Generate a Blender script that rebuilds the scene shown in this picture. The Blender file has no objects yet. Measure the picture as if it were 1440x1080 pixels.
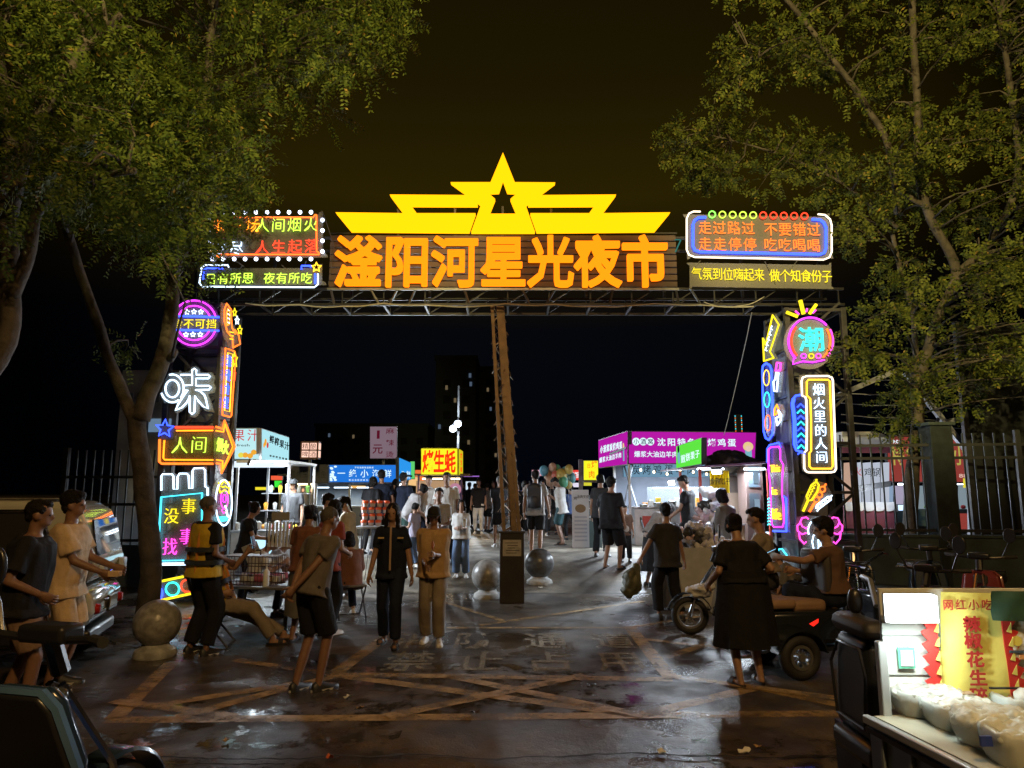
import bpy, bmesh, math, random
from math import sin, cos, pi, radians, sqrt, atan2
from mathutils import Vector, Matrix, noise
import numpy as np
V = Vector
random.seed(7)
rnd = random.Random(11)
SC = bpy.context.scene
COL = SC.collection

# ------------------------------------------------------------------ camera, night sky, exposure
PITCH = radians(8.53); CAMZ = 1.8
cam_d = bpy.data.cameras.new('camera'); cam = bpy.data.objects.new('camera', cam_d); COL.objects.link(cam)
cam.location = (0, 0, CAMZ); cam.rotation_euler = (pi/2 + PITCH, 0, 0)
cam_d.sensor_width = 36; cam_d.lens = 25; cam_d.clip_start = .05; cam_d.clip_end = 3000
SC.camera = cam
W = bpy.data.worlds.new('World'); SC.world = W; W.use_nodes = True
nt = W.node_tree; nt.nodes.clear()
wo = nt.nodes.new('ShaderNodeOutputWorld'); bg = nt.nodes.new('ShaderNodeBackground')
sky = nt.nodes.new('ShaderNodeTexSky'); sky.sky_type = 'NISHITA'; sky.sun_disc = False
sky.sun_elevation = radians(-9); sky.sun_rotation = radians(200)
bgs = nt.nodes.new('ShaderNodeBackground'); bgs.inputs[1].default_value = .05
nt.links.new(sky.outputs[0], bgs.inputs[0])
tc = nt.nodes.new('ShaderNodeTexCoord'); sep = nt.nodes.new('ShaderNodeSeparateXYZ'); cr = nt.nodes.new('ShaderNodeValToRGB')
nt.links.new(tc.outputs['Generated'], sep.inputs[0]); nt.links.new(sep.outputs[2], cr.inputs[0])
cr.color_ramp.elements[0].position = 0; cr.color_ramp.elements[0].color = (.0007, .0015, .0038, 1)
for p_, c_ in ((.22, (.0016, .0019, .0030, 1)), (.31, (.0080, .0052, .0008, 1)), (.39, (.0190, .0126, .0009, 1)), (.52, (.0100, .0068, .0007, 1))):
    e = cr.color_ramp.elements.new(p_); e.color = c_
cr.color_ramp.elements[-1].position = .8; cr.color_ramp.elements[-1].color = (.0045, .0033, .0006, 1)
# the star sign's warm glow, painted into the sky ramp, fades away from its direction
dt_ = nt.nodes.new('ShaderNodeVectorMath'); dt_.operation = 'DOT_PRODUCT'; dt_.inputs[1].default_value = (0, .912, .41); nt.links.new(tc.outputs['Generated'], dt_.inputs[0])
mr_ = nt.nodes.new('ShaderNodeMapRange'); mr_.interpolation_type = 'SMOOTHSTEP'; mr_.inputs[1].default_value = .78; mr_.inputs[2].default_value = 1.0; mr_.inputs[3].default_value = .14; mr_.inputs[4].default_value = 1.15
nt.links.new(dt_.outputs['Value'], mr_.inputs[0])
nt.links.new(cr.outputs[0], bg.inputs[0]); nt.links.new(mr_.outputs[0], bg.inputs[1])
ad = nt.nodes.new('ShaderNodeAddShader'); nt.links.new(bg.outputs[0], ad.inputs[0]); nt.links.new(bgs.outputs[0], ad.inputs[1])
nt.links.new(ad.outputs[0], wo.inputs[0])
SC.view_settings.view_transform = 'Standard'; SC.view_settings.look = 'None'; SC.view_settings.gamma = 1
SC.view_settings.exposure = 0; SC.view_settings.use_curve_mapping = False
SC.render.engine = 'CYCLES'
cy = SC.cycles
cy.use_denoising = True
try: cy.denoiser = 'OPENIMAGEDENOISE'
except Exception: pass
cy.max_bounces = 5; cy.diffuse_bounces = 2; cy.glossy_bounces = 3; cy.transmission_bounces = 4; cy.transparent_max_bounces = 12
cy.volume_bounces = 0; cy.sample_clamp_indirect = 3; cy.sample_clamp_direct = 12; cy.use_light_tree = True
cy.caustics_reflective = False; cy.caustics_refractive = False

# ------------------------------------------------------------------ photo geometry helpers (surveyed positions)
CP, SP = cos(PITCH), sin(PITCH)
def ray(px, py):
    v = (540-py)/1000
    return V(((px-720)/1000, CP - v*SP, SP + v*CP))
def at(px, py, Y):
    d = ray(px, py); t = Y/d.y
    return V((d.x*t, Y, CAMZ + d.z*t))
def atx(px, py, X):
    d = ray(px, py); t = X/d.x
    return V((X, d.y*t, CAMZ + d.z*t))
def gz(Y):
    t = min(1, max(0, (Y-12.3)/3.2)); return .45*t*t*(3-2*t)
def gat(px, Y):
    x = (px-720)/1000*Y*1.0; p = at(px, 690, Y); return V((p.x, Y, gz(Y)))

# ------------------------------------------------------------------ materials
MATS = {}
def mat(name, col=(.5,.5,.5), rough=.6, metal=0, emis=None, es=1, noise_=0, nscale=8, bump=0, bscale=None, trans=0, spec=None, alpha=1, col2=None, translucent=0, coat=0):
    if name in MATS: return MATS[name]
    m = bpy.data.materials.new(name); m.use_nodes = True; n = m.node_tree.nodes; L = m.node_tree.links
    b = n['Principled BSDF']
    b.inputs['Base Color'].default_value = (*col, 1); b.inputs['Roughness'].default_value = rough; b.inputs['Metallic'].default_value = metal
    if spec is not None: b.inputs['Specular IOR Level'].default_value = spec
    if coat: b.inputs['Coat Weight'].default_value = coat
    if trans: b.inputs['Transmission Weight'].default_value = trans
    if alpha < 1: b.inputs['Alpha'].default_value = alpha
    if emis: b.inputs['Emission Color'].default_value = (*emis, 1); b.inputs['Emission Strength'].default_value = es
    if noise_ or bump or col2:
        t = n.new('ShaderNodeTexCoord'); nz = n.new('ShaderNodeTexNoise'); nz.inputs['Scale'].default_value = nscale; nz.inputs['Detail'].default_value = 6
        L.new(t.outputs['Object'], nz.inputs['Vector'])
        if noise_ or col2:
            mx = n.new('ShaderNodeMix'); mx.data_type = 'RGBA'
            c2 = col2 or tuple(max(0, c*(1-noise_)) for c in col)
            c1 = col if col2 else tuple(min(1, c*(1+noise_*.6)) for c in col)
            rp = n.new('ShaderNodeValToRGB'); rp.color_ramp.elements[0].position = .35; rp.color_ramp.elements[1].position = .65
            L.new(nz.outputs[0], rp.inputs[0]); L.new(rp.outputs[0], mx.inputs[0])
            mx.inputs[6].default_value = (*c2, 1); mx.inputs[7].default_value = (*c1, 1); L.new(mx.outputs[2], b.inputs['Base Color'])
        if bump:
            n2 = n.new('ShaderNodeTexNoise'); n2.inputs['Scale'].default_value = bscale or nscale*3; n2.inputs['Detail'].default_value = 5
            L.new(t.outputs['Object'], n2.inputs['Vector'])
            bp = n.new('ShaderNodeBump'); bp.inputs['Strength'].default_value = bump; bp.inputs['Distance'].default_value = .02
            L.new(n2.outputs[0], bp.inputs['Height']); L.new(bp.outputs[0], b.inputs['Normal'])
    if translucent:
        tr = n.new('ShaderNodeBsdfTranslucent'); tr.inputs[0].default_value = (*col, 1); ms = n.new('ShaderNodeMixShader'); ms.inputs[0].default_value = translucent
        out = n['Material Output']; L.new(b.outputs[0], ms.inputs[1]); L.new(tr.outputs[0], ms.inputs[2]); L.new(ms.outputs[0], out.inputs[0])
    MATS[name] = m; return m
def glow(name, col=(1,1,1), s=1, sampled=True):
    k = 'glow_' + name
    if k in MATS: return MATS[k]
    m = bpy.data.materials.new(k); m.use_nodes = True; n = m.node_tree.nodes; n.clear()
    o = n.new('ShaderNodeOutputMaterial'); e = n.new('ShaderNodeEmission'); e.inputs[0].default_value = (*col, 1); e.inputs[1].default_value = s
    m.node_tree.links.new(e.outputs[0], o.inputs[0])
    if not sampled: m.cycles.emission_sampling = 'NONE'
    MATS[k] = m; return m
def acrylic(name, col, a=.35):
    if name in MATS: return MATS[name]
    m = bpy.data.materials.new(name); m.use_nodes = True; n = m.node_tree.nodes; L = m.node_tree.links
    b = n['Principled BSDF']; b.inputs['Base Color'].default_value = (*col, 1); b.inputs['Roughness'].default_value = .25
    tr = n.new('ShaderNodeBsdfTransparent'); ms = n.new('ShaderNodeMixShader'); ms.inputs[0].default_value = a
    L.new(tr.outputs[0], ms.inputs[1]); L.new(b.outputs[0], ms.inputs[2]); L.new(ms.outputs[0], n['Material Output'].inputs[0])
    MATS[name] = m; return m

# ------------------------------------------------------------------ mesh builder
class MB:
    def __init__(s): s.v = []; s.f = []; s.smooth = False
    def add(s, vs, fs):
        b = len(s.v); s.v.extend([tuple(p) for p in vs]); s.f.extend([tuple(i+b for i in f) for f in fs]); return s
    def box(s, c, d, rot=None, tap=1.0):
        c = V(c); x, y, z = d[0]/2, d[1]/2, d[2]/2
        vs = []
        for sz in (-1, 1):
            t = tap if sz > 0 else 1
            for a, b in ((-1,-1), (1,-1), (1,1), (-1,1)):
                p = V((a*x*t, b*y*t, sz*z)); p = rot @ p if rot else p; vs.append(c+p)
        return s.add(vs, [(3,2,1,0), (4,5,6,7), (0,1,5,4), (1,2,6,5), (2,3,7,6), (3,0,4,7)])
    def bar(s, a, b, w, h=None, up=(0,0,1)):
        a, b = V(a), V(b); h = h or w; d = (b-a); L = d.length
        if L < 1e-6: return s
        d.normalize(); u = V(up)
        if abs(d.dot(u)) > .98: u = V((0,1,0)) if abs(d.y) < .9 else V((1,0,0))
        x = d.cross(u).normalized(); y = x.cross(d).normalized()
        vs = [p + x*i*w/2 + y*j*h/2 for p in (a, b) for i, j in ((-1,-1), (1,-1), (1,1), (-1,1))]
        return s.add(vs, [(0,1,2,3), (7,6,5,4), (4,5,1,0), (5,6,2,1), (6,7,3,2), (7,4,0,3)])
    def tube(s, pts, r, n=6, closed=False, caps=True):
        pts = [V(p) for p in pts]; N = len(pts)
        if N < 2: return s
        rs = r if isinstance(r, (list, tuple)) else [r]*N
        vs = []; prev = None
        for i, p in enumerate(pts):
            a = pts[(i-1) % N] if (closed or i > 0) else p; b = pts[(i+1) % N] if (closed or i < N-1) else p
            t = (b-a); t = t.normalized() if t.length > 1e-9 else V((0,0,1))
            if prev is None:
                u = V((0,0,1)) if abs(t.z) < .9 else V((1,0,0)); x = t.cross(u).normalized()
            else:
                x = (prev - t*prev.dot(t)); x = x.normalized() if x.length > 1e-6 else t.orthogonal().normalized()
            prev = x; y = t.cross(x)
            for k in range(n):
                an = 2*pi*k/n; vs.append(p + (x*cos(an)+y*sin(an))*rs[i])
        fs = []
        for i in range(N if closed else N-1):
            j = (i+1) % N
            for k in range(n): fs.append((i*n+k, i*n+(k+1) % n, j*n+(k+1) % n, j*n+k))
        if caps and not closed: fs += [tuple(range(n))[::-1], tuple((N-1)*n+k for k in range(n))]
        return s.add(vs, fs)
    def rings(s, rings, cap=True, closed=False):
        n = len(rings[0]); vs = [p for r in rings for p in r]; fs = []
        for i in range(len(rings)-1 + (1 if closed else 0)):
            j = (i+1) % len(rings)
            for k in range(n): fs.append((i*n+k, i*n+(k+1) % n, j*n+(k+1) % n, j*n+k))
        if cap and not closed: fs += [tuple(range(n))[::-1], tuple((len(rings)-1)*n+k for k in range(n))]
        return s.add(vs, fs)
    def ell(s, c, r, n=12, m=8, rot=None):
        c = V(c); r = V(r) if hasattr(r, '__len__') else V((r,r,r)); vs = []; fs = []
        for i in range(m+1):
            th = pi*i/m
            for k in range(n):
                ph = 2*pi*k/n; p = V((r.x*sin(th)*cos(ph), r.y*sin(th)*sin(ph), r.z*cos(th)))
                vs.append(c + (rot @ p if rot else p))
        for i in range(m):
            for k in range(n):
                a, b, c2, d = i*n+k, i*n+(k+1) % n, (i+1)*n+(k+1) % n, (i+1)*n+k
                if i == 0: fs.append((a, d, c2)) if False else fs.append((d, c2, a))
                elif i == m-1: fs.append((a, d, b))
                else: fs.append((a, d, c2, b))
        return s.add(vs, fs)
    def lathe(s, prof, c=(0,0,0), n=24, axis='z'):
        c = V(c); rr = []
        for r, z in prof:
            ring = []
            for k in range(n):
                a = 2*pi*k/n
                p = V((r*cos(a), r*sin(a), z)) if axis == 'z' else (V((r*cos(a), z, r*sin(a))) if axis == 'y' else V((z, r*cos(a), r*sin(a))))
                ring.append(c+p)
            rr.append(ring)
        return s.rings(rr)
    def prism(s, poly, depth, M=None):
        """poly: (x,z) list, front at y=0, back at y=depth."""
        n = len(poly); vs = [V((x, 0, z)) for x, z in poly] + [V((x, depth, z)) for x, z in poly]
        if M: vs = [M @ p for p in vs]
        fs = [tuple(range(n)), tuple(range(2*n-1, n-1, -1))] + [(i, i+n, (i+1) % n + n, (i+1) % n) for i in range(n)]
        return s.add(vs, fs)
    def mesh(s, name, fix=True):
        me = bpy.data.meshes.new(name); me.from_pydata(s.v, [], s.f)
        if fix:
            bm = bmesh.new(); bm.from_mesh(me)
            bmesh.ops.remove_doubles(bm, verts=bm.verts, dist=1e-6)
            bmesh.ops.recalc_face_normals(bm, faces=bm.faces); bm.to_mesh(me); bm.free()
        if s.smooth: me.polygons.foreach_set('use_smooth', [True]*len(me.polygons))
        return me
    def build(s, name, m, parent=None, bevel=0, smooth=None, seg=2, fix=True, ang=40):
        if smooth: s.smooth = True
        me = s.mesh(name, fix); me.materials.append(m)
        o = bpy.data.objects.new(name, me); COL.objects.link(o)
        if parent: o.parent = parent
        if bevel:
            md = o.modifiers.new('bevel', 'BEVEL'); md.width = bevel; md.segments = seg; md.limit_method = 'ANGLE'; md.angle_limit = radians(35)
            me.polygons.foreach_set('use_smooth', [True]*len(me.polygons))
            try: me.set_sharp_from_angle(angle=radians(ang))
            except Exception: pass
            md.harden_normals = False
        elif s.smooth:
            try: me.set_sharp_from_angle(angle=radians(ang))
            except Exception: pass
        return o
def B(): return MB()
def tag(o, label, cat, group=None):
    o['label'] = label; o['category'] = cat
    if group: o['group'] = group
    return o
def thing(name, label, cat, loc=(0,0,0), rz=0, group=None):
    o = bpy.data.objects.new(name, None); COL.objects.link(o); o.location = loc; o.rotation_euler = (0,0,rz); o.empty_display_size = .1
    return tag(o, label, cat, group)
def kind(o, k): o['kind'] = k; return o
def copy_tree(o, parent=None):
    c = o.copy(); COL.objects.link(c)
    if parent: c.parent = parent
    for ch in list(o.children): copy_tree(ch, c)
    return c
def lamp(name, kind_, loc, col, power, size=.1, parent=None, rot=None, sy=None, spot=None, cat=None, label=None):
    d = bpy.data.lights.new(name, kind_); d.color = col; d.energy = power
    if kind_ == 'AREA':
        d.size = size
        if sy: d.shape = 'RECTANGLE'; d.size_y = sy
    else: d.shadow_soft_size = size
    if spot: d.spot_size = radians(spot); d.spot_blend = .5
    o = bpy.data.objects.new(name, d); COL.objects.link(o); o.location = loc
    if rot: o.rotation_euler = rot
    if parent: o.parent = parent
    return o

# ------------------------------------------------------------------ lettering (built-in font outlines turned into solid letters)
_gl = {}
def glyph(text, off=0.0, ext=.05, m=None):
    k = (text, off, ext, m.name)
    if k in _gl: return _gl[k]
    bold = 0
    if off > .011: bold = off-.008; off = .008
    c = bpy.data.curves.new('lettering', 'FONT'); c.body = text; c.resolution_u = 2; c.offset = off; c.extrude = ext
    o = bpy.data.objects.new('lettering', c); TMP.collection.objects.link(o)
    TMP.view_layers[0].update(); dg = TMP.view_layers[0].depsgraph
    me = bpy.data.meshes.new_from_object(o.evaluated_get(dg)); bpy.data.objects.remove(o)
    # centre: x on the em box (or on the word), text plane -> XZ facing -Y
    if len(text) == 1 and ord(text) > 0x2e80: cx, cz, w = .5, .38, 1
    else:
        xs = [v.co.x for v in me.vertices]; cx = (min(xs)+max(xs))/2; cz = .35 if text.isascii() else .38; w = max(xs)-min(xs)
    for v in me.vertices: x, y, z = v.co; v.co = (x-cx, -z, y-cz)
    if bold:   # heavier strokes: the same outline set again slightly aside, each copy a little deeper
        n = len(me.vertices); cs = [tuple(v.co) for v in me.vertices]; fs = [tuple(p.vertices) for p in me.polygons]; vs = []; F = []
        for k, (dx, dz) in enumerate(((0, 0), (1, .5), (-1, -.5), (1, -.5), (-1, .5), (0, .9), (0, -.9))):
            vs += [(x+dx*bold, y+k*.0015, z+dz*bold) for x, y, z in cs]; F += [tuple(i+k*n for i in f) for f in fs]
        me = bpy.data.meshes.new('lettering'); me.from_pydata(vs, [], F)
    me.materials.clear(); me.materials.append(m); me['w'] = w
    _gl[k] = me; return me
TMP = bpy.data.scenes.new('tmp')
def char(text, parent, loc, w, h, m, off=0.0, rz=0, ext=.05, name='character', ry=0, dy=None):
    me = glyph(text, off, ext, m); o = bpy.data.objects.new(name, me); COL.objects.link(o); o.parent = parent
    o.location = loc; ww = me['w']
    o.scale = ((w/ww if not (len(text) == 1 and ord(text) > 0x2e80) else w), dy or min(w, h), h if (len(text) == 1 and ord(text) > 0x2e80) else h/.72)
    o.rotation_euler = (0, ry, rz); return o
# ------------------------------------------------------------------ ground
def gnd(px, py, dz=0):
    d = ray(px, py); lo, hi = .5, 400.0
    for _ in range(50):
        t = (lo+hi)/2
        if CAMZ + d.z*t > gz(d.y*t): lo = t
        else: hi = t
    return V((d.x*lo, d.y*lo, gz(d.y*lo)+dz))
def ground_mat(name, c1, c2, wet=.4, sc=.9, bump=.35):
    m = bpy.data.materials.new(name); m.use_nodes = True; n = m.node_tree.nodes; L = m.node_tree.links; b = n['Principled BSDF']
    t = n.new('ShaderNodeTexCoord')
    def nz(s, d=6, r=.6):
        x = n.new('ShaderNodeTexNoise'); x.inputs['Scale'].default_value = s; x.inputs['Detail'].default_value = d; x.inputs['Roughness'].default_value = r
        L.new(t.outputs['Object'], x.inputs['Vector']); return x
    def ramp(src, a, b_, ca, cb):
        r = n.new('ShaderNodeValToRGB'); r.color_ramp.elements[0].position = a; r.color_ramp.elements[1].position = b_
        r.color_ramp.elements[0].color = ca; r.color_ramp.elements[1].color = cb; L.new(src, r.inputs[0]); return r
    big = nz(sc); mid = nz(sc*5); fine = nz(sc*70, 3)
    cbase = ramp(mid.outputs[0], .38, .62, (*c1, 1), (*c2, 1))
    stain = ramp(big.outputs[0], .42, .56, (.35, .33, .3, 1), (1, 1, 1, 1))
    mx = n.new('ShaderNodeMix'); mx.data_type = 'RGBA'; mx.blend_type = 'MULTIPLY'; mx.inputs[0].default_value = 1
    L.new(cbase.outputs[0], mx.inputs[6]); L.new(stain.outputs[0], mx.inputs[7])
    sp = ramp(fine.outputs[0], .35, .7, (.62, .62, .62, 1), (1.25, 1.25, 1.25, 1))
    mx2 = n.new('ShaderNodeMix'); mx2.data_type = 'RGBA'; mx2.blend_type = 'MULTIPLY'; mx2.inputs[0].default_value = 1
    L.new(mx.outputs[2], mx2.inputs[6]); L.new(sp.outputs[0], mx2.inputs[7]); L.new(mx2.outputs[2], b.inputs['Base Color'])
    w = nz(sc*.7, 4); ro = ramp(w.outputs[0], .40, .60, (wet, wet, wet, 1), (.72, .72, .72, 1)); L.new(ro.outputs[0], b.inputs['Roughness'])
    hb = n.new('ShaderNodeMath'); hb.operation = 'MULTIPLY_ADD'; L.new(fine.outputs[0], hb.inputs[0]); hb.inputs[1].default_value = .35; L.new(mid.outputs[0], hb.inputs[2])
    bp = n.new('ShaderNodeBump'); bp.inputs['Strength'].default_value = bump; bp.inputs['Distance'].default_value = .02; L.new(hb.outputs[0], bp.inputs['Height']); L.new(bp.outputs[0], b.inputs['Normal'])
    return m
m_road = ground_mat('worn_asphalt', (.058, .045, .033), (.098, .077, .055), .15, .9, .6)
m_conc = ground_mat('worn_concrete', (.15, .128, .098), (.23, .20, .155), .4, 1.1, .3)
m_base = ground_mat('dark_ground', (.04, .038, .035), (.06, .055, .05), .5, .5, .3)
m_mud = ground_mat('wet_mud', (.022, .018, .014), (.06, .05, .042), .12, 2.5, 1.0)
def sheet(name, x0, x1, y0, y1, dz, m, nx=2, ny=40, edge=0, seed=1):
    b = B(); vs = []; r = random.Random(seed)
    for j in range(ny+1):
        y = y0+(y1-y0)*j/ny
        for i in range(nx+1):
            x = x0+(x1-x0)*i/nx; yy = y
            if edge and j in (0, ny): yy += edge*(noise.noise(V((x*1.3, seed, j)))+.4*noise.noise(V((x*6, seed, j))))
            if edge and i in (0, nx): x += edge*(noise.noise(V((seed, y*1.3, i)))+.4*noise.noise(V((seed, y*6, i))))
            vs.append((x, yy, gz(yy)+dz))
    fs = [(j*(nx+1)+i, j*(nx+1)+i+1, (j+1)*(nx+1)+i+1, (j+1)*(nx+1)+i) for j in range(ny) for i in range(nx)]
    b.add(vs, fs); o = b.build(name, m, smooth=True); return kind(o, 'structure')
def far_ground():
    ys = [-40, -20, 0, 6, 11] + [12+.3*i for i in range(14)] + [20, 40, 100, 220]
    vs = [(x, y, gz(y)) for y in ys for x in (-160, -100, -20, 0, 20, 100, 160)]
    fs = [(j*7+i, j*7+i+1, (j+1)*7+i+1, (j+1)*7+i) for j in range(len(ys)-1) for i in range(6)]
    b = B().add(vs, fs); return kind(b.build('ground', m_base, smooth=True), 'structure')
far_ground()
sheet('road', -14, 14, -14, 12.75, .004, m_road, 60, 60, .12, 3)
sheet('concrete_apron', -5.2, 5.0, 12.82, 15.9, .004, m_conc, 60, 24, .03, 4)
sheet('market_pavement', -9, 9, 15.96, 60, .004, m_conc, 20, 20, .05, 5)
def worn_paint(name, col, a, b_):
    m = bpy.data.materials.new(name); m.use_nodes = True; n = m.node_tree.nodes; L = m.node_tree.links
    b = n['Principled BSDF']; b.inputs['Base Color'].default_value = (*col, 1); b.inputs['Roughness'].default_value = .5
    t = n.new('ShaderNodeTexCoord'); z = n.new('ShaderNodeTexNoise'); z.inputs['Scale'].default_value = 3.2; z.inputs['Detail'].default_value = 9; z.inputs['Roughness'].default_value = .72
    r = n.new('ShaderNodeValToRGB'); r.color_ramp.elements[0].position = a; r.color_ramp.elements[1].position = b_
    L.new(t.outputs['Object'], z.inputs['Vector']); L.new(z.outputs[0], r.inputs[0])
    tr = n.new('ShaderNodeBsdfTransparent'); ms = n.new('ShaderNodeMixShader'); L.new(r.outputs[0], ms.inputs[0]); L.new(tr.outputs[0], ms.inputs[1]); L.new(b.outputs[0], ms.inputs[2])
    L.new(ms.outputs[0], n['Material Output'].inputs[0]); return m
m_ypaint = worn_paint('worn_yellow_paint', (.38, .25, .105), .34, .62)
m_wet = worn_paint('wet_film', (.045, .038, .03), .50, .60); m_wet.node_tree.nodes['Principled BSDF'].inputs['Roughness'].default_value = .10
for i, (x0, x1, y0, y1) in enumerate(((-3.6, -.9, 4.6, 6.3), (1.3, 3.4, 4.6, 5.5), (-7.2, -3.6, 8.0, 10.6), (-2.4, 1.2, 6.0, 8.2))): sheet('wet_patch', x0, x1, y0, y1, [.0058, .0066, .0060, .0070][i], m_wet, 30, 16, .3, 9+i*10)
m_wpaint = worn_paint('worn_white_paint', (.30, .27, .20), .40, .66)
def strip(a, b, w=.15, dz=.008, nseg=14):
    p, q = gnd(*a), gnd(*b); d = (q-p); n = V((-d.y, d.x, 0)).normalized()*w/2; vs = []
    for i in range(nseg+1):
        c = p+d*i/nseg
        for s in (-1, 1):
            k = c+n*s*(1+.12*noise.noise(V((c.x*5, c.y*5, s)))); vs.append((k.x, k.y, gz(k.y)+dz))
    bb = B().add(vs, [(2*i, 2*i+1, 2*i+3, 2*i+2) for i in range(nseg)])
    return bb
_mark = [((150,1014),(1225,1004),.16), ((470,950),(945,957),.16), ((945,953),(1200,987),.14), ((470,950),(905,1008),.15),
 ((631,952),(905,1008),.14), ((823,951),(543,1010),.15), ((905,1006),(1062,968),.15), ((885,882),(945,957),.16), ((904,900),(1010,913),.12),
 ((933,926),(1065,885),.13), ((628,884),(885,884),.10), ((470,950),(560,884),.16), ((241,933),(160,1012),.15), ((204,996),(420,962),.14), ((160,988),(330,1010),.14),
 ((675,880),(905,846),.10), ((617,845),(707,874),.10), ((885,884),(985,868),.10), ((1062,968),(1215,1000),.14), ((470,952),(250,1010),.14), ((330,930),(470,950),.13)]
for k, (a, b_, w) in enumerate(_mark):
    kind(strip(a, b_, w, .008+.0035*(k % 3)).build('road_marking', m_ypaint, fix=True), 'structure')
# lettering painted on the road
def road_char(ch, px, py, w=.55, l=.95):
    me = glyph(ch, .012, .0, m_wpaint); o = bpy.data.objects.new('road_marking', me); COL.objects.link(o)
    o.location = gnd(px, py, .009); o.rotation_euler = (-pi/2, 0, 0); o.scale = (w, 1, l); return kind(o, 'structure')
for i, ch in enumerate('消防通道'): road_char(ch, (583, 668, 767, 862)[i], 901)
for i, ch in enumerate('禁止占用'): road_char(ch, (576, 676, 773, 872)[i], 930)

# cracks and joints
m_crack = mat('crack_dark', (.008, .007, .006), .95)
def crack(pts, w, name='crack', seed=0):
    P = []
    for a, b_ in zip(pts[:-1], pts[1:]):
        p, q = gnd(*a), gnd(*b_); n = max(2, int((q-p).length/.06))
        for i in range(n): P.append(p+(q-p)*i/n)
    P.append(gnd(*pts[-1])); vs = []
    for i, c in enumerate(P):
        off = V((0, .05*noise.noise(V((c.x*3, c.y*3, seed)))+.025*noise.noise(V((c.x*14, c.y*9, seed))), 0)); ww = w*(.5+abs(noise.noise(V((c.x*7, c.y*7, seed+3))))*1.6)
        for s in (-1, 1): vs.append((c.x, c.y+off.y+s*ww/2, gz(c.y)+.0195))
    kind(B().add(vs, [(2*i, 2*i+1, 2*i+3, 2*i+2) for i in range(len(P)-1)]).build(name, m_crack, fix=True), 'structure')
crack([(150,1066),(420,1072),(560,1064),(700,1072),(900,1062),(1100,1069),(1230,1066)], .03)
crack([(150,1078),(400,1079)], .02, seed=4)
crack([(300,905),(420,962)], .010, seed=6)
crack([(560,790),(700,776)], .012, seed=6)
crack([(840,960),(905,1000)], .008, seed=8)
crack([(620,748),(900,746)], .03, seed=9)
# litter on the ground
m_leafdry = mat('dry_leaf', (.35, .22, .10), .7); m_paper = mat('white_paper', (.6, .58, .52), .8); m_red = mat('orange_peel', (.55, .12, .03), .6)
def litter(px, py, r, m, label, cat, seed):
    r *= .5 if py > 1030 else .7
    rr = random.Random(seed); p = gnd(px, py); b = B(); n = 9; v = []
    for i in range(n):
        a = 2*pi*i/n; q = r*(.55+.6*rr.random()); v.append((q*cos(a)*1.3, q*sin(a), .008+.03*rr.random()))
    b.add(v + [(0, 0, .018)], [(i, (i+1) % n, n) for i in range(n)])
    b.add([(x, y, z-.004) for x, y, z in v] + [(0, 0, .010)], [((i+1) % n, i, n) for i in range(n)])
    o = b.build(cat.replace(' ', '_'), m); o.location = (p.x, p.y, p.z+.010); return tag(o, label, cat)
litter(490, 984, .05, m_paper, 'crumpled pale paper scrap on the road beside the stooping man', 'paper scrap', 1)
litter(506, 1000, .035, m_leafdry, 'small curled dry leaf just below the pale paper scrap', 'dry leaf', 2)
litter(318, 1046, .05, m_leafdry, 'pale dry leaf lying on the lower left road', 'dry leaf', 3)
litter(464, 1070, .05, m_red, 'orange peel lying by the crack at the lower edge', 'orange peel', 4)
litter(1048, 1062, .07, m_paper, 'torn pale paper near the long crack toward the snack cart', 'paper scrap', 5)
litter(1065, 1056, .05, m_leafdry, 'dry leaf lying to the right of the torn pale paper', 'dry leaf', 6)
litter(829, 969, .05, mat('dark_stain', (.05, .03, .02), .6), 'small dark crumpled leaf on the crossing yellow lines', 'dry leaf', 7)
litter(668, 1006, .06, mat('dark_stain', (.05, .03, .02), .6), 'dark flattened rag on the long yellow line in the middle', 'rag', 8)
litter(760, 828, .06, m_paper, 'white paper slip on the asphalt in front of the ball bollards', 'paper scrap', 9)
litter(930, 1062, .06, m_paper, 'white chalky crumb patch on the road before the snack cart', 'paper scrap', 10)
# ------------------------------------------------------------------ entrance gate
GY = 12.0
NEON = {'red': (1, .05, .02), 'redor': (1, .16, .02), 'orange': (1, .30, .015), 'yellow': (1, .78, .02), 'ygreen': (.62, 1, .08), 'green': (.25, 1, .10),
        'cyan': (.06, .75, 1), 'teal': (.04, .9, .75), 'blue': (.03, .07, 1), 'white': (.62, .8, 1), 'pwhite': (1, .82, .62), 'pink': (1, .06, .55), 'magenta': (.80, .04, .95), 'gold': (1, .55, .03)}
NS = {'white': 3.0, 'blue': 4.5, 'yellow': 1.6, 'ygreen': 2.0, 'pwhite': 2.6}
def neonm(c, k=1): return glow('neon_'+c + ('' if k == 1 else '_dim'), NEON[c], NS.get(c, 2.7)*k)
m_acr = acrylic('clear_acrylic', (.30, .32, .32), .45); m_acrd = acrylic('smoky_acrylic', (.20, .20, .20), .55)
m_steel = mat('dark_painted_steel', (.045, .045, .05), .45, .3, noise_=.4, nscale=6)
m_gsteel = mat('grey_painted_steel', (.012, .012, .013), .45, .4, noise_=.3, nscale=5)
m_galv = mat('galvanised_steel', (.17, .175, .18), .4, .7, noise_=.25, nscale=7)
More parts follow.
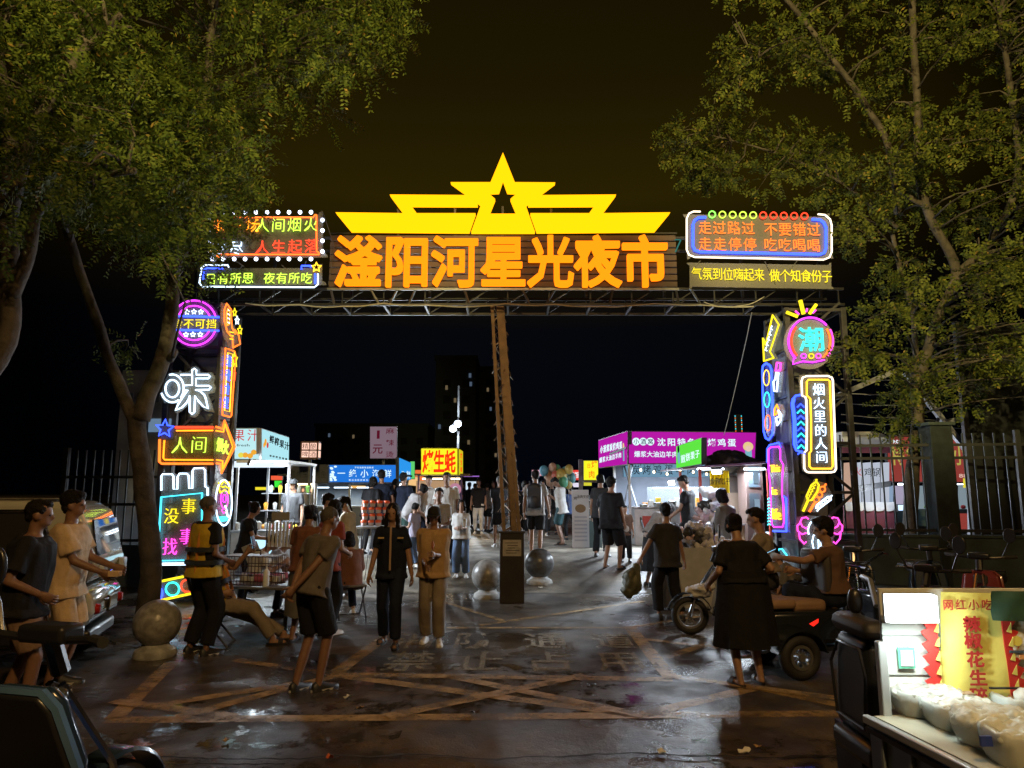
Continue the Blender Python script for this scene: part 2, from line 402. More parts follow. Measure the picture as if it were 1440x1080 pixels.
class Sign:
    def __init__(s, name, label, cat, plane, c0, group=None):
        s.pl = plane; s.rz = 0 if plane[0] == 'y' else (pi/2 if plane[1] < 0 else -pi/2)
        s.o = s.w(*c0); s.root = thing(name, label, cat, s.o, s.rz, group); s.Ri = Matrix.Rotation(-s.rz, 3, 'Z')
    def w(s, px, py): return at(px, py, s.pl[1]) if s.pl[0] == 'y' else atx(px, py, s.pl[1])
    def L(s, px, py, dy=0):
        p = s.Ri @ (s.w(px, py)-s.o); return V((p.x, dy, p.z))
    def neon(s, pts, c, r=.013, closed=False, dy=-.045, name='neon_tube', k=1, raw=False):
        P = [s.L(x, y, dy) for x, y in pts]
        return B().tube(P, r, 6, closed).build(name, neonm(c, k), s.root, smooth=True)
    def circ(s, cx, cy, rx, ry, c, r=.013, a0=0, a1=360, n=28, **kw):
        full = (a1-a0) % 360 == 0
        pts = [(cx+rx*cos(radians(a0+(a1-a0)*i/n)), cy-ry*sin(radians(a0+(a1-a0)*i/n))) for i in range(n+(0 if full else 1))]
        return s.neon(pts, c, r, full, **kw)
    def star(s, cx, cy, R, c, r=.012, sq=1, k=.45, rot=90, **kw):
        pts = [(cx+sq*(R if i % 2 == 0 else R*k)*cos(radians(rot+36*i)), cy-(R if i % 2 == 0 else R*k)*sin(radians(rot+36*i))) for i in range(10)]
        return s.neon(pts, c, r, True, name='neon_star', **kw)
    def panel(s, pts, m=None, t=.012, dy=0, name='backing_panel'):
        P = [s.L(x, y) for x, y in pts]; return B().prism([(p.x, p.z) for p in P], t, Matrix.Translation((0, dy, 0))).build(name, m or m_acr, s.root)
    def text(s, t, px, py, w, h, c, off=-.016, dy=-.045, m=None, name='character', k=1, ext=.04, ry=0, dyy=.3):
        p = s.L(px, py, dy); ww = abs(s.L(px+w/2, py).x-s.L(px-w/2, py).x); hh = abs(s.L(px, py-h/2).z-s.L(px, py+h/2).z)
        return char(t, s.root, p, ww, hh, m or neonm(c, k), off, ext=ext, name=name, ry=ry, dy=dyy)
    def row(s, t, x0, x1, y0, y1, h, c, w=None, **kw):
        n = len(t); p = (x1-x0)/(n-1) if n > 1 else 0; w = w or p*1.02
        for i, ch in enumerate(t):
            if ch != ' ': s.text(ch, x0+p*i, y0+(y1-y0)*(i/(n-1) if n > 1 else 0), w, h, c, **kw)
    def rod(s, a, b, r=.01, dy=.03, dy2=.12, m=None):
        return B().tube([s.L(*a, dy), s.L(*b, dy2)], r, 5).build('bracket', m or m_galv, s.root)
def rrect(x0, y0, x1, y1, r, n=4, skew=0):
    o = []
    for cx, cy, a in ((x1-r, y0+r, 90), (x0+r, y0+r, 180), (x0+r, y1-r, 270), (x1-r, y1-r, 0)):
        for i in range(n+1):
            t = radians(a+90*i/n); x = cx+r*cos(t); y = cy-r*sin(t); o.append((x, y+skew*(x-x0)))
    return o

# ---- gate frame: columns, beam truss, slat board behind the big letters
gate = thing('entrance_gate', 'wide dark steel entrance gate of two columns and a long overhead beam', 'gate', (0, GY, 0))
LX0, LX1, RX0, RX1 = -5.95, -4.97, 4.72, 5.80
def gl(x, y, z): return V((x, y-GY, z))
def column(x0, x1, y0, y1, ztop):
    for x in (x0+.05, x1-.05):
        for y in (y0+.05, y1-.05): B().box(gl(x, y, ztop/2), (.09, .09, ztop)).build('column_post', m_steel, gate, .006)
    n = 6; h = ztop/n
    for i in range(n+1):
        z = min(ztop-.04, .12+i*h)
        B().bar(gl(x0+.09, y0+.05, z), gl(x1-.09, y0+.05, z), .05).build('cross_rail', m_steel, gate)
        B().bar(gl(x0+.09, y1-.05, z), gl(x1-.09, y1-.05, z), .05).build('cross_rail', m_steel, gate)
        for x in (x0+.05, x1-.05): B().bar(gl(x, y0+.09, z), gl(x, y1-.09, z), .05).build('cross_rail', m_steel, gate)
        if i < n:
            a, b_ = (x0+.09, x1-.09) if i % 2 else (x1-.09, x0+.09)
            B().bar(gl(a, y0+.055, z+.03), gl(b_, y0+.055, z+h-.03), .04).build('diagonal_brace', m_steel, gate)
            B().bar(gl(a, y1-.055, z+.03), gl(b_, y1-.055, z+h-.03), .04).build('diagonal_brace', m_steel, gate)
    # grey sheet boards at the back and on the outer side, in separate panels
    for i in range(5):
        z = .35+i*(ztop-.5)/5; zh = (ztop-.5)/5-.02
        B().box(gl((x0+x1)/2, y1+.012, z+zh/2), (x1-x0-.02, .02, zh)).build('sheet_panel', mat('grey_sheet', (.20, .21, .215), .5, .2, noise_=.35, nscale=2.5), gate, .003)
        B().box(gl(x1-.085 if x0 < 0 else x0+.085, (y0+y1)/2, z+zh/2), (.015, y1-y0-.24, zh)).build('sheet_panel', mat('grey_sheet'), gate, .003)
column(LX0, LX1, GY, GY+.80, 4.95)
column(RX0, RX1, GY, GY+1.05, 4.95)
ZB0, ZB1 = 4.98, 5.32
for y in (GY+.06, GY+.74):
    for z in (ZB0+.03, ZB1-.03, 6.22): B().bar(gl(LX0, y, z), gl(RX1, y, z), .045).build('beam_chord', m_gsteel, gate, .005)
nx = 16
for i in range(nx+1):
    x = LX0+.1+(RX1-LX0-.2)*i/nx; xb = LX0+.1+(RX1-LX0-.2)*(i+.5)/nx
    for y in (GY+.06, GY+.74):
        B().bar(gl(x, y, ZB0+.06), gl(x, y, ZB1-.06), .022).build('truss_strut', m_gsteel, gate)
        if i < nx:
            a, b_ = (ZB0+.06, ZB1-.06)
            B().bar(gl(x+.03, y, a), gl(xb, y, b_), .02).build('truss_diagonal', m_gsteel, gate)
    B().bar(gl(x, GY+.09, ZB0+.03), gl(x, GY+.71, ZB0+.03), .035).build('truss_strut', m_gsteel, gate)
    if i % 2 == 0: B().bar(gl(x, GY+.74, ZB1), gl(x, GY+.74, 6.2), .045).build('truss_strut', m_gsteel, gate)
m_slat = mat('brown_slat_board', (.07, .04, .028), .5, .1, noise_=.3, nscale=4)
sx0, sx1 = at(464, 370, GY).x, at(951, 370, GY).x; sz0, sz1 = at(700, 405, GY).z, at(700, 331, GY).z
for i in range(8):
    h = (sz1-sz0)/8; z = sz0+h*(i+.5)
    B().box(gl((sx0+sx1)/2, GY-.02, z), (sx1-sx0, .03, h-.022)).build('slat_board', m_slat, gate, .004)
B().bar(gl(sx0-.02, GY-.03, sz0-.03), gl(sx1+.02, GY-.03, sz0-.03), .04).build('board_rail', m_galv, gate)
B().bar(gl(sx0-.02, GY-.03, sz1+.025), gl(sx1+.02, GY-.03, sz1+.025), .03).build('board_rail', m_gsteel, gate)
# struts running down from the board rail to the truss
for px0, px1 in ((560, 548), (652, 660), (585, 575), (733, 745), (782, 768), (862, 858), (950, 955), (465, 470), (970, 985), (520, 533)):
    a = at(px0, 405, GY-.03); b_ = at(px1, 428, GY+.05); B().bar(a-V((0, GY, 0)), b_-V((0, GY, 0)), .03).build('board_strut', m_galv, gate)
# solar cell / speakers hanging on the gate beam
def cable(name, pts, r, m, label, sag=.04, wob=.02, seed=1, cat='cable'):
    P = []; rr = random.Random(seed)
    for a, b_ in zip(pts[:-1], pts[1:]):
        a, b_ = V(a), V(b_)
        for i in range(8):
            t = i/8; p = a.lerp(b_, t); p.z -= sag*4*t*(1-t)*(a-b_).length; p.z += wob*noise.noise(V((p.x*2, p.y, seed))); P.append(p)
    P.append(V(pts[-1])); o = B().tube(P, r, 5).build(name, m, smooth=True); tag(o, label, cat); return o
m_wire = mat('grey_cable', (.35, .34, .30), .5); m_wired = mat('dark_cable', (.05, .05, .05), .5)
cable('cable', [at(x, 427+2*((i*7) % 3), GY-.06) for i, x in enumerate((345, 420, 480, 540, 600, 660, 710, 780, 850, 920, 985, 1060))], .012, m_wire, 'pale wavy cable strung along the underside of the gate beam', .02)
cable('cable', [at(1057, 440, GY+.1), at(1040, 520, GY+2), at(1018, 612, GY+4)], .008, m_wire, 'thin pale cable hanging down slantwise from the beam by the right column', .01)
cable('cable', [at(990, 425, GY-.03), at(1040, 430, GY-.03), at(1075, 417, GY-.03)], .008, m_wire, 'thin cable loop drooping below the sign with two red lines', .08)
cable('cable', [at(455, 300, GY-.05), at(470, 345, GY-.05), at(462, 400, GY-.05)], .008, m_wired, 'dark cable beside the bulb framed sign at the left end of the board', .0)

# ---- big yellow star emblem
EY = GY-.03
em = Sign('star_emblem', 'glowing yellow star with stepped wings standing on top of the gate beam', 'illuminated sign', ('y', EY), (707, 330))
m_star = glow('sign_yellow', (1, .40, .002), 2.1)
m_ret = mat('sign_return', (.35, .25, .02), .5)
def em_poly(name, pts, hole=None, m=m_star, dy=-.14, t=.12):
    P = [em.L(x, y) for x, y in pts]; M_ = Matrix.Translation((0, dy, 0))
    if hole is None: return B().prism([(p.x, p.z) for p in P], t, M_).build(name, m, em.root)
    H = [em.L(x, y) for x, y in hole]; b = B(); n = len(P); k = len(H); assert n == k
    vs = [V((p.x, y, p.z)) for y in (dy, dy+t) for p in P] + [V((p.x, y, p.z)) for y in (dy, dy+t) for p in H]
    fs = []
    for i in range(n):
        j = (i+1) % n
        fs += [(i, j, 2*n+j, 2*n+i), (n+i, 3*n+i, 3*n+j, n+j), (i, n+i, n+j, j), (2*n+i, 2*n+j, 3*n+j, 3*n+i)]
    return b.add(vs, fs).build(name, m, em.root)
def E_(x, y): return (440+x*.375, 200+y*.375)
# star: outer outline joined to the foot, star-shaped hole
st_o = [E_(*p) for p in ((713,52),(757,162),(907,163),(797,246),(832,346),(595,346),(632,244),(519,162),(667,162))]
st_h = [E_(*p) for p in ((713,152),(729,197),(770,199),(741,224),(764,279),(662,279),(684,224),(655,199),(698,197))]
em_poly('star', st_o, st_h)
def wing(mirror):
    f = lambda x, y: E_(2*713-x, y) if mirror else E_(x, y)
    em_poly('wing', [f(*p) for p in ((92,274),(342,277),(391,277),(611,277),(587,345),(147,341))])
    em_poly('wing', [f(*p) for p in ((293,208),(588,210),(619,241),(619,247),(370,246),(391,274),(342,274))])
wing(False); wing(True)
for px in (560, 640, 707, 775, 850): B().bar(em.L(px, 331, .02), em.L(px, 290, .02), .04).build('support_post', m_steel, em.root)

# ---- seven big orange characters, each an own channel letter
name_sign = Sign('channel_letter_sign', 'row of seven big glowing orange Chinese characters across the gate board', 'illuminated sign', ('y', GY-.045), (707, 370))
m_orange = glow('sign_orange', (1, .225, .004), 1.9)
XS = [505, 573, 640, 708, 774, 840, 906]
for ch, px in zip('滏阳河星光夜市', XS): name_sign.text(ch, px, 369, 67, 75, 'orange', off=.0215, dy=-.07, m=m_orange, name='channel_letter', dyy=1.2)

# ================================================= beam neon signs
YS = GY-.10
s = Sign('neon_sign', 'neon sign framed with white bulbs at the left end of the gate beam', 'neon sign', ('y', YS), (375, 335))
s.panel(rrect(292, 297, 461, 369, 7), m_acrd)
s.neon(rrect(303, 303, 450, 363, 4), 'redor', .013, True)
s.row('来一场', 309, 357, 318, 318, 21, 'orange', w=22); s.row('人间烟火', 370, 438, 318, 317, 21, 'ygreen', w=21)
s.row('尝尽', 309, 334, 350, 350, 21, 'white', w=20); s.row('人生起落', 370, 439, 349, 347, 21, 'red', w=21)
m_bulb = glow('bulb_white', (.70, .78, 1), 5)
for i in range(22):
    x = 300+i*15.4*.999
    if x < 452:
        for y, dx in ((300, 0), (365.5, 0)): B().ell(s.L(x, y, -.05), .035, 8, 6).build('bulb', m_bulb, s.root, smooth=True)
for y in (311, 325.5, 340, 355): B().ell(s.L(454.5, y, -.05), .035, 8, 6).build('bulb', m_bulb, s.root, smooth=True); B().ell(s.L(297, y, -.05), .035, 8, 6).build('bulb', m_bulb, s.root, smooth=True)
for a, b_ in (((330, 366), (340, 372)), ((430, 366), (425, 373))): s.rod(a, b_)

s = Sign('neon_sign', 'low neon sign with yellow-green characters in a white and blue frame below the bulbs', 'neon sign', ('y', YS), (370, 390))
s.panel(rrect(280, 371, 459, 407, 6), m_acrd)
s.neon([(323, 377), (322, 374), (290, 374), (285, 378), (282, 399), (286, 404), (443, 405), (448, 401), (448, 386)], 'white', .013)
s.neon([(315, 379), (293, 378), (289, 380), (287, 396)], 'blue', .014); s.neon([(444, 400), (444, 386)], 'blue', .014)
s.neon([(425, 380), (425, 375), (438, 375), (438, 377)], 'blue', .016)
s.star(446, 377, 7, 'gold', .014)
s.row('日有所思', 298, 350, 393, 392, 17, 'ygreen', w=17); s.row('夜有所吃', 380, 432, 392, 392, 17, 'ygreen', w=17)
for a, b_ in (((340, 372), (330, 383)), ((395, 372), (410, 384))): s.rod(a, b_)

def Rz(x, y): return (940+x/5.538, 280+y/5.538)
s = Sign('neon_sign', 'neon sign with two lines of red characters under green and red rings', 'neon sign', ('y', YS), (1066, 333))
s.panel([Rz(*p) for p in rrect(115, 88, 1285, 470, 30, skew=.018)], m_acrd)
s.neon([Rz(*p) for p in ((245,105),(190,104),(155,120),(137,160),(137,400),(155,440),(200,458),(1200,478),(1245,460),(1262,420),(1262,210),(1250,165),(1210,130),(1155,125))], 'pwhite', .015)
s.neon([Rz(*p) for p in ((285,150),(230,152),(198,175),(185,210),(185,370),(200,405),(240,418),(1170,438),(1205,425),(1218,390),(1218,230),(1200,190),(1170,168),(1110,165))], 'blue', .024)
for i in range(5): s.circ(*Rz(335+79.5*i, 127+1.5*i), 4.6, 4.6, 'ygreen' if i else 'green', .011, n=14)
for i in range(5): s.circ(*Rz(731+80*i, 134+1.5*i), 4.6, 4.6, 'red', .011, n=14)
s.row('走过路过', *[Rz(280, 0)[0], Rz(615, 0)[0]], Rz(0, 228)[1], Rz(0, 232)[1], 20, 'redor', w=19.5)
s.row('不要错过', *[Rz(790, 0)[0], Rz(1122, 0)[0]], Rz(0, 240)[1], Rz(0, 243)[1], 20, 'redor', w=19.5)
s.row('走走停停', *[Rz(280, 0)[0], Rz(628, 0)[0]], Rz(0, 355)[1], Rz(0, 360)[1], 20, 'redor', w=19.5)
s.row('吃吃喝喝', *[Rz(787, 0)[0], Rz(1122, 0)[0]], Rz(0, 360)[1], Rz(0, 367)[1], 20, 'redor', w=19.5)
s = Sign('neon_sign', 'long neon sign with one line of yellow characters below the two red lines', 'neon sign', ('y', YS), (1066, 389))
s.panel([Rz(*p) for p in rrect(145, 474, 1288, 700, 20, skew=.018)], m_acrd)
s.row('气氛到位嗨起来', *[Rz(215, 0)[0], Rz(700, 0)[0]], Rz(0, 585)[1], Rz(0, 595)[1], 19, 'yellow', w=15.5)
s.row('做个知食份子', *[Rz(820, 0)[0], Rz(1225, 0)[0]], Rz(0, 600)[1], Rz(0, 607)[1], 19, 'yellow', w=15.5)
for a, b_ in (((985, 367), (970, 380)), ((1075, 368), (1090, 400)), ((1120, 368), (1110, 380))): s.rod(a, b_, dy=-.02, dy2=-.02, r=.006)
m_tealtube = glow('unlit_teal', (.1, .5, .42), .35)
B().bar(at(949, 337, GY-.06), at(957, 337, GY-.06), .015).bar(at(957, 338, GY-.06), at(950, 354, GY-.06), .05, .02).build('neon_sign', m_tealtube)
tag(bpy.data.objects['neon_sign.004'] if 'neon_sign.004' in bpy.data.objects else COL.objects[-1], 'short teal slanted tube between the gate board and the red lined sign', 'neon tube')

# ================================================= left column, front face
FY = GY-.05
def Z2(x, y): return (200+x/5.143, 280+y/5.143)
def Z3(x, y): return (200+x/5.4, 480+y/5.4)
def Z4(x, y): return (190+x/4.91, 640+y/4.91)
s = Sign('neon_sign', 'round magenta neon badge with yellow characters and small stars on the left column', 'neon sign', ('y', FY), (274, 455))
c = Z2(383, 900)
s.panel([(c[0]+35*cos(radians(a)), c[1]+35*sin(radians(a))) for a in range(0, 360, 15)])
for R_ in (31.5, 24):
    a = math.degrees(math.asin(9.5/R_)); s.circ(c[0], c[1], R_, R_, 'magenta', .014, a, 180-a); s.circ(c[0], c[1], R_, R_, 'magenta', .014, 180+a, 360-a)
s.neon([Z2(215, 848), Z2(565, 858)], 'blue', .018); s.neon([Z2(205, 950), Z2(562, 956)], 'blue', .018)
s.row('食不可挡', *[Z2(262, 0)[0], Z2(508, 0)[0]], Z2(0, 905)[1], Z2(0, 905)[1], 15, 'yellow', w=15.5)
for x, y in ((332, 822), (382, 820), (432, 821), (325, 984), (375, 983), (428, 983)): s.star(*Z2(x, y), 3.6, 'white', .009, k=.5)

s = Sign('neon_sign', 'large white outline neon of one rounded character on the left column', 'neon sign', ('y', FY), (265, 552))
s.panel([Z3(*p) for p in ((200,240),(290,235),(360,230),(375,195),(405,185),(435,200),(440,235),(530,235),(552,270),(545,320),(560,350),(550,390),(500,400),(520,450),(548,540),(480,530),(435,480),(435,550),(405,580),(365,575),(350,480),(300,530),(250,550),(260,475),(170,470),(140,420),(170,300))])
s.neon([Z3(*p) for p in ((300,257),(388,257),(388,222),(405,210),(420,222),(420,257),(510,257),(523,270),(510,285),(418,285),(418,340),(515,340),(530,353),(515,370),(412,372),(450,383),(480,410),(492,440),(508,515),(470,495),(435,455),(410,415),(405,540),(388,555),(370,540),(368,415),(345,470),(310,505),(262,526),(285,475),(320,420),(355,373),(318,373))], 'white', .015)
s.neon([Z3(*p) for p in ((388,257),(388,335),(322,338))], 'white', .014)
s.circ(*Z3(238, 362), 9.6, 12.2, 'white', .015); s.circ(*Z3(238, 360), 16, 19.5, 'white', .015, 105, -42); s.circ(*Z3(238, 360), 16, 19.5, 'white', .015, 200, 305)

s = Sign('neon_sign', 'red and orange neon arrow body with yellow-green characters on the left column', 'neon sign', ('y', FY), (265, 630))
s.panel([Z3(*p) for p in ((130,640),(540,640),(540,940),(130,940))], acrylic('amber_acrylic', (.28, .22, .12), .5))
s.neon([Z3(*p) for p in ((262,655),(548,655))], 'red', .022); s.neon([Z3(*p) for p in ((268,680),(548,678))], 'orange', .014)
s.neon([Z3(*p) for p in ((142,745),(140,915),(160,930),(548,930))], 'redor', .020); s.neon([Z3(*p) for p in ((178,752),(170,885),(180,900),(548,902))], 'orange', .014)
s.row('人间', *[Z3(295, 0)[0], Z3(440, 0)[0]], Z3(0, 790)[1], Z3(0, 785)[1], 26, 'ygreen', w=25, off=-.02)
s.panel([Z3(*p) for p in ((150,640),(245,640),(245,745),(150,745))], m_acrd, dy=-.03)
s.star(*Z3(184, 665), 13, 'blue', .014, rot=86, dy=-.06)
SXL = LX1+.05
rt = s
s = Sign('neon_sign', 'red orange neon arrow head on the inner side of the left column', 'neon sign', ('x', SXL), (315, 630))
s.panel([Z3(*p) for p in ((545,640),(585,655),(605,600),(688,800),(585,1005),(572,935),(545,935))], acrylic('amber_acrylic', (1, 1, 1)))
s.neon([Z3(*p) for p in ((540,648),(590,665),(605,600),(686,800),(582,1002),(578,930),(545,926))], 'redor', .016)
s.neon([Z3(*p) for p in ((540,678),(597,688),(608,628),(668,800),(592,970),(590,908),(545,900))], 'orange', .012)
s.row('烟火', *[Z3(570, 0)[0], Z3(615, 0)[0]], Z3(0, 785)[1], Z3(0, 805)[1], 22, 'ygreen', w=8.5)

s = Sign('neon_sign', 'chimney shaped neon board with yellow and pink characters low on the left column', 'neon sign', ('y', FY), (260, 730))
s.panel([Z4(*p) for p in ((180,250),(180,130),(270,122),(295,140),(300,120),(380,118),(395,90),(495,78),(500,205),(518,215),(520,745),(150,745))], acrylic('clear_acrylic', (1,1,1)))
s.neon([Z4(*p) for p in ((190,245),(190,145),(200,132),(262,132),(273,145),(275,235),(300,235),(302,150),(315,128),(365,128),(378,143),(382,230),(403,230),(405,110),(415,92),(478,90),(491,105),(492,218),(508,226),(510,500),(510,730))], 'white', .015)
s.neon([Z4(*p) for p in ((190,290),(470,262),(470,722),(163,728))], 'cyan', .016, True)
s.neon([Z4(*p) for p in ((95,752),(480,748))], 'white', .024)
s.text('没', *Z4(260, 418), 22, 24, 'yellow', off=-.012); s.text('事', *Z4(378, 352), 22, 24, 'yellow', off=-.012)
s.text('找', *Z4(250, 630), 22, 26, 'pink', off=-.012); s.text('事', *Z4(365, 560), 22, 24, 'pink', off=-.012)

s = Sign('neon_sign', 'slanted yellow neon capsule with colored rings at the foot of the left column', 'neon sign', ('y', FY-.06), (240, 830))
s.panel([Z4(*p) for p in ((50,950),(75,890),(430,815),(480,850),(470,945),(110,1030),(60,1010))], acrylic('clear_acrylic', (1,1,1)))
s.neon([Z4(*p) for p in ((62,950),(75,905),(110,885),(420,820),(460,840),(475,880),(455,930),(430,945),(120,1015),(85,1010),(66,985))], 'yellow', .022, True)
for x, y, R_, c_, in ((150, 952, 10, 'blue'), (267, 922, 9.3, 'teal'), (368, 900, 8.5, 'red')): s.circ(*Z4(x, y), R_, R_, c_, .014, n=20)
s.circ(*Z4(150, 952), 8, 8, 'blue', .012, n=20)

# left column, inner side
s = Sign('neon_sign', 'curved orange neon arrow with small stars inside the left column', 'neon sign', ('x', SXL), (322, 460))
s.panel([Z2(*p) for p in ((570,745),(640,760),(640,900),(690,960),(695,1060),(640,1085),(590,1000),(565,880))])
s.neon([Z2(*p) for p in ((592,755),(575,800),(575,880),(595,955),(635,1005),(638,1075),(690,1048),(680,985),(652,945),(655,975),(632,930),(625,860),(625,800))], 'redor', .014, True)
s.neon([Z2(*p) for p in ((600,790),(592,830),(596,915),(612,905),(616,820))], 'orange', .010, True)
for y in (800, 830, 860, 890): s.neon([Z2(600, y), Z2(613, y+8)], 'white', .008)
for y in (960, 985, 1010): s.neon([Z2(615, y), Z2(640, y+5)], 'yellow', .010)
s.star(*Z2(650, 820), 6, 'yellow', .010, sq=.5); s.star(*Z2(668, 878), 6, 'white', .010, sq=.5); s.star(*Z2(688, 948), 7, 'yellow', .010, sq=.5)
s = Sign('neon_sign', 'narrow orange framed neon strip with blue characters inside the left column', 'neon sign', ('x', SXL), (318, 537))
s.panel([Z3(*p) for p in ((600,40),(700,80),(665,580),(582,560))])
s.neon([Z3(*p) for p in ((612,50),(680,75),(690,110),(658,565),(648,575),(590,560),(588,540))], 'redor', .014, True)
s.neon([Z3(*p) for p in ((630,85),(668,98),(645,535),(605,525))], 'gold', .010, True)
s.star(*Z3(683, 140), 12, 'yellow', .011, sq=.36); s.neon([Z3(*p) for p in ((668,220),(688,235),(680,300),(662,290))], 'red', .014, True)
for i, ch in enumerate('深夜食堂'): s.text(ch, *Z3(638-7*i, 150+105*i), 6, 17, 'blue', off=.0)
s = Sign('neon_sign', 'oval white neon with pink figure and yellow crown inside the left column', 'neon sign', ('x', SXL), (311, 707))
s.panel([(311+14*cos(radians(a)), 707+36*sin(radians(a))) for a in range(0, 360, 15)])
s.circ(311, 707, 11.5, 32, 'white', .014, n=24)
s.neon([Z4(*p) for p in ((560,230),(560,190),(580,200),(595,175),(612,195),(632,185),(632,265),(600,240),(570,260))], 'yellow', .014, True)
s.neon([Z4(*p) for p in ((575,215),(590,222),(605,215),(620,225))], 'yellow', .012)
s.circ(*Z4(598, 305), 5.2, 13, 'pink', .010, n=14); s.circ(*Z4(598, 300), 2.4, 5.5, 'magenta', .009, n=10); s.neon([Z4(*p) for p in ((580,380),(598,365),(612,385),(592,402))], 'pink', .010, True)
s.text('SUR', *Z4(592, 440), 12, 7, 'cyan', off=0, name='lettering'); s.neon([Z4(605,350), Z4(622,430)], 'white', .018)

# ================================================= right column
def Z6(x, y): return (1050+x/5.687, 410+y/5.687)
def Z7(x, y): return (1050+x/4.906, 580+y/4.906)
SXR = RX0-.05
s = Sign('neon_sign', 'yellow neon arrow pointing down on the inner side of the right column', 'neon sign', ('x', SXR), (1086, 475))
s.panel([Z6(*p) for p in ((228,180),(285,262),(215,480),(245,535),(150,560),(140,370),(165,360))])
s.neon([Z6(*p) for p in ((228,188),(278,265),(206,480),(236,530),(158,556),(150,370),(172,428))], 'yellow', .017, True)
for i in range(5): s.neon([Z6(*p) for p in ((222-11*i, 275+42*i), (212-11*i, 300+42*i), (225-11*i, 305+42*i))], 'white', .012)
s = Sign('neon_sign', 'blue neon capsule with three colored ovals on the inner side of the right column', 'neon sign', ('x', SXR), (1083, 567))
cap = [Z6(*p) for p in ((145,630),(150,595),(175,573),(205,590),(218,630),(222,850))] + [Z7(*p) for p in ((200,90),(195,150),(170,190),(148,175),(135,130))]
s.panel(cap, acrylic('blue_acrylic', (.05, .08, .3), .5)); s.neon(cap, 'blue', .020, True)
s.circ(*Z6(178, 690), 4.2, 11, 'gold', .010, n=18); s.circ(*Z6(182, 865), 3.9, 10.6, 'teal', .010, n=18); s.circ(*Z7(163, 72), 3.9, 11, 'redor', .010, n=18)
s = Sign('neon_sign', 'tiny magenta and white neon bottle on the inner side of the right column', 'neon sign', ('x', SXR+.0), (1096, 530))
s.panel([Z6(*p) for p in ((245,555),(300,560),(290,660),(275,810),(225,800),(228,700))]); s.neon([Z6(*p) for p in ((262,568),(292,572),(288,630),(252,635))], 'pink', .018, True); s.neon([Z6(*p) for p in ((256,648),(275,650),(270,700),(262,800),(240,795),(234,720),(250,700))], 'white', .016, True)
s = Sign('neon_sign', 'tiny orange and white neon cone on the inner side of the right column', 'neon sign', ('x', SXR), (1097, 583))
s.panel([Z6(*p) for p in ((232,895),(285,900),(310,960),(275,1080),(240,1060))]); s.neon([Z6(*p) for p in ((262,905),(245,935),(240,990),(262,975),(275,940))], 'orange', .016, True); s.neon([Z6(*p) for p in ((275,950),(298,985),(292,1030),(265,1070),(255,1010),(285,1000))], 'white', .016, True)
s = Sign('neon_sign', 'tall magenta neon frame reading This is life on the inner side of the right column', 'neon sign', ('x', SXR), (1096, 686))
s.panel([Z7(*p) for p in ((155,215),(250,205),(280,350),(300,830),(180,825),(150,560))], acrylic('grey_acrylic', (.2, .2, .22), .6))
s.neon([Z7(*p) for p in ((168,300),(168,255),(185,240),(240,236),(250,260),(250,325),(270,360),(262,470),(262,560),(272,640),(275,760),(265,790),(205,790),(190,770),(185,640),(180,500),(168,400))], 'magenta', .014, True)
s.neon([Z7(*p) for p in ((158,345),(158,250),(175,225),(240,208),(252,240))], 'blue', .014); s.neon([Z7(*p) for p in ((272,580),(290,590),(292,820),(200,818))], 'blue', .018)
for i in range(9): s.neon([Z7(*p) for p in ((162, 600+22*i), (172, 590+22*i), (182, 600+22*i))], 'cyan', .009)
s.text('This', *Z7(212, 385), 13, 11, 'gold', off=-.004, name='lettering'); s.text('is', *Z7(208, 540), 7, 12, 'gold', off=-.004, name='lettering'); s.text('life', *Z7(222, 700), 12, 16, 'gold', off=-.004, name='lettering')
s = Sign('neon_sign', 'small cyan neon loop low on the inner side of the right column', 'neon sign', ('x', SXR), (1104, 782))
s.panel([Z7(*p) for p in ((228,940),(265,930),(308,1000),(300,1025),(230,1010))]); s.neon([Z7(*p) for p in ((235,945),(262,942),(298,990),(302,1018),(270,1015),(240,1000))], 'cyan', .014, True)
B().bar(SV := atx(1079, 748, SXR), atx(1080, 768, SXR), .05, .03).build('neon_sign', neonm('white'))
tag(COL.objects[-1], 'short white vertical tube low on the inner side of the right column', 'neon tube')

FR = FY
s = Sign('neon_sign', 'magenta speech bubble neon with a cyan character and yellow rays', 'neon sign', ('y', FR), (1138, 480))
c = Z6(500, 400)
s.panel([(c[0]+36*cos(radians(a)), c[1]+2+37*sin(radians(a))) for a in range(0, 360, 15)])
s.circ(c[0], c[1], 30.5, 33, 'magenta', .016, 42, 228, n=24)
s.neon([Z6(*p) for p in ((372,512),(362,585),(440,562),(520,570),(615,550))], 'magenta', .014)
s.circ(c[0], c[1], 26.5, 29, 'red', .018, 138, 225, n=12); s.circ(c[0], c[1], 28, 30, 'redor', .018, -50, 35, n=12)
s.circ(c[0], c[1], 32, 33, 'pink', .014, -40, 30, n=12)
s.text('潮', *Z6(510, 385), 38, 36, 'teal', off=.004)
for a, b_, cc, r_ in (((310,170),(400,205),'yellow',.028), ((420,75),(447,185),'yellow',.034), ((548,108),(495,182),'yellow',.030), ((380,160),(412,188),'pink',.016), ((475,140),(468,168),'pink',.016), ((545,152),(520,178),'pink',.016)): s.neon([Z6(*a), Z6(*b_)], cc, r_)
for x, cc in ((447, 'magenta'), (508, 'yellow'), (565, 'pink')): s.circ(*Z6(x, 520), 3.4, 3.4, cc, .011, n=12)

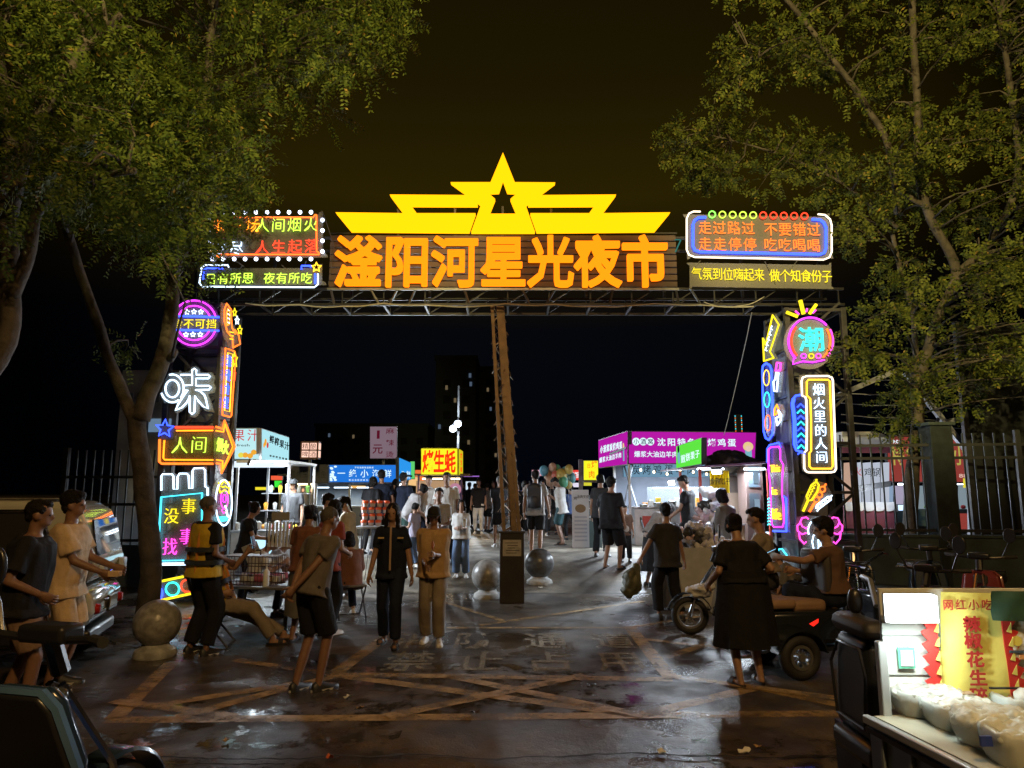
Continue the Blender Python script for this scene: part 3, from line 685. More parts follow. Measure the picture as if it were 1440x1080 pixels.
s = Sign('neon_sign', 'tall white and yellow framed neon board with five white characters on the right column', 'neon sign', ('y', FR), (1148, 597))
s.panel([Z6(*p) for p in ((415,690),(430,665),(660,662),(690,680))] + [Z7(*p) for p in ((618,390),(600,420),(420,425),(385,400),(375,280),(398,260))] , m_acrd)
s.neon([Z6(435,835), Z6(430,720), Z6(440,690), Z6(470,680), Z6(640,678), Z6(672,690), Z6(680,715)] + [Z7(*p) for p in ((608,390),(598,408),(575,414),(420,414),(400,405),(390,385),(388,280),(406,262),(408,60))] + [Z6(468,870), Z6(460,845)], 'pwhite', .016, True)
s.neon([Z6(500,860), Z6(472,832), Z6(472,725), Z6(485,708), Z6(640,708), Z6(655,720)] + [Z7(*p) for p in ((586,370),(575,388),(440,388),(425,372),(425,282),(437,268),(437,60))], 'gold', .015, True)
for ch, (x, y) in zip('烟火里的人间', (Z6(568,785), Z6(570,895), Z6(576,1000), Z7(503,125), Z7(505,215), Z7(510,308))): s.text(ch, x, y, 18, 18.5, 'white', off=-.014)
s = Sign('neon_sign', 'blue neon capsule of stacked chevrons beside the tall white framed board', 'neon sign', ('y', FR-.03), (1119, 597))
s.panel([Z6(*p) for p in ((352,880),(370,840),(410,828),(470,850))] + [Z7(*p) for p in ((405,200),(400,262),(350,280),(315,240))], acrylic('blue_acrylic', (1,1,1)))
s.neon([Z6(420,830), Z6(385,835), Z6(360,865), Z6(354,900)] + [Z7(*p) for p in ((318,60),(320,220),(335,262),(375,275))], 'blue', .020)
s.neon([Z6(378,860), Z6(368,900)] + [Z7(*p) for p in ((332,60),(335,215),(345,240))], 'blue', .012)
for i in range(5):
    x, y = Z6(423, 905+91*i) if i < 2 else (None, None)
ys_ = [Z6(0, 900)[1] + i*8.25 for i in range(9)]
for i, y in enumerate(ys_): xx = 1124.5 + i*.12; s.neon([(xx-5, y+5), (xx, y), (xx+5, y+5)], 'blue' if i % 2 == 0 else 'teal', .012)
s = Sign('neon_sign', 'three neon food skewers, yellow, orange and white, on the right column', 'neon sign', ('y', FR), (1147, 697))
s.panel([Z7(*p) for p in ((470,455),(490,470),(550,490),(590,565),(480,690),(370,680),(410,560))])
s.neon([Z7(*p) for p in ((475,460),(470,480),(440,500),(405,580),(415,608),(440,605),(480,545),(490,500),(475,480))], 'yellow', .016); s.neon([Z7(415,608), Z7(382,682)], 'yellow', .020)
for i in range(5): s.neon([Z7(470-12*i, 500+22*i), Z7(448-8*i, 512+20*i), Z7(462-12*i, 524+20*i)], 'yellow', .010)
for x, y in ((515,530),(495,568),(474,602)): s.circ(*Z7(x, y), 3.9, 3.9, 'redor', .012, n=12)
s.neon([Z7(460,625), Z7(425,685)], 'redor', .020); s.neon([Z7(528,510), Z7(540,492)], 'redor', .014)
s.neon([Z7(*p) for p in ((475,640),(470,660),(490,665),(575,600),(572,580),(552,580))], 'white', .012, True); s.neon([Z7(560,590), Z7(582,572)], 'white', .012); s.neon([Z7(490,660), Z7(478,682)], 'white', .012)
for x, y in ((492,645),(520,622),(548,600)): s.circ(*Z7(x, y), 2.4, 2.4, 'white', .010, n=10)
s = Sign('neon_sign', 'flower shaped neon with white hood, pink petals and cyan stems low on the right column', 'neon sign', ('y', FR), (1150, 760))
s.panel([Z7(*p) for p in ((340,720),(420,710),(495,715),(580,712),(650,740),(650,830),(600,860),(595,1045),(400,1045),(385,910),(335,860))])
s.circ(*Z7(497, 812), 16.5, 17, 'white', .013, -20, 200, n=20)
for sx in (1, -1):
    f = lambda x, y: Z7(497+sx*(x-497), y)
    s.neon([f(*p) for p in ((575,735),(590,722),(620,728),(632,755),(618,785),(590,800),(580,790))], 'pink', .013)
    s.neon([f(*p) for p in ((630,760),(652,780),(650,815),(620,840),(590,830))], 'pink', .013)
    s.neon([f(*p) for p in ((640,830),(635,870),(605,905),(590,890))], 'pink', .013)
    s.neon([f(*p) for p in ((555,960),(590,940),(588,1010),(560,1042),(540,1040))], 'cyan', .013)
    s.neon([f(*p) for p in ((525,955),(528,1030),(505,1040))], 'cyan', .013)
    s.neon([f(*p) for p in ((510,850),(540,845),(550,890),(540,940),(515,955),(505,930),(508,860))], 'white', .012)

# ---- centre support pole on its dark box foot
pole = thing('support_pole', 'slanting lattice support pole rising from a dark box foot to the gate beam', 'pole', (gnd(720, 838).x, GY+.02, gz(GY)))
m_bronze = mat('brown_painted_steel', (.16, .105, .06), .45, .4, noise_=.3, nscale=5)
pb = V((pole.location.x, pole.location.y, 0)); tp = at(700, 430, GY+.3)-pb; bt = V((0, 0, 1.12))
B().box((0, 0, .56), (.40, .40, 1.12)).build('foot_box', mat('dark_box', (.030, .024, .02), .4, noise_=.3, nscale=4), pole, .01)
B().box((0, 0, 1.13), (.43, .43, .03)).build('box_lid', m_steel, pole, .004)
B().box((.0, -.206, .88), (.30, .008, .26)).build('notice_plate', mat('notice_white', (.42, .40, .36), .6, noise_=.2, nscale=12), pole, .002)
m_ink = mat('ink', (.06, .05, .05), .7)
for i in range(5): B().box((-.01+(.02 if i % 2 else 0), -.2115, .96-.04*i), (.22-.05*(i % 3), .002, .011)).build('notice_line', m_ink, pole)
posts = [((-.13, -.1), (-.10, -.06)), ((.12, -.1), (.08, -.06)), ((-.0, .12), (.0, .08))]
for (a, b_), (c_, d_) in posts: B().bar(bt+V((a, b_, .02)), tp+V((c_, d_, 0)), .06).build('lattice_post', m_bronze, pole, .004)
B().bar(bt+V((.04, -.13, .02)), tp+V((.02, -.09, 0)), .09, .02).build('flat_strip', m_bronze, pole, .002)
for i in range(26):
    t0, t1 = i/26, (i+1)/26; k = i % 3; k2 = (i+1) % 3
    p = (bt+V((*posts[k][0], .02))).lerp(tp+V((*posts[k][1], 0)), t0); q = (bt+V((*posts[k2][0], .02))).lerp(tp+V((*posts[k2][1], 0)), t1)
    B().bar(p, q, .022).build('lacing_bar', m_bronze, pole)
def dangling():
    b = B(); r = random.Random(5)
    for k in range(3):
        P = []
        for i in range(150):
            t = i/149; c_ = bt.lerp(tp, t); a = t*34+k*2.1; R_ = .17-.05*t+.025*noise.noise(V((t*30, k, 0))); P.append(c_+V((R_*cos(a), R_*sin(a)*.8, .05*noise.noise(V((t*50, k, 3))))))
        b.tube(P, .006, 4)
        for i in range(0, 150, 5):
            p = P[i]; d = V((r.uniform(-1, 1), r.uniform(-1, 1), -1.2)).normalized()*.09; b.bar(p, p+d, .02, .006)
    return b
o = dangling().build('string_lights', mat('bronze_string', (.22, .15, .09), .5), pole); o['kind'] = 'stuff'
# ---- ball bollards
m_stone = mat('granite', (.26, .25, .23), .32, noise_=.35, nscale=14, bump=.15, bscale=30)
m_stonew = mat('whitewashed_stone', (.40, .40, .38), .6, noise_=.5, nscale=6, bump=.3)
def bollard(px, py_bot, R_, label, mb=None):
    p = gnd(px, py_bot); t = thing('ball_bollard', label, 'bollard', (p.x, p.y+.15, gz(p.y)), rnd.random()*3, 'stone ball bollards around the entrance')
    B().lathe([(R_*.86, 0), (R_*.9, .03), (R_*.84, .08), (R_*.62, .11), (R_*.55, .14)], n=20).build('base', m_stonew, t, smooth=True)
    b = B().ell((0, 0, .11+R_*.98), R_, 36, 24); b.build('ball', mb or m_stone, t, smooth=True, ang=180); return t
bollard(208, 928, .25, 'large stone ball bollard on the left road in front of the guard')
bollard(685, 843, .27, 'pale stone ball bollard with whitewashed base left of the pole foot')
bollard(759, 823, .27, 'dark grey stone ball bollard right of the pole foot', mat('dark_granite', (.09, .095, .10), .3, noise_=.3, nscale=14))
# ------------------------------------------------------------------ trees
def inpoly(x, y, P):
    c = False; n = len(P); j = n-1
    for i in range(n):
        if (P[i][1] > y) != (P[j][1] > y) and x < (P[j][0]-P[i][0])*(y-P[i][1])/(P[j][1]-P[i][1])+P[i][0]: c = not c
        j = i
    return c
def leaf_mat(name, c1, c2):
    m = bpy.data.materials.new(name); m.use_nodes = True; n = m.node_tree.nodes; L = m.node_tree.links; b = n['Principled BSDF']
    g = n.new('ShaderNodeNewGeometry'); r = n.new('ShaderNodeValToRGB'); r.color_ramp.elements[0].color = (*c1, 1); r.color_ramp.elements[1].color = (*c2, 1)
    e = r.color_ramp.elements.new(.96); e.color = (*c2, 1); r.color_ramp.elements[-1].color = (.30, .20, .05, 1)
    L.new(g.outputs['Random Per Island'], r.inputs[0]); L.new(r.outputs[0], b.inputs['Base Color']); b.inputs['Roughness'].default_value = .6
    b.inputs['Specular IOR Level'].default_value = .15
    tr = n.new('ShaderNodeBsdfTranslucent'); L.new(r.outputs[0], tr.inputs[0]); ms = n.new('ShaderNodeMixShader'); ms.inputs[0].default_value = .35
    L.new(b.outputs[0], ms.inputs[1]); L.new(tr.outputs[0], ms.inputs[2]); L.new(ms.outputs[0], n['Material Output'].inputs[0]); return m
m_leafA = leaf_mat('leaf_pinnate', (.035, .065, .012), (.13, .165, .026)); m_leafB = leaf_mat('leaf_broad', (.04, .065, .014), (.155, .17, .03))
def bark_mat():
    m = mat('bark', (.07, .058, .045), .85, noise_=.5, nscale=5, bump=.9, bscale=16); return m
m_bark = bark_mat()
def fronds(centers, npf, L, pairs, ll, lw, droop, seed, parent, m, name='crown'):
    g = np.random.default_rng(seed); C = []; D = []
    for (c, r) in centers:
        n = int(npf*(r/.45)**1.6)
        d = g.normal(size=(n, 3)); d /= np.linalg.norm(d, axis=1)[:, None]; rad = r*g.uniform(.25, 1, size=(n, 1))**.6
        p = np.array(c)+d*rad*np.array([1, 1, .75]); C.append(p); dd = d*.9+g.normal(size=(n, 3))*.45+np.array([0, 0, -droop]); D.append(dd)
    P = np.concatenate(C); D = np.concatenate(D); D /= np.linalg.norm(D, axis=1)[:, None]; N = len(P)
    Ls = L*g.uniform(.6, 1.25, size=N)
    up = np.array([0, 0, 1.])+g.normal(size=(N, 3))*.5; S = np.cross(D, up); S /= np.linalg.norm(S, axis=1)[:, None]; U = np.cross(S, D)
    vs = np.empty((N, pairs*2, 4, 3), dtype=np.float32)
    for k in range(pairs):
        t = (k+.6)/pairs; base = P+D*(Ls*t)[:, None]+np.array([0, 0, -.10])*(t*t*Ls)[:, None]*1.2
        for q, sg in enumerate((-1, 1)):
            jit = g.normal(size=(N, 3))*.22; a = S*sg*.85+D*.45+U*.15*g.uniform(-1, .6, size=(N, 1))+jit; a /= np.linalg.norm(a, axis=1)[:, None]
            w = np.cross(a, U+jit*.6); w /= np.linalg.norm(w, axis=1)[:, None]; l = (ll*g.uniform(.7, 1.2, size=N)*(1-.35*abs(t-.45)))[:, None]
            vs[:, k*2+q, 0] = base; vs[:, k*2+q, 1] = base+a*l*.5+w*lw/2; vs[:, k*2+q, 2] = base+a*l; vs[:, k*2+q, 3] = base+a*l*.5-w*lw/2
    vs = vs.reshape(-1, 3); nf = len(vs)//4
    me = bpy.data.meshes.new(name); me.vertices.add(len(vs)); me.vertices.foreach_set('co', vs.ravel())
    me.loops.add(nf*4); me.loops.foreach_set('vertex_index', np.arange(nf*4, dtype=np.int32)); me.polygons.add(nf)
    me.polygons.foreach_set('loop_start', np.arange(0, nf*4, 4, dtype=np.int32)); me.polygons.foreach_set('loop_total', np.full(nf, 4, dtype=np.int32))
    me.update(); me.validate(); me.materials.append(m); o = bpy.data.objects.new(name, me); COL.objects.link(o); o.parent = parent; o['kind'] = 'stuff'; return o
def limb(b, pts, r0, r1, seed=0, n=8, sub=5):
    P = []; R = []
    for i in range(len(pts)-1):
        p0 = V(pts[max(0, i-1)]); p1 = V(pts[i]); p2 = V(pts[i+1]); p3 = V(pts[min(len(pts)-1, i+2)])
        for k in range(sub):
            t = k/sub; q = .5*((2*p1)+(-p0+p2)*t+(2*p0-5*p1+4*p2-p3)*t*t+(-p0+3*p1-3*p2+p3)*t**3); P.append(q)
    P.append(V(pts[-1])); N = len(P)
    for i in range(N):
        t = i/(N-1); R.append((r0+(r1-r0)*t**.8)*(1+.10*noise.noise(P[i]*2.3+V((seed, 0, 0))))); P[i] = P[i]+V((noise.noise(P[i]*1.7+V((seed, 9, 0))), noise.noise(P[i]*1.7+V((3, seed, 0))), 0))*R[-1]*.35
    b.tube(P, R, n); return P
def tree(label, base, limbs, polys, nclust, leafargs, m, seed, r_cl=(.3, .6), group=None):
    t = thing('tree', label, 'tree', base, 0, group); r = random.Random(seed); bs = V(base); b = B(); pts = []
    for pl, r0, r1 in limbs: pts += limb(b, [V(p) if abs(p[0]) < 5 and abs(p[1]) < 5 else at(*p)-bs for p in pl], r0, r1, seed+len(pts))
    cl = []; tries = 0
    while len(cl) < nclust and tries < nclust*60:
        tries += 1; P = polys[r.randrange(len(polys))] if False else r.choices(polys, weights=[q[2] for q in polys])[0]
        poly, yr, _ = P; xs = [p[0] for p in poly]; ys = [p[1] for p in poly]; x = r.uniform(min(xs), max(xs)); y = r.uniform(min(ys), max(ys))
        if not inpoly(x, y, poly): continue
        c = at(x, y, r.uniform(*yr))-bs; cl.append((c, r.uniform(*r_cl)))
    br = B()
    for c, rad in cl:
        q = min(pts, key=lambda p: (p-c).length+max(0, p.z-c.z)*.8)
        if (q-c).length < 3.2:
            mid = q.lerp(c, .5)+V((r.uniform(-.2, .2), r.uniform(-.2, .2), .12)); br.tube([q, q.lerp(mid, .5)+V((0, 0, .05)), mid, c], [.022, .018, .013, .005], 5)
            for _ in range(2): br.tube([c.lerp(mid, .3), c+V((r.uniform(-1, 1), r.uniform(-1, 1), r.uniform(-.8, .4)))*rad*.9], [.007, .003], 4)
    b.build('trunk', m_bark, t, smooth=True, ang=180)
    o = br.build('branches', m_bark, t, smooth=True, ang=180); o['kind'] = 'stuff'
    fronds([(tuple(c), rr) for c, rr in cl], *leafargs, seed, t, m); return t
# left gate tree
bl = gnd(205, 872)
polyL = [[(40,-120),(600,-120),(575,10),(520,85),(470,100),(455,160),(400,200),(365,175),(352,235),(375,262),(345,292),(330,300),(300,330),(312,380),(245,400),(215,425),(180,410),(150,330),(60,300)],
         [(380,-60),(560,-60),(560,20),(500,80),(400,120)], [(100,100),(330,100),(330,300),(280,330),(180,330)]]
tree('tall forked tree with feathery leaves in front of the left gate column', (bl.x, bl.y, 0),
  [([(0,0,-.05),(.02,0,.8),(203,700,bl.y),(198,640,bl.y),(190,575,bl.y)], .165, .12),
   ([(195,590,bl.y),(205,560,bl.y),(222,525,bl.y-.05),(236,480,bl.y-.1),(242,420,bl.y-.1),(248,340,bl.y-.15),(258,255,bl.y-.3),(272,195,bl.y-.4),(287,140,bl.y-.5),(294,90,bl.y-.6),(300,20,bl.y-.6),(310,-80,bl.y-.6)], .14, .05),
   ([(192,600,bl.y),(172,550,bl.y),(150,500,bl.y-.1),(132,440,bl.y-.2),(112,380,bl.y-.3),(92,315,bl.y-.5),(80,240,bl.y-.6),(90,120,bl.y-.6)], .10, .05),
   ([(290,130,bl.y-.5),(330,110,bl.y-.7),(380,90,bl.y-.8),(430,45,bl.y-.8),(500,0,bl.y-.8)], .05, .02),
   ([(262,240,bl.y-.3),(225,200,bl.y-.2),(180,120,bl.y-.4),(150,20,bl.y-.4)], .07, .03),
   ([(240,505,bl.y-.1),(246,495,bl.y-.3),(243,500,bl.y-.45)], .06, .05)],
  [(polyL[0], (bl.y-2.6, bl.y+.6), 5), (polyL[1], (bl.y-1.6, bl.y-.4), 1), (polyL[2], (bl.y-2.0, bl.y-.6), 1.6), ([(185,470),(215,465),(215,510),(150,520),(140,500)], (bl.y-.4, bl.y+.4), .12)],
  200, (54, .34, 8, .074, .028, .45), m_leafA, 5, (.20, .46))
# far left tree, close to the camera
tree('dark leaning tree at the far left edge, closest to the camera', (-6.0, 7.4, 0),
  [([(0,0,-.05),(.03,0,1.2),(.05,0,2.2),(8,480,7.4),(14,380,7.4),(10,300,7.4),(15,200,7.3),(-10,60,7.2)], .13, .07),
   ([(15,420,7.4),(40,350,7.2),(58,290,7.0),(110,255,6.8),(190,240,6.6)], .09, .03), ([(14,300,7.4),(50,180,7),(110,80,6.8),(170,20,6.6)], .08, .03)],
  [([(-160,-100),(240,-100),(220,60),(190,150),(210,270),(100,300),(40,310),(-60,330),(-160,300)], (5.9, 8.0), 1)],
  60, (44, .32, 8, .070, .026, .45), m_leafA, 15, (.26, .5))
# right tree
br_ = gnd(1282, 812)
ry = br_.y
tree('tall broad leaved tree with slender trunk in front of the right fence', (br_.x, br_.y, 0),
  [([(0,0,-.05),(1280,760,ry),(1281,700,ry),(1286,640,ry),(1291,570,ry),(1290,520,ry)], .15, .11),
   ([(1291,560,ry),(1288,500,ry),(1282,430,ry-.1),(1266,380,ry-.3),(1255,330,ry-.5)], .07, .04),
   ([(1291,540,ry),(1318,450,ry-.2),(1345,380,ry-.3),(1310,310,ry-.5),(1292,250,ry-.6),(1290,150,ry-.8),(1284,40,ry-.9),(1280,-80,ry-.9)], .10, .06),
   ([(1262,300,ry-.6),(1250,210,ry-.7),(1220,150,ry-.9),(1180,95,ry-1.1),(1140,40,ry-1.3),(1090,-20,ry-1.3)], .07, .04),
   ([(1300,290,ry-.5),(1262,262,ry-.6),(1246,200,ry-.7)], .05, .05),
   ([(1345,385,ry-.3),(1400,330,ry-.3),(1432,240,ry-.4),(1420,120,ry-.6),(1405,20,ry-.6)], .08, .05),
   ([(1180,100,ry-1.1),(1120,75,ry-1.3),(1060,85,ry-1.6)], .03, .012), ([(1262,320,ry-.4),(1180,255,ry-.3),(1090,215,ry-.2),(1000,190,ry-.1)], .04, .012)],
  [([(1030,-120),(1600,-120),(1600,560),(1420,560),(1400,545),(1330,575),(1290,560),(1275,520),(1180,510),(1170,440),(1178,400),(1185,330),(1180,260),(1230,200),(1180,130),(1100,95),(1050,110),(1010,130),(992,95),(1000,60)], (ry-2.6, ry+.5), 6),
   ([(945,175),(1010,150),(1090,160),(1180,210),(1180,270),(1100,265),(1040,250),(985,268),(960,235)], (ry-.6, ry+.5), .8),
   ([(1240,555),(1278,548),(1282,610),(1262,625),(1235,590)], (ry-.2, ry+.1), .10)],
  250, (56, .25, 5, .086, .042, .35), m_leafB, 25, (.20, .46))

# ------------------------------------------------------------------ fences
m_fence = mat('black_fence_steel', (.03, .033, .036), .45, .2); m_wallg = mat('rendered_wall', (.045, .065, .07), .85, noise_=.3, nscale=2.5, bump=.3)
m_picket = mat('grey_fence_steel', (.028, .038, .044), .4, .3)
FXY = 13.6
def fence(label, x0, x1, y0, y1, zb, zt, pitch_, wall=True, rails=(.1, 1.55, 1.75), zoff=0):
    t = thing('picket_fence', label, 'fence', (x0, y0, gz(y0)), atan2(y1-y0, x1-x0)); L = sqrt((x1-x0)**2+(y1-y0)**2); g0 = gz(y0)
    n = int(L/pitch_); pk = None
    for i in range(n+1):
        x = i*pitch_+.04
        if pk is None: pk = B().box((0, 0, 0), (.026, .026, zt-zb)).build('picket', m_picket, t); pk.location = (x, 0, (zb+zt)/2-g0)
        else: o = pk.copy(); COL.objects.link(o); o.location = (x, 0, (zb+zt)/2-g0)
    for r_ in rails: B().box((L/2, 0, zb+r_-g0), (L, .045, .05)).build('rail', m_fence, t)
    k = max(1, int(L/2.6))
    for i in range(k+1): B().box((L*i/k, .0, (zt+.05-g0)/2), (.09, .09, zt+.05-g0)).build('post', m_fence, t, .004)
    if wall:
        w = thing('fence_wall', 'low rendered wall carrying the picket fence on the right' if x0 > 0 else 'low dark wall under the left picket fence', 'wall', (x0, y0, 0), atan2(y1-y0, x1-x0))
        B().box((L/2, .02, (zb-.02)/2), (L, .20, zb-.02)).build('wall_body', m_wallg, w, .006); B().box((L/2, .02, zb), (L, .26, .05)).build('coping', m_wallg, w, .005)
    return t
fence('black picket fence with pale uprights on a low wall right of the gate', RX1+.05, 12.6, FXY, FXY-1.2, .98, 2.85, .177, rails=(.10, .45, 1.42, 1.66)[0:1]+(1.42, 1.66))
fence('short dark picket fence behind the forked tree left of the gate', -8.35, LX0-.05, 13.4, 13.2, .8, 2.55, .168, rails=(.1, .75, 1.25))
# grey square pillar and roof braces behind the right tree
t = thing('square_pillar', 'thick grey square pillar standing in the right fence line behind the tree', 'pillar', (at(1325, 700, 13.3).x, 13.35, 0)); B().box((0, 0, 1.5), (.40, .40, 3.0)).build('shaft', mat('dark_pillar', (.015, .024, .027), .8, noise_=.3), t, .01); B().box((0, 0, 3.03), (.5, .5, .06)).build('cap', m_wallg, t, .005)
m_brace = mat('pale_brace_steel', (.32, .33, .36), .45, .4)
t = thing('roof_frame', 'pale steel roof frame braces rising behind the right fence', 'steel frame', at(1365, 640, 15))
o0 = V(t.location); q = lambda x, y, Y=15: at(x, y, Y)-o0
B().bar(q(1181, 555), q(1258, 522), .10).build('brace', m_brace, t); B().bar(q(1273, 524), q(1366, 642), .10).build('brace', m_brace, t)
B().bar(q(1330, 593), q(1366, 585), .08).build('brace', m_brace, t); B().bar(q(1329, 594), q(1331, 700), .06).build('brace', m_brace, t); B().bar(q(1366, 500), q(1366, 760), .10).build('post', m_brace, t)
B().bar(q(1311, 612), q(1327, 570), .05).build('brace', m_steel, t)
for i, (ya, yb) in enumerate(((533, 534), (553, 553), (567, 570), (583, 588), (594, 597))):
    cable('power_line', [at(1183, ya, 16), at(1290, yb+1, 16.5), at(1440, yb+8, 17)], .012, mat('pale_wire', (.22, .22, .24), .5), ['highest', 'second highest', 'middle', 'second lowest', 'lowest'][i]+' of the thin wires crossing behind the right tree trunk', .01, cat='power line')
# black hoarding at the far right behind the fence
t = thing('hoarding', 'tall black hoarding standing behind the fence at the far right', 'hoarding', (at(1367, 700, 14.2).x, 14.2, 0)); B().box((2.4, .1, 2.6), (4.8, .06, 5.2)).build('board', mat('black_board', (.012, .014, .016), .6), t)
B().bar((0, 0, 0), (0, 0, 5.2), .1).build('edge_post', m_steel, t)

# ------------------------------------------------------------------ far dark buildings with a few lit windows
m_bldg = mat('night_building', (.30, .38, .50), .9)
def building(label, px0, px1, ytop, Y, wins, seed):
    a, b_ = at(px0, 690, Y), at(px1, 690, Y); zt = at((px0+px1)/2, ytop, Y).z; w = b_.x-a.x
    t = thing('apartment_building', label, 'building', ((a.x+b_.x)/2, Y+8, 0)); B().box((0, 0, zt/2), (w, 16, zt)).build('wall', m_bldg, t); B().box((0, 0, zt+.4), (w+.6, 16.6, .8)).build('roof', m_bldg, t)
    for x, y, c_ in wins:
        p = at(x, y, Y); f = B().box((p.x-(a.x+b_.x)/2, -8.05, p.z), (.5, .1, .9)).build('window', glow('window_'+c_, {'w': (1, .72, .38), 'c': (.5, .7, 1)}[c_], .13), t)
    rr = random.Random(seed); dark = None
    for i in range(int(w/4)):
        for k in range(int(zt/3.4)-1):
            x = -w/2+2.5+i*4; z = 4+k*3.4
            if dark is None: dark = B().box((0, 0, 0), (1.6, .08, 1.7)).build('window', mat('dark_window', (.12, .15, .20), .6), t); dark.location = (x, -8.03, z)
            elif i*k < 90: o = dark.copy(); COL.objects.link(o); o.location = (x, -8.03, z)
building('dark apartment tower with a few lit windows left of the pole', 610, 668, 505, 150, [(628,545,'w'),(640,563,'w'),(661,528,'c'),(662,540,'c'),(655,575,'w'),(659,622,'w'),(618,600,'c')], 1)
building('unlit apartment tower behind the pole with two lit windows', 672, 716, 520, 170, [(686,548,'w'),(690,575,'c'),(697,640,'w')], 2)
building('low dark distant block behind the left stalls', 440, 600, 600, 180, [(463,612,'c'),(497,614,'w')], 4)
t = thing('light_tower', 'narrow tower edged with tiny coloured lights beyond the magenta stall', 'tower', (at(1042, 690, 60).x, 60, 0)); zz = at(1042, 583, 60).z; B().box((0, 0, zz/2), (.45, .4, zz)).build('shaft', mat('olive_panel', (.10, .09, .05), .7), t)
for i in range(9):
    z = zz-.15-i*.18
    for s_ in (-1, 1): B().box((s_*.26, -.2, z), (.06, .05, .09)).build('light_dot', neonm('cyan' if (i+s_) % 2 else 'redor', .6), t)
# flood light pole
fp = at(645, 560, 42); t = thing('floodlight_pole', 'tall floodlight pole with two bright white lamps behind the stalls', 'street light', (fp.x, 42, gz(42))); B().tube([(0, 0, 0), (0, 0, fp.z+.3)], [.10, .06], 8).build('pole', m_galv, t, smooth=True)
m_flood = glow('flood', (.75, .86, 1), 40)
for px, py in ((637, 603), (644, 596)):
    p = at(px, py, 41.6)-V(t.location); B().lathe([(.02, .1), (.2, .06), (.24, -.03), (.22, -.06)], p, 12, 'y').build('lamp_housing', m_steel, t, smooth=True); B().ell(p-V((0, .08, 0)), (.19, .06, .19), 12, 8).build('lamp_lens', m_flood, t, smooth=True)
    lamp('floodlight', 'POINT', p-V((0, .35, 0)), (.8, .9, 1), 900, .15, t)

# ------------------------------------------------------------------ people
def cap(b, a, c, r0, r1, n=10, flat0=False, flat1=False, k=1.0):
    """tapered capsule"""
    a, c = V(a), V(c); d = (c-a); L = d.length; d = d.normalized() if L > 1e-6 else V((0, 0, 1))
    x = d.orthogonal().normalized(); y = d.cross(x); rr = []
    def ring(p, r): return [p+(x*cos(2*pi*i/n)+y*sin(2*pi*i/n))*r for i in range(n)]
    if not flat0: rr += [ring(a-d*r0*.95, r0*.25), ring(a-d*r0*.6, r0*.8)]
    rr += [ring(a, r0), ring(a.lerp(c, .5), (r0+r1)/2*k), ring(c, r1)]
    if not flat1: rr += [ring(c+d*r1*.6, r1*.8), ring(c+d*r1*.95, r1*.25)]
    return b.rings(rr)
def voxmesh(b, vs, name, smooth=2, disp=None):
    me = b.mesh(name, False); o = bpy.data.objects.new(name, me); TMP.collection.objects.link(o)
    md = o.modifiers.new('r', 'REMESH'); md.mode = 'VOXEL'; md.voxel_size = vs; md.use_smooth_shade = True
    if smooth: ms = o.modifiers.new('s', 'SMOOTH'); ms.factor = .5; ms.iterations = smooth
    TMP.view_layers[0].update(); me2 = bpy.data.meshes.new_from_object(o.evaluated_get(TMP.view_layers[0].depsgraph))
    bpy.data.objects.remove(o); bpy.data.meshes.remove(me); me2.name = name
    if disp:
        n = len(me2.vertices); co = np.empty(n*3, np.float32); no = np.empty(n*3, np.float32); me2.vertices.foreach_get('co', co); me2.vertices.foreach_get('normal', no)
        co = co.reshape(-1, 3); no = no.reshape(-1, 3); amp, fx, fz, sd = disp
        q = np.stack([co[:, 0]*fx+sd, co[:, 1]*fx, co[:, 2]*fz], 1); d = np.array([noise.noise(V(p)) for p in q], np.float32)
        q2 = q*2.3; d += .4*np.array([noise.noise(V(p)) for p in q2], np.float32)
        co = co+no*(d*amp)[:, None]; me2.vertices.foreach_set('co', co.ravel()); me2.update()
    me2.polygons.foreach_set('use_smooth', [True]*len(me2.polygons)); return me2
def addmesh(me, name, m, parent):
    me.materials.clear(); me.materials.append(m); o = bpy.data.objects.new(name, me); COL.objects.link(o); o.parent = parent; return o
def ik(a, c, l1, l2, hint):
    a, c = V(a), V(c); d = c-a; L = min(d.length, (l1+l2)*.999); dn = d.normalized(); c = a+dn*L
    k = (l1*l1-l2*l2+L*L)/(2*L); h = sqrt(max(0, l1*l1-k*k)); hv = V(hint); hv = (hv-dn*hv.dot(dn)); hv = hv.normalized() if hv.length > 1e-5 else V((0, 1, 0))
    return a+dn*k+hv*h, c
SKIN = mat('skin', (.30, .17, .11), .5, noise_=.08, nscale=30); SKIN2 = mat('skin_tan', (.20, .105, .066), .5, noise_=.08, nscale=30)
HAIR = mat('hair_black', (.010, .008, .007), .65, noise_=.5, nscale=60, bump=.8, bscale=90, spec=.15); HAIRG = mat('hair_cropped', (.05, .045, .04), .7)
SOLE = mat('shoe_sole', (.45, .44, .42), .6); SHOEB = mat('shoe_black', (.015, .015, .018), .5); SHOEW = mat('shoe_white', (.55, .54, .52), .5)
EYE = mat('eye_dark', (.02, .015, .012), .2)
def cloth(name, col, rough=.85, nz=.12): return mat('cloth_'+name, col, rough, noise_=nz, nscale=12, spec=.2, bump=.5, bscale=14)
PN = [0]
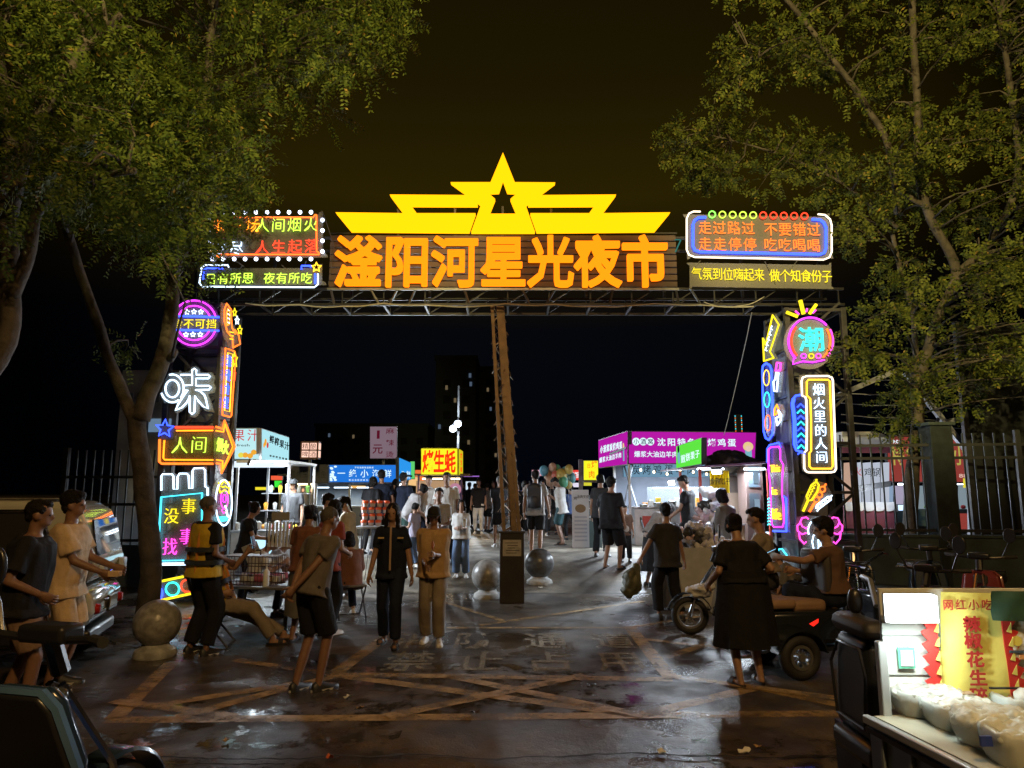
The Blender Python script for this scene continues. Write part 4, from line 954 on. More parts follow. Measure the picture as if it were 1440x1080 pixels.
def person(label, x, y, face, h=1.7, lean=0, pel=None, feet=None, wrists=(None, None), elb=None, head=(0, 0), top=('tee', 'grey', .80), bot=('pants', 'black'), hair='short',
           skin=None, shoes='black', girth=1.0, vs=None, z=None, toes=None, group=None, hairm=None, cat='person', sleeve=None, twist=0, palm=None, vest=None, collar=None, lod=0):
    PN[0] += 1; sd = PN[0]*3.7; s = h/1.7; skin = skin or SKIN; g = girth
    vs = vs or (.0125 if y < 9.5 else .017 if y < 16 else .028); z = gz(y) if z is None else z
    t = thing('person', label, cat, (x, y, z), radians(face), group)
    pel = V(pel or (0, 0, .93)); lr = radians(lean)
    def sp(q):
        """point on the spine at length q above the pelvis, with its up and forward vectors"""
        p = V(pel); n = 10; a = 0
        for i in range(n):
            a = lr*(.45+1.0*((i+.5)/n)*min(1, q/.5 if q > 0 else 1)); p = p+V((0, sin(a), cos(a)))*q/n
        return p, V((0, sin(a), cos(a))), V((0, cos(a), -sin(a)))
    def tr(b, rows, inf=0, n=16):
        rr = []
        for q, hw, hd, fw in rows:
            p, U, F = sp(q); tw = radians(twist)*max(0, q)/.5; X = V((cos(tw), sin(tw), 0)); Fv = F*cos(tw)-V((1, 0, 0))*sin(tw)
            rr.append([p+X*((hw*g+inf)*cos(a)*abs(cos(a))**-.15 if abs(cos(a)) > 1e-3 else 0)+Fv*((hd*g+inf)*sin(a)+fw) for a in [2*pi*i/n for i in range(n)]])
        return b.rings(rr)
    fem = hair in ('long', 'pony', 'bun', 'bob')
    tors = [(-.10, .11, .08, -.005), (-.05, .155, .105, -.01), (.0, .165, .112, -.01), (.08, .145 if not fem else .135, .10, 0), (.17, .135 if not fem else .118, .095, .005), (.27, .155 if not fem else .14, .108, .01),
            (.36, .172 if not fem else .152, .108, .005), (.43, .170 if not fem else .148, .088, -.005), (.475, .10, .065, -.01), (.50, .06, .055, -.005)]
    nb, Un, Fn = sp(.49); sh = []
    for k, sg in enumerate((-1, 1)):
        p, U, F = sp(.435); tw = radians(twist)*.87; sh.append(p+V((cos(tw), sin(tw), 0))*sg*(.165 if not fem else .145)*g**.5)
    hp = radians(head[0]); hy = radians(head[1]); ah = lr*.9+hp
    HU = V((0, sin(ah), cos(ah))); RH = Matrix.Rotation(hy, 3, 'Z') @ Matrix.Rotation(-ah, 3, 'X'); hc = nb+Un*.045+(RH @ V((0, .012, .125)))
    def hq(a, b_, c_): return hc+RH @ V((a, b_, c_))
    if feet is None: feet = ((-.11, 0, 0), (.11, 0, 0))
    if toes is None: toes = (8, -8)
    ank = [V(f)+V((0, -.03, .085)) for f in feet]; hip = [pel+V((-.085*g, 0, -.03)), pel+V((.085*g, 0, -.03))]
    knee = []
    for i in (0, 1):
        kn, a2 = ik(hip[i], ank[i], .425, .42, (0.02*(-1, 1)[i], 1, .15)); knee.append(kn)
    wr = []; el = []
    for i, sg in enumerate((-1, 1)):
        w = wrists[i]; w = V(w) if w else sh[i]+V((sg*.075, .05, -.52)); e_, w = ik(sh[i], w, .285, .25, ((elb[i] if hasattr(elb[0], '__len__') else (elb[0]*(-sg), elb[1], elb[2])) if elb else (sg*.35, -1, -.1))); el.append(e_); wr.append(w)
    b = B(); tr(b, tors)
    cap(b, nb-Un*.04, hq(0, -.01, -.05), .056, .052)
    b.ell(hq(0, -.006, .022), (.073, .090, .094), 16, 12, RH); b.ell(hq(0, .02, -.045), (.055, .062, .068), 14, 10, RH)
    b.ell(hq(0, .088, -.022), (.013, .020, .024), 8, 6, RH); b.ell(hq(0, .072, -.072), (.026, .016, .014), 8, 6, RH); b.ell(hq(0, .072, .018), (.05, .02, .014), 8, 6, RH)
    for sg in (-1, 1): b.ell(hq(sg*.074, -.005, -.012), (.013, .024, .034), 8, 6, RH)
    for i, sg in enumerate((-1, 1)):
        b.ell(sh[i], (.052, .052, .052), 10, 8); cap(b, sh[i]+V((0, 0, -.01)), el[i], .047*g**.5, .037); cap(b, el[i], wr[i], .038, .026, k=1.08)
        cap(b, hip[i]+V((0, 0, -.02)), knee[i], .083*g, .052); cap(b, knee[i]+V((0, -.005, 0)), ank[i], .051, .035, k=1.14)
        td = Matrix.Rotation(radians(toes[i]), 3, 'Z') @ V((0, 1, 0)); a0 = ank[i]; ft = a0+V((0, 0, -.05))
        cap(b, ft-td*.02, ft+td*.13, .034, .028); cap(b, a0, ft-td*.01, .036, .034)
    bm_ = voxmesh(B().add([v*s for v in map(V, b.v)], b.f), vs, 'body', 2)
    hb = B()
    for i, sg in enumerate((-1, 1)):
        d = (wr[i]-el[i]).normalized(); pn = V(palm[i]) if palm and palm[i] else V((-sg, .2, 0)); pn = (pn-d*pn.dot(d)).normalized(); sd_ = d.cross(pn)*sg*1.0; w0 = wr[i]
        fwd_side = sd_ if sd_.y > 0 or abs(sd_.y) < .2 else sd_
        rr = []
        for q, hw, hd in ((-.02, .026, .022), (.02, .036, .017), (.06, .042, .015), (.088, .038, .012)):
            rr.append([w0+d*q+sd_*(hw*cos(a))+pn*(hd*sin(a)) for a in [2*pi*k/8 for k in range(8)]])
        hb.rings(rr)
        for k in range(4):
            off = (-.029+.0195*k); L_ = (.058, .068, .064, .050)[k]; p0 = w0+d*.078+sd_*off; c1 = .35+.1*k; d1 = (d*cos(c1)+pn*sin(c1)).normalized(); p1 = p0+d1*L_*.55; c2 = c1+.6; d2 = (d*cos(c2)+pn*sin(c2)).normalized()
            hb.tube([p0, p1, p1+d2*L_*.55], [.0095, .0088, .007], 6)
        p0 = w0+d*.02-sd_*.03+pn*.005; d1 = (d*.75-sd_*.55+pn*.35).normalized(); p1 = p0+d1*.045; hb.tube([p0, p1, p1+(d*.9+pn*.4-sd_*.1).normalized()*.035], [.013, .0105, .008], 6)
    # merge hands into the body mesh
    bm = bmesh.new(); bm.from_mesh(bm_); me3 = B().add([V(v)*s for v in hb.v], hb.f).mesh('hands'); bm.from_mesh(me3); bm.to_mesh(bm_); bm.free(); bm_.polygons.foreach_set('use_smooth', [True]*len(bm_.polygons))
    addmesh(bm_, 'body', skin, t)
    S = lambda bb: B().add([V(v)*s for v in bb.v], bb.f)
    # trousers / shorts / skirt
    kb = bot[0]; cb = cloth(bot[1], CL[bot[1]]); lo = bot[2] if len(bot) > 2 else 1.0
    if kb in ('pants', 'shorts', 'wide'):
        b = B(); tr(b, [(-.11, .13, .10, -.008), (-.06, .168, .118, -.01), (.0, .176, .122, -.01), (.07, .160, .112, -.005), (.09, .150, .106, -.005)])
        for i in (0, 1):
            if kb == 'shorts':
                e = hip[i].lerp(knee[i], .90 if lo == 1 else lo); cap(b, hip[i], e, .100*g, .092*g, n=14, flat1=True)
            else:
                w = .058*lo if kb == 'pants' else .085*lo
                cap(b, hip[i], knee[i], .096*g, w+.012, n=14); a_ = ank[i]+V((0, 0, .0 if kb != 'crop' else .1)); cap(b, knee[i], knee[i].lerp(a_, .93 if lo != .9 else .8), w+.012, w, n=14, flat1=True)
        addmesh(voxmesh(S(b), vs, 'trousers', 1, (.012*s, 12, 3.5, sd)), 'shorts' if kb == 'shorts' else 'trousers', cb, t)
    elif kb == 'skirt':
        b = B(); hem = bot[2] if len(bot) > 2 else .45; fl = bot[3] if len(bot) > 3 else .22; n = 28; rr = []
        g1 = len(bot) > 4; mx = (knee[0]+knee[1])/2; c0 = sp(.20 if g1 else .10)[0]; bot_c = V((mx.x*.6+(feet[0][0]+feet[1][0])*.2, (feet[0][1]+feet[1][1])/2*.6+mx.y*.3, hem))
        for k in range(12):
            q = k/11; c_ = c0.lerp(bot_c, q); w0 = .17*g+.02 if g1 else .15*g; r_ = w0+(fl-w0)*q**.8 if q > .15 or g1 else w0+.06*q
            rr.append([c_+V(((r_+(.012+.02*g1)*q*sin(7*a+sd+q))*cos(a)*1.08, (r_*.82+(.012+.02*g1)*q*cos(9*a+sd))*sin(a), .012*sin(5*a)*q)) for a in [2*pi*i/n for i in range(n)]])
        o = S(b.rings(rr)).build('skirt', cb, t, smooth=True, ang=70)
    # top
    kt = top[0]; ct = cloth(top[1], CL[top[1]]); hem = (top[2] if len(top) > 2 else .80)-.93
    b = B(); inf = .020 if kt != 'loose' else .040
    rows = [(hem, .188, .142, -.008), (hem+.03, .184, .138, -.007)]+[(q, max(hw, .165 if q < .2 else hw), max(hd, .105), fw) for q, hw, hd, fw in tors if q > hem+.06 and q < .45]+[(.462, .125, .078, -.008), (.488, .075, .062, -.006)]
    tr(b, rows, inf, 20)
    sl = sleeve if sleeve is not None else {'tee': .62, 'loose': .75, 'tank': 0, 'long': 2, 'dress': .55, 'shirt': .7, 'vest': 0}[kt]
    for i in (0, 1):
        if sl > 0:
            r1 = .068 if kt != 'loose' else .085; b.ell(sh[i]+V((0, 0, -.005)), (.068, .068, .064), 12, 8)
            if sl <= 1: cap(b, sh[i], sh[i].lerp(el[i], sl), .066, r1*g**.5, n=12, flat1=True)
            else: cap(b, sh[i], el[i], .064, .055, n=12); cap(b, el[i], el[i].lerp(wr[i], .92), .055, .042, n=12, flat1=True)
    addmesh(voxmesh(S(b), vs, 'shirt', 1, (.017*s, 10, 3.2, sd+5)), {'dress': 'dress_top'}.get(kt, 'shirt'), ct, t)
    if collar: 
        b = B(); b.tube([nb+V((.075*cos(a), .06*sin(a), .01+.01*sin(a))) for a in [2*pi*i/14 for i in range(14)]], .014, 6, True); S(b).build('collar', cloth(collar, CL[collar]), t, smooth=True)
    if vest:
        b = B(); tr(b, [(q, hw+.012, hd+.012, fw) for q, hw, hd, fw in [(-.10, .185, .14, -.005)]+[r for r in tors if .05 < q_(r) < .40]+[(.44, .13, .095, -.006), (.475, .105, .08, -.008)]], .024, 20)
        addmesh(voxmesh(S(b), vs, 'vest', 1, (.006*s, 8, 3, sd+9)), 'vest', cloth('vest_yellow', CL['vest_yellow'], .6), t)
        m_b = mat('reflective_band', (.02, .025, .03), .4)
        for q, w in ((.06, .05), (.20, .05)):
            b = B(); tr(b, [(q-w/2, .196, .150, -.004), (q+w/2, .196, .150, -.002)], .0265, 28); S(b).build('reflective_band', m_b, t, smooth=True)
        b = B()
        for sg in (-1, 1):
            P_ = []
            for q, f in ((-.08, .165), (.1, .158), (.28, .165), (.40, .135), (.47, .05), (.46, -.05), (.38, -.13), (.2, -.15), (-.08, -.16)):
                p, U, F = sp(q); P_.append(p+V((sg*.085, 0, 0))+F*f)
            for a_, c_ in zip(P_[:-1], P_[1:]): b.bar(a_, c_, .03, .008, up=(1, 0, 0))
        S(b).build('vest_piping', mat('orange_trim', (.55, .22, .04), .5), t)
    # hair
    hm = hairm or HAIR; b = B()
    if hair == 'bald': b.ell(hq(0, -.014, .034), (.0755, .092, .088), 18, 12, RH)
    elif hair == 'short': b.ell(hq(0, -.022, .038), (.082, .094, .088), 18, 12, RH); b.ell(hq(0, .03, .085), (.058, .055, .034), 12, 8, RH); b.ell(hq(0, -.055, -.02), (.064, .05, .05), 12, 8, RH)
    elif hair == 'puffy': b.ell(hq(0, -.022, .048), (.092, .102, .096), 18, 12, RH); b.ell(hq(0, .04, .092), (.066, .055, .036), 12, 8, RH); b.ell(hq(0, -.055, -.02), (.07, .05, .06), 12, 8, RH)
    elif hair in ('long', 'pony', 'bun', 'bob'):
        b.ell(hq(0, -.022, .036), (.086, .098, .092), 18, 12, RH)
        for sg in (-1, 1): b.ell(hq(sg*.062, .012, -.005), (.026, .05, .07), 10, 8, RH)
        if hair == 'long':
            for k in range(6): q = k/5; b.ell(hq(0, -.06+.005*k, -.03)+V((0, -.0, -.30*q)), (.085+.01*q, .042, .07), 12, 8)
            for sg in (-1, 1): cap(b, hq(sg*.068, .015, -.03), hq(sg*.085, .03, -.0)+V((0, 0, -.28)), .03, .022)
        elif hair == 'bob':
            for k in range(3): b.ell(hq(0, -.045, -.02-.035*k), (.086, .06, .05), 12, 8, RH)
            for sg in (-1, 1): cap(b, hq(sg*.07, .0, 0), hq(sg*.076, .01, -.09), .03, .024)
        elif hair == 'pony': b.ell(hq(0, -.125, .03), (.035, .035, .035), 8, 6, RH); cap(b, hq(0, -.13, .02), hq(0, -.15, -.05)+V((0, -.02, -.16)), .036, .014)
        else: b.ell(hq(0, -.105, .05), (.05, .045, .045), 10, 8, RH); b.ell(hq(0, -.04, -.03), (.07, .05, .05), 10, 8, RH)
    elif hair == 'cap':
        b.ell(hq(0, -.03, -.005), (.080, .088, .075), 16, 10, RH)
        for sg in (-1, 1): cap(b, hq(sg*.07, .0, 0), hq(sg*.074, .005, -.08), .026, .020)
    addmesh(voxmesh(S(b), max(vs*.8, .010), 'hair', 1, (.010*s, 30, 24, sd)), 'hair', HAIRG if hair == 'bald' and not hairm else hm, t)
    if hair == 'cap':
        b = B(); b.ell(hq(0, -.012, .050), (.088, .102, .082), 20, 12, RH)
        rr = [[hq(x_, .06+.085*sqrt(max(0, 1-(x_/.078)**2))*f, .045-.012*f+dz) for x_ in [-.078+.156*k/8 for k in range(9)]] for f, dz in ((0, .0), (1, 0), (1, -.010), (0, -.012))]
        b.rings(rr, True); S(b).build('cap', cloth('cap_dark', (.02, .02, .022)), t, smooth=True, ang=50)
    # eyes
    if y < 10:
        for sg in (-1, 1): B().ell(hq(sg*.030, .0765, .0)*s, Vs(.011*s, .008*s, .006*s), 8, 6, RH).build('eye', EYE, t, smooth=True)
    # shoes
    sm = {'black': SHOEB, 'white': SHOEW, 'sandal': SHOEB, 'slide': SHOEB, 'grey': mat('shoe_grey', (.2, .2, .2), .6)}[shoes]
    for i in (0, 1):
        td = Matrix.Rotation(radians(toes[i]), 3, 'Z'); f0 = V(feet[i])+V((0, -.03, 0)); b = B(); rr = []
        if shoes in ('sandal', 'slide'):
            b = B().prism([(.045*cos(a)*(1.05 if sin(a) > 0 else .85), .06+.145*sin(a)) for a in [2*pi*k/16 for k in range(16)]], .028, Matrix(((1,0,0,0),(0,0,1,0),(0,1,0,0),(0,0,0,1))))
            P_ = [f0+td @ V(v) for v in b.v]; b = B().add(P_, b.f)
            for yy, w_ in ((.115, .03), (.03, .022)) if shoes == 'sandal' else ((.10, .055),):
                b.rings([[f0+td @ V(((.046)*cos(a)*r_, yy+o_, .026+.052*sin(a)*r_)) for a in [pi*k/8 for k in range(9)]] for o_, r_ in ((-w_/2, 1), (w_/2, 1), (w_/2, .86), (-w_/2, .86))], False, True)
        else:
            for yy, hw, ht in ((-.07, .020, .05), (-.06, .034, .075), (-.02, .040, .095), (.03, .041, .090), (.08, .046, .066), (.14, .047, .052), (.185, .036, .042), (.205, .016, .03)):
                rr.append([f0+td @ V((hw*cos(a), yy, .004+(ht*max(0, sin(a)) if sin(a) > 0 else 0))) for a in [2*pi*k/14 for k in range(14)]])
            b.rings(rr)
        S(b).build('sandal' if shoes in ('sandal', 'slide') else 'shoe', sm, t, smooth=True, ang=60)
        if shoes in ('white', 'black') and y < 9:
            c = B().prism([(.050*cos(a)*(1.0 if sin(a) > 0 else .85), .065+.145*sin(a)) for a in [2*pi*k/18 for k in range(18)]], .022, Matrix(((1,0,0,0),(0,0,1,0),(0,1,0,0),(0,0,0,1))))
            S(B().add([f0+td @ V(v) for v in c.v], c.f)).build('sole', SOLE, t)
    t['wr'] = 0; del t['wr']
    M_ = Matrix.Translation((x, y, z)) @ Matrix.Rotation(radians(face), 4, 'Z')
    return {'root': t, 'wr': [M_ @ (w*s+(w-e_).normalized()*.08*s) for w, e_ in zip(wr, el)], 'chest': M_ @ (sp(.3)[0]*s), 'M': M_, 's': s, 'sp': sp, 'h': M_ @ (hc*s)}
def q_(r): return r[0]
def Vs(*a): return a
CL = dict(black=(.012,.012,.014), navy=(.010,.014,.028), darkgrey=(.035,.035,.038), grey=(.13,.125,.12), greytan=(.12,.105,.092), white=(.52,.51,.49), cream=(.50,.45,.34), beige=(.55,.40,.25), orange=(.40,.26,.13), red=(.22,.05,.035),
   rust=(.17,.075,.05), brown=(.12,.07,.05), tan=(.22,.18,.14), blue=(.05,.08,.18), jeans=(.10,.15,.25), green=(.03,.06,.045), teal=(.03,.07,.08), vest_yellow=(.50,.34,.03), floral=(.22,.14,.10), lgrey=(.34,.33,.33), lilac=(.35,.33,.42), dkgreen=(.015,.035,.03), cap_dark=(.02,.02,.022))
def gp(px, py): p = gnd(px, py); return p.x, p.y
# ------------------------------------------------------------------ market stalls
m_white = mat('white_panel', (.62, .63, .64), .5, noise_=.1); m_dark = mat('dark_panel', (.03, .032, .036), .5, noise_=.2)
m_alu = mat('aluminium', (.45, .46, .48), .35, .8, noise_=.1); m_glass = acrylic('stall_glass', (.5, .55, .58), .18); m_woodt = mat('wood_trim', (.30, .18, .08), .5, noise_=.3, nscale=9)
m_led = glow('led_white', (.80, .90, 1), 14); m_ledw = glow('led_warm', (1, .72, .40), 6)
def lbox(parent, c, w, h, d, face, rz=0, name='light_box', case=None):
    """light box: case + lit face on the -y side"""
    B().box((c[0], c[1]+d/2+.01, c[2]), (w+.04, d, h+.04)).build('case', case or m_dark, parent, .004); return B().box((c[0], c[1], c[2]), (w, .016, h)).build('lit_face', face, parent)
class Stall:
    """sign boards read straight off the photo: plane y = const or x = const"""
    pass
def board(name, label, plane, quad, face, m_edge=None, depth=.12, cat='shop sign', group=None):
    """quad = photo corners (left-top, right-top, right-bottom, left-bottom) on the plane"""
    s = Sign(name, label, cat, plane, quad[3], group); P = [s.L(x, y) for x, y in quad]
    M_ = Matrix.Translation((0, .0, 0)); B().prism([(p.x, p.z) for p in P], .015, M_).build('lit_face', face, s.root)
    cx = sum(p.x for p in P)/4; cz = sum(p.z for p in P)/4; k = [((p.x-cx)*1.02+cx, (p.z-cz)*1.06+cz) for p in P]
    B().prism(k, depth, Matrix.Translation((0, .017, 0))).build('case', m_edge or m_dark, s.root); return s
def stext(s, t, pts, w, h, m, off=.01, dy=-.006, name='character', latin=False):
    if latin: return s.text(t, pts[0], pts[1], w, h, 'white', off=off, dy=dy, m=m, name='lettering', ext=.01)
    for i, ch in enumerate(t):
        u = i/(len(t)-1) if len(t) > 1 else 0; s.text(ch, pts[0]+(pts[2]-pts[0])*u, pts[1]+(pts[3]-pts[1])*u, w, h, 'white', off=off, dy=dy, m=m, ext=.01, name=name)
G = lambda n, c, k=1.0, smp=True: glow(n, c, k, smp)
# juice stall --------------------------------------------------------------
jx, jy = -4.62, 13.5
js = board('juice_sign', 'pale blue lit juice sign face with dark characters beside the left column', ('x', at(369, 640, jy).x), [(369.5,603.5),(406.5,615.5),(406,652),(369.5,646)], G('sign_ice', (.42, .78, .86), 1.05), m_alu, .1)
jink = glow('sign_ink', (.01, .015, .02), .5, False); jred = glow('sign_inkred', (.6, .03, .04), 1, False); jor = glow('sign_inkorange', (1, .45, .04), .9, False)
stext(js, '鲜榨果汁', (382, 618, 403, 627), 6.5, 12, jink, .012); stext(js, '现榨鲜果现做', (380, 641, 402, 645.5), 3, 3, jink, 0)
for i, (x, y, r_) in enumerate(((373, 622, 3.6), (376, 626, 3.0), (371, 626, 2.6))): p = js.L(x, y, -.006); B().ell(p, (.05*r_/3, .008, .05*r_/2.6), 12, 6).build('printed_fruit', (jor, jred, jor)[i], js.root)
jf = board('juice_sign', 'lit juice sign face with red characters and lemon print, half hidden by the left column', ('y', jy), [(318,603),(364.5,603),(363.5,645.5),(318,645)], G('sign_ice2', (.50, .82, .86), 1.05), m_alu, .1)
stext(jf, '果汁', (336, 612, 356, 612), 17, 18, jred, .0); jf.text('fresh', 342, 626, 18, 3.5, 'white', off=0, dy=-.006, m=jink, name='lettering', ext=.01)
for x, y, c_ in ((345, 640, jor), (352, 641, jor), (357, 636, jor), (339, 640, glow('sign_lemon', (.9, .8, .1), .9, False))): B().ell(jf.L(x, y, -.006), (.055, .008, .05), 12, 6).build('printed_fruit', c_, jf.root)
g0 = gz(jy); t = thing('juice_stall', 'white juice stall with lit awning and shelves behind the left gate column', 'market stall', (jx, jy, g0))
xr = at(401, 700, jy).x-jx
zc = at(360, 647, jy).z-g0
B().box((-.05, .85, zc-.03), (1.0, 1.9, .05)).build('canopy', m_white, t, .005)
B().prism([(-1.2, zc-.02), (-.05, zc-.02), (.35, zc-.14), (-1.2, zc-.14)], .05, Matrix.Translation((-.0, -.06, 0))).build('valance', G('valance_white', (.75, .88, 1), 1.2), t)
for x, y in ((-.55, 0), (.42, .0), (.42, 1.7), (-.55, 1.7)): B().box((x, y, (zc-.05)/2), (.045, .045, zc-.05)).build('post', m_alu, t, .003)
B().box((-.08, .1, .45), (.95, .5, .9)).build('counter', mat('juice_counter', (.45, .50, .55), .4, noise_=.15), t, .01); B().box((-.08, .1, .92), (1.0, .56, .03)).build('counter_top', m_alu, t, .004)
B().box((-.08, -.156, .62), (.6, .012, .3)).build('lit_menu', G('menu_ice', (.5, .85, 1), 1.3), t)
for z in (1.25, 1.6): B().box((-.08, 1.5, z), (.95, .3, .02)).build('shelf', m_glass if False else m_alu, t)
B().box((.0, .55, zc-.075), (.5, .16, .03)).build('led_lamp', glow('led_strong', (.82, .93, 1), 40), t)
lamp('stall_lamp', 'AREA', (.0, .55, zc-.11), (.80, .92, 1), 160, .5, t, sy=.3)
rr = random.Random(3); cups = None
m_cup = mat('clear_cup', (.75, .80, .82), .15, spec=.8); m_fr = [mat('fruit_orange', (.7, .28, .03), .5), mat('fruit_green', (.15, .35, .06), .5), mat('fruit_red', (.5, .03, .03), .4), mat('fruit_yellow', (.7, .5, .05), .5)]
def cup(parent, x, y, z, s_=1, m_=None, label='clear plastic cup on the lit counter of the juice stall', grp='clear cups on the juice stall'):
    o = B().lathe([(.0, 0), (.028*s_, 0), (.04*s_, .10*s_), (.036*s_, .11*s_), (.0, .135*s_)], n=10).build('plastic_cup', m_ or m_cup, smooth=True); o.location = (x, y, z); return tag(o, label, 'cup', grp)
for i in range(9): cup(None, jx-.5+.10*i, jy+.02+.1*(i % 2), g0+.936, 1+.4*rr.random())
for i in range(10): cup(None, jx-.5+.095*i, jy+1.5, g0+1.27+.35*(i % 2), 1.2, m_cup if i % 3 else m_fr[i % 4], 'plastic cup on the back shelves of the juice stall', 'cups on the back shelves of the juice stall')
for i in range(12):
    o = B().ell((0, 0, 0), .045, 10, 8).build('fruit', m_fr[i % 4], smooth=True); o.location = (jx-.45+.085*i, jy+.22+.05*(i % 3), g0+.98); tag(o, ['round orange', 'round green', 'round red', 'round yellow'][i % 4]+' fruit in the row on the juice stall counter', 'fruit', 'fruits on the juice stall')

# lantern box on a post
ly = 20.0; lb = at(435, 633, ly); t = thing('lantern_sign', 'small square lantern sign with four glowing pinkish characters on a post', 'shop sign', (lb.x, ly, gz(ly)))
hz = lb.z-gz(ly); B().box((0, .12, hz), (.50, .26, .50)).build('case', mat('brown_case', (.10, .05, .04), .5), t, .006); B().box((0, .12, (hz-.25)/2), (.07, .07, hz-.25)).build('post', m_galv, t)
m_lw = glow('lantern_warm', (1, .62, .48), 1.25)
for i, ch in enumerate('精酿啤酒'): 
    x, z = (-.11 if i % 2 == 0 else .11), hz+(.11 if i < 2 else -.11); B().box((x, -.015, z), (.19, .012, .18)).build('lit_pane', m_lw, t); char(ch, t, (x, -.026, z), .18, .17, mat('brown_ink', (.10, .03, .03), .6), .0, ext=.01)
for z in (.11, -.11): B().box((.256, .12, hz+z), (.012, .2, .18)).build('lit_pane', m_lw, t)
# blue seafood sign and its dark neighbour
sy_ = 22.0
bs = board('seafood_sign', 'long blue lit sign with white seafood characters over the left stalls', ('y', sy_), [(463,654),(559,654),(559,678),(463,678)], G('sign_blue', (.02, .22, .85), .85), m_dark, .15)
sw = glow('sign_white', (.72, .95, 1), 1.1, False); stext(bs, '一绝小海鲜', (480, 665.5, 545, 666), 11.5, 12, sw, .008); stext(bs, '不吃海鲜 味道鲜美'.replace(' ', ''), (500, 657.5, 524, 657.5), 3, 3, sw, 0); stext(bs, '鲜活海鲜现做现卖', (492, 675, 520, 675), 3, 3, sw, 0)
for i in range(16): r_ = random.Random(i); p = bs.L(464+r_.random()*8, 656+r_.random()*20, -.006); B().ell(p, (.05, .006, .03), 8, 5).build('printed_fish', sw, bs.root)
ds = board('unlit_sign', 'unlit dark sign board with black characters between juice stall and blue sign', ('y', sy_-.5), [(404,653),(461,654),(461,679),(404,679)], mat('unlit_sign', (.055, .055, .07), .5, noise_=.2), m_dark, .15)
stext(ds, '炭烤生蚝烤鱼', (412, 666, 455, 667), 8, 11, mat('ink_black', (.012, .012, .014), .6), .0)
stext(ds, '小海鲜', (408, 658, 408, 670), 3.5, 4, mat('pale_ink', (.5, .5, .5), .6), .0)
bv = board('side_sign', 'small blue lit sign turned sideways right of the long blue sign', ('x', at(562, 670, 22).x), [(562,644),(578,651),(578,674),(562,677)], G('sign_blue2', (.03, .35, .95), .9), m_dark, .1); stext(bv, '海鲜', (567, 668, 574, 668), 6, 12, sw, .0)
bv = board('side_sign', 'narrow green lit sign behind the small blue side sign', ('y', 26.5), [(577,649),(583,649),(583,673),(577,673)], G('sign_green2', (.15, .8, .2), .8), m_dark, .1)
t = thing('seafood_stall', 'dark framed seafood stall with glass cases under the long blue sign', 'market stall', (at(480, 700, sy_+.6).x, sy_+.6, gz(sy_)))
zt = at(480, 679, sy_).z-gz(sy_)
B().box((0, .8, zt+.25), (3.9, 2.2, .06)).build('roof', m_dark, t)
for x in (-1.85, -.75, .3, 1.8): B().box((x, -.2, zt/2), (.07, .07, zt)).build('post', m_white if x == -.75 else m_alu, t)
B().box((.2, .2, .42), (3.0, .7, .84)).build('counter', mat('counter_dark', (.09, .10, .12), .4), t, .01); B().box((.2, .15, .86), (3.1, .8, .04)).build('counter_top', m_alu, t)
B().box((0, 1.6, .9), (3.7, .05, 1.7)).build('back_panel', mat('back_grey', (.22, .24, .27), .6, noise_=.2, nscale=3), t)
for i in range(5): B().box((-1.4+.72*i, .0, zt-.14), (.55, .05, .03)).build('led_tube', glow('led_mid', (.70, .86, 1), 5), t)
lamp('stall_lamp', 'AREA', (0, .1, zt-.2), (.75, .9, 1), 140, 2.6, t, sy=.3)
lp = board('lit_menu', 'lit white menu strip with blue characters on the left dark stall', ('y', sy_-.2), [(402.5,709),(422,709),(422,716),(402.5,716)], G('menu_white', (.55, .8, 1), 1.2), m_dark, .05); stext(lp, '啤酒饮料', (405, 712.5, 419, 712.5), 5, 6, glow('ink_blue', (.02, .06, .3), .6, False), .01)
# warm framed kiosk window
t = thing('kiosk_window', 'kiosk window edged with warm rope lights under the unlit sign', 'kiosk', (at(421, 700, 21.6).x, 21.6, gz(21.6))); k0 = V(t.location); qq = lambda x, y, dy=0: at(x, y, 21.6)-k0+V((0, dy, 0))
for a, b_ in (((403,681),(440,681)), ((403,681),(403,708)), ((440,681),(440,708))): B().bar(qq(*a), qq(*b_), .05).build('rope_light', m_ledw, t)
B().box(qq(421, 695, .4), (.8, .04, .62)).build('inner_wall', mat('kiosk_grey', (.16, .16, .17), .7), t)
for i in range(6): B().ell(qq(408+5.6*i, 688+1.2*(i % 2), .1), (.035, .03, .05), 8, 6).build('garland_light', glow('garland', (1, .45, .25), 1.2), t, smooth=True)
B().box(qq(414, 703, .1), (.14, .1, .14)).build('orange_box', mat('orange_box', (.5, .2, .05), .5), t)
B().box(qq(421, 722), (.9, .6, .45)).build('counter', m_dark, t)
# oyster stall
oy = 20.5
os_ = board('oyster_sign', 'bright yellow lit box sign with three red characters beside the floodlight pole', ('y', oy), [(592.5,631),(643,631),(643,667),(592.5,667)], G('sign_lime', (.88, .85, .02), 1.1), mat('yellow_case', (.5, .42, .03), .5), .25)
stext(os_, '烤生蚝', (602, 649, 633, 649), 16, 33, glow('sign_redchar', (1, .03, .005), 1.1, False), .030)
od = board('oyster_sign', 'narrow yellow side face of the oyster stall box sign', ('x', at(646, 650, oy).x), [(646,631.5),(651,635),(651,667),(646,668)], G('sign_lime2', (.85, .72, .02), .8), mat('yellow_case', (.5, .4, .03)), .03); stext(od, '烤生蚝', (648.5, 641, 648.5, 660), 2.4, 8, glow('sign_redchar', (1, .03, .005), 1, False), .01)
t = thing('oyster_stall', 'food stall with grill and warm light under the yellow and red sign', 'market stall', (at(622, 700, oy+.4).x, oy+.4, gz(oy))); zt = at(620, 668, oy).z-gz(oy)
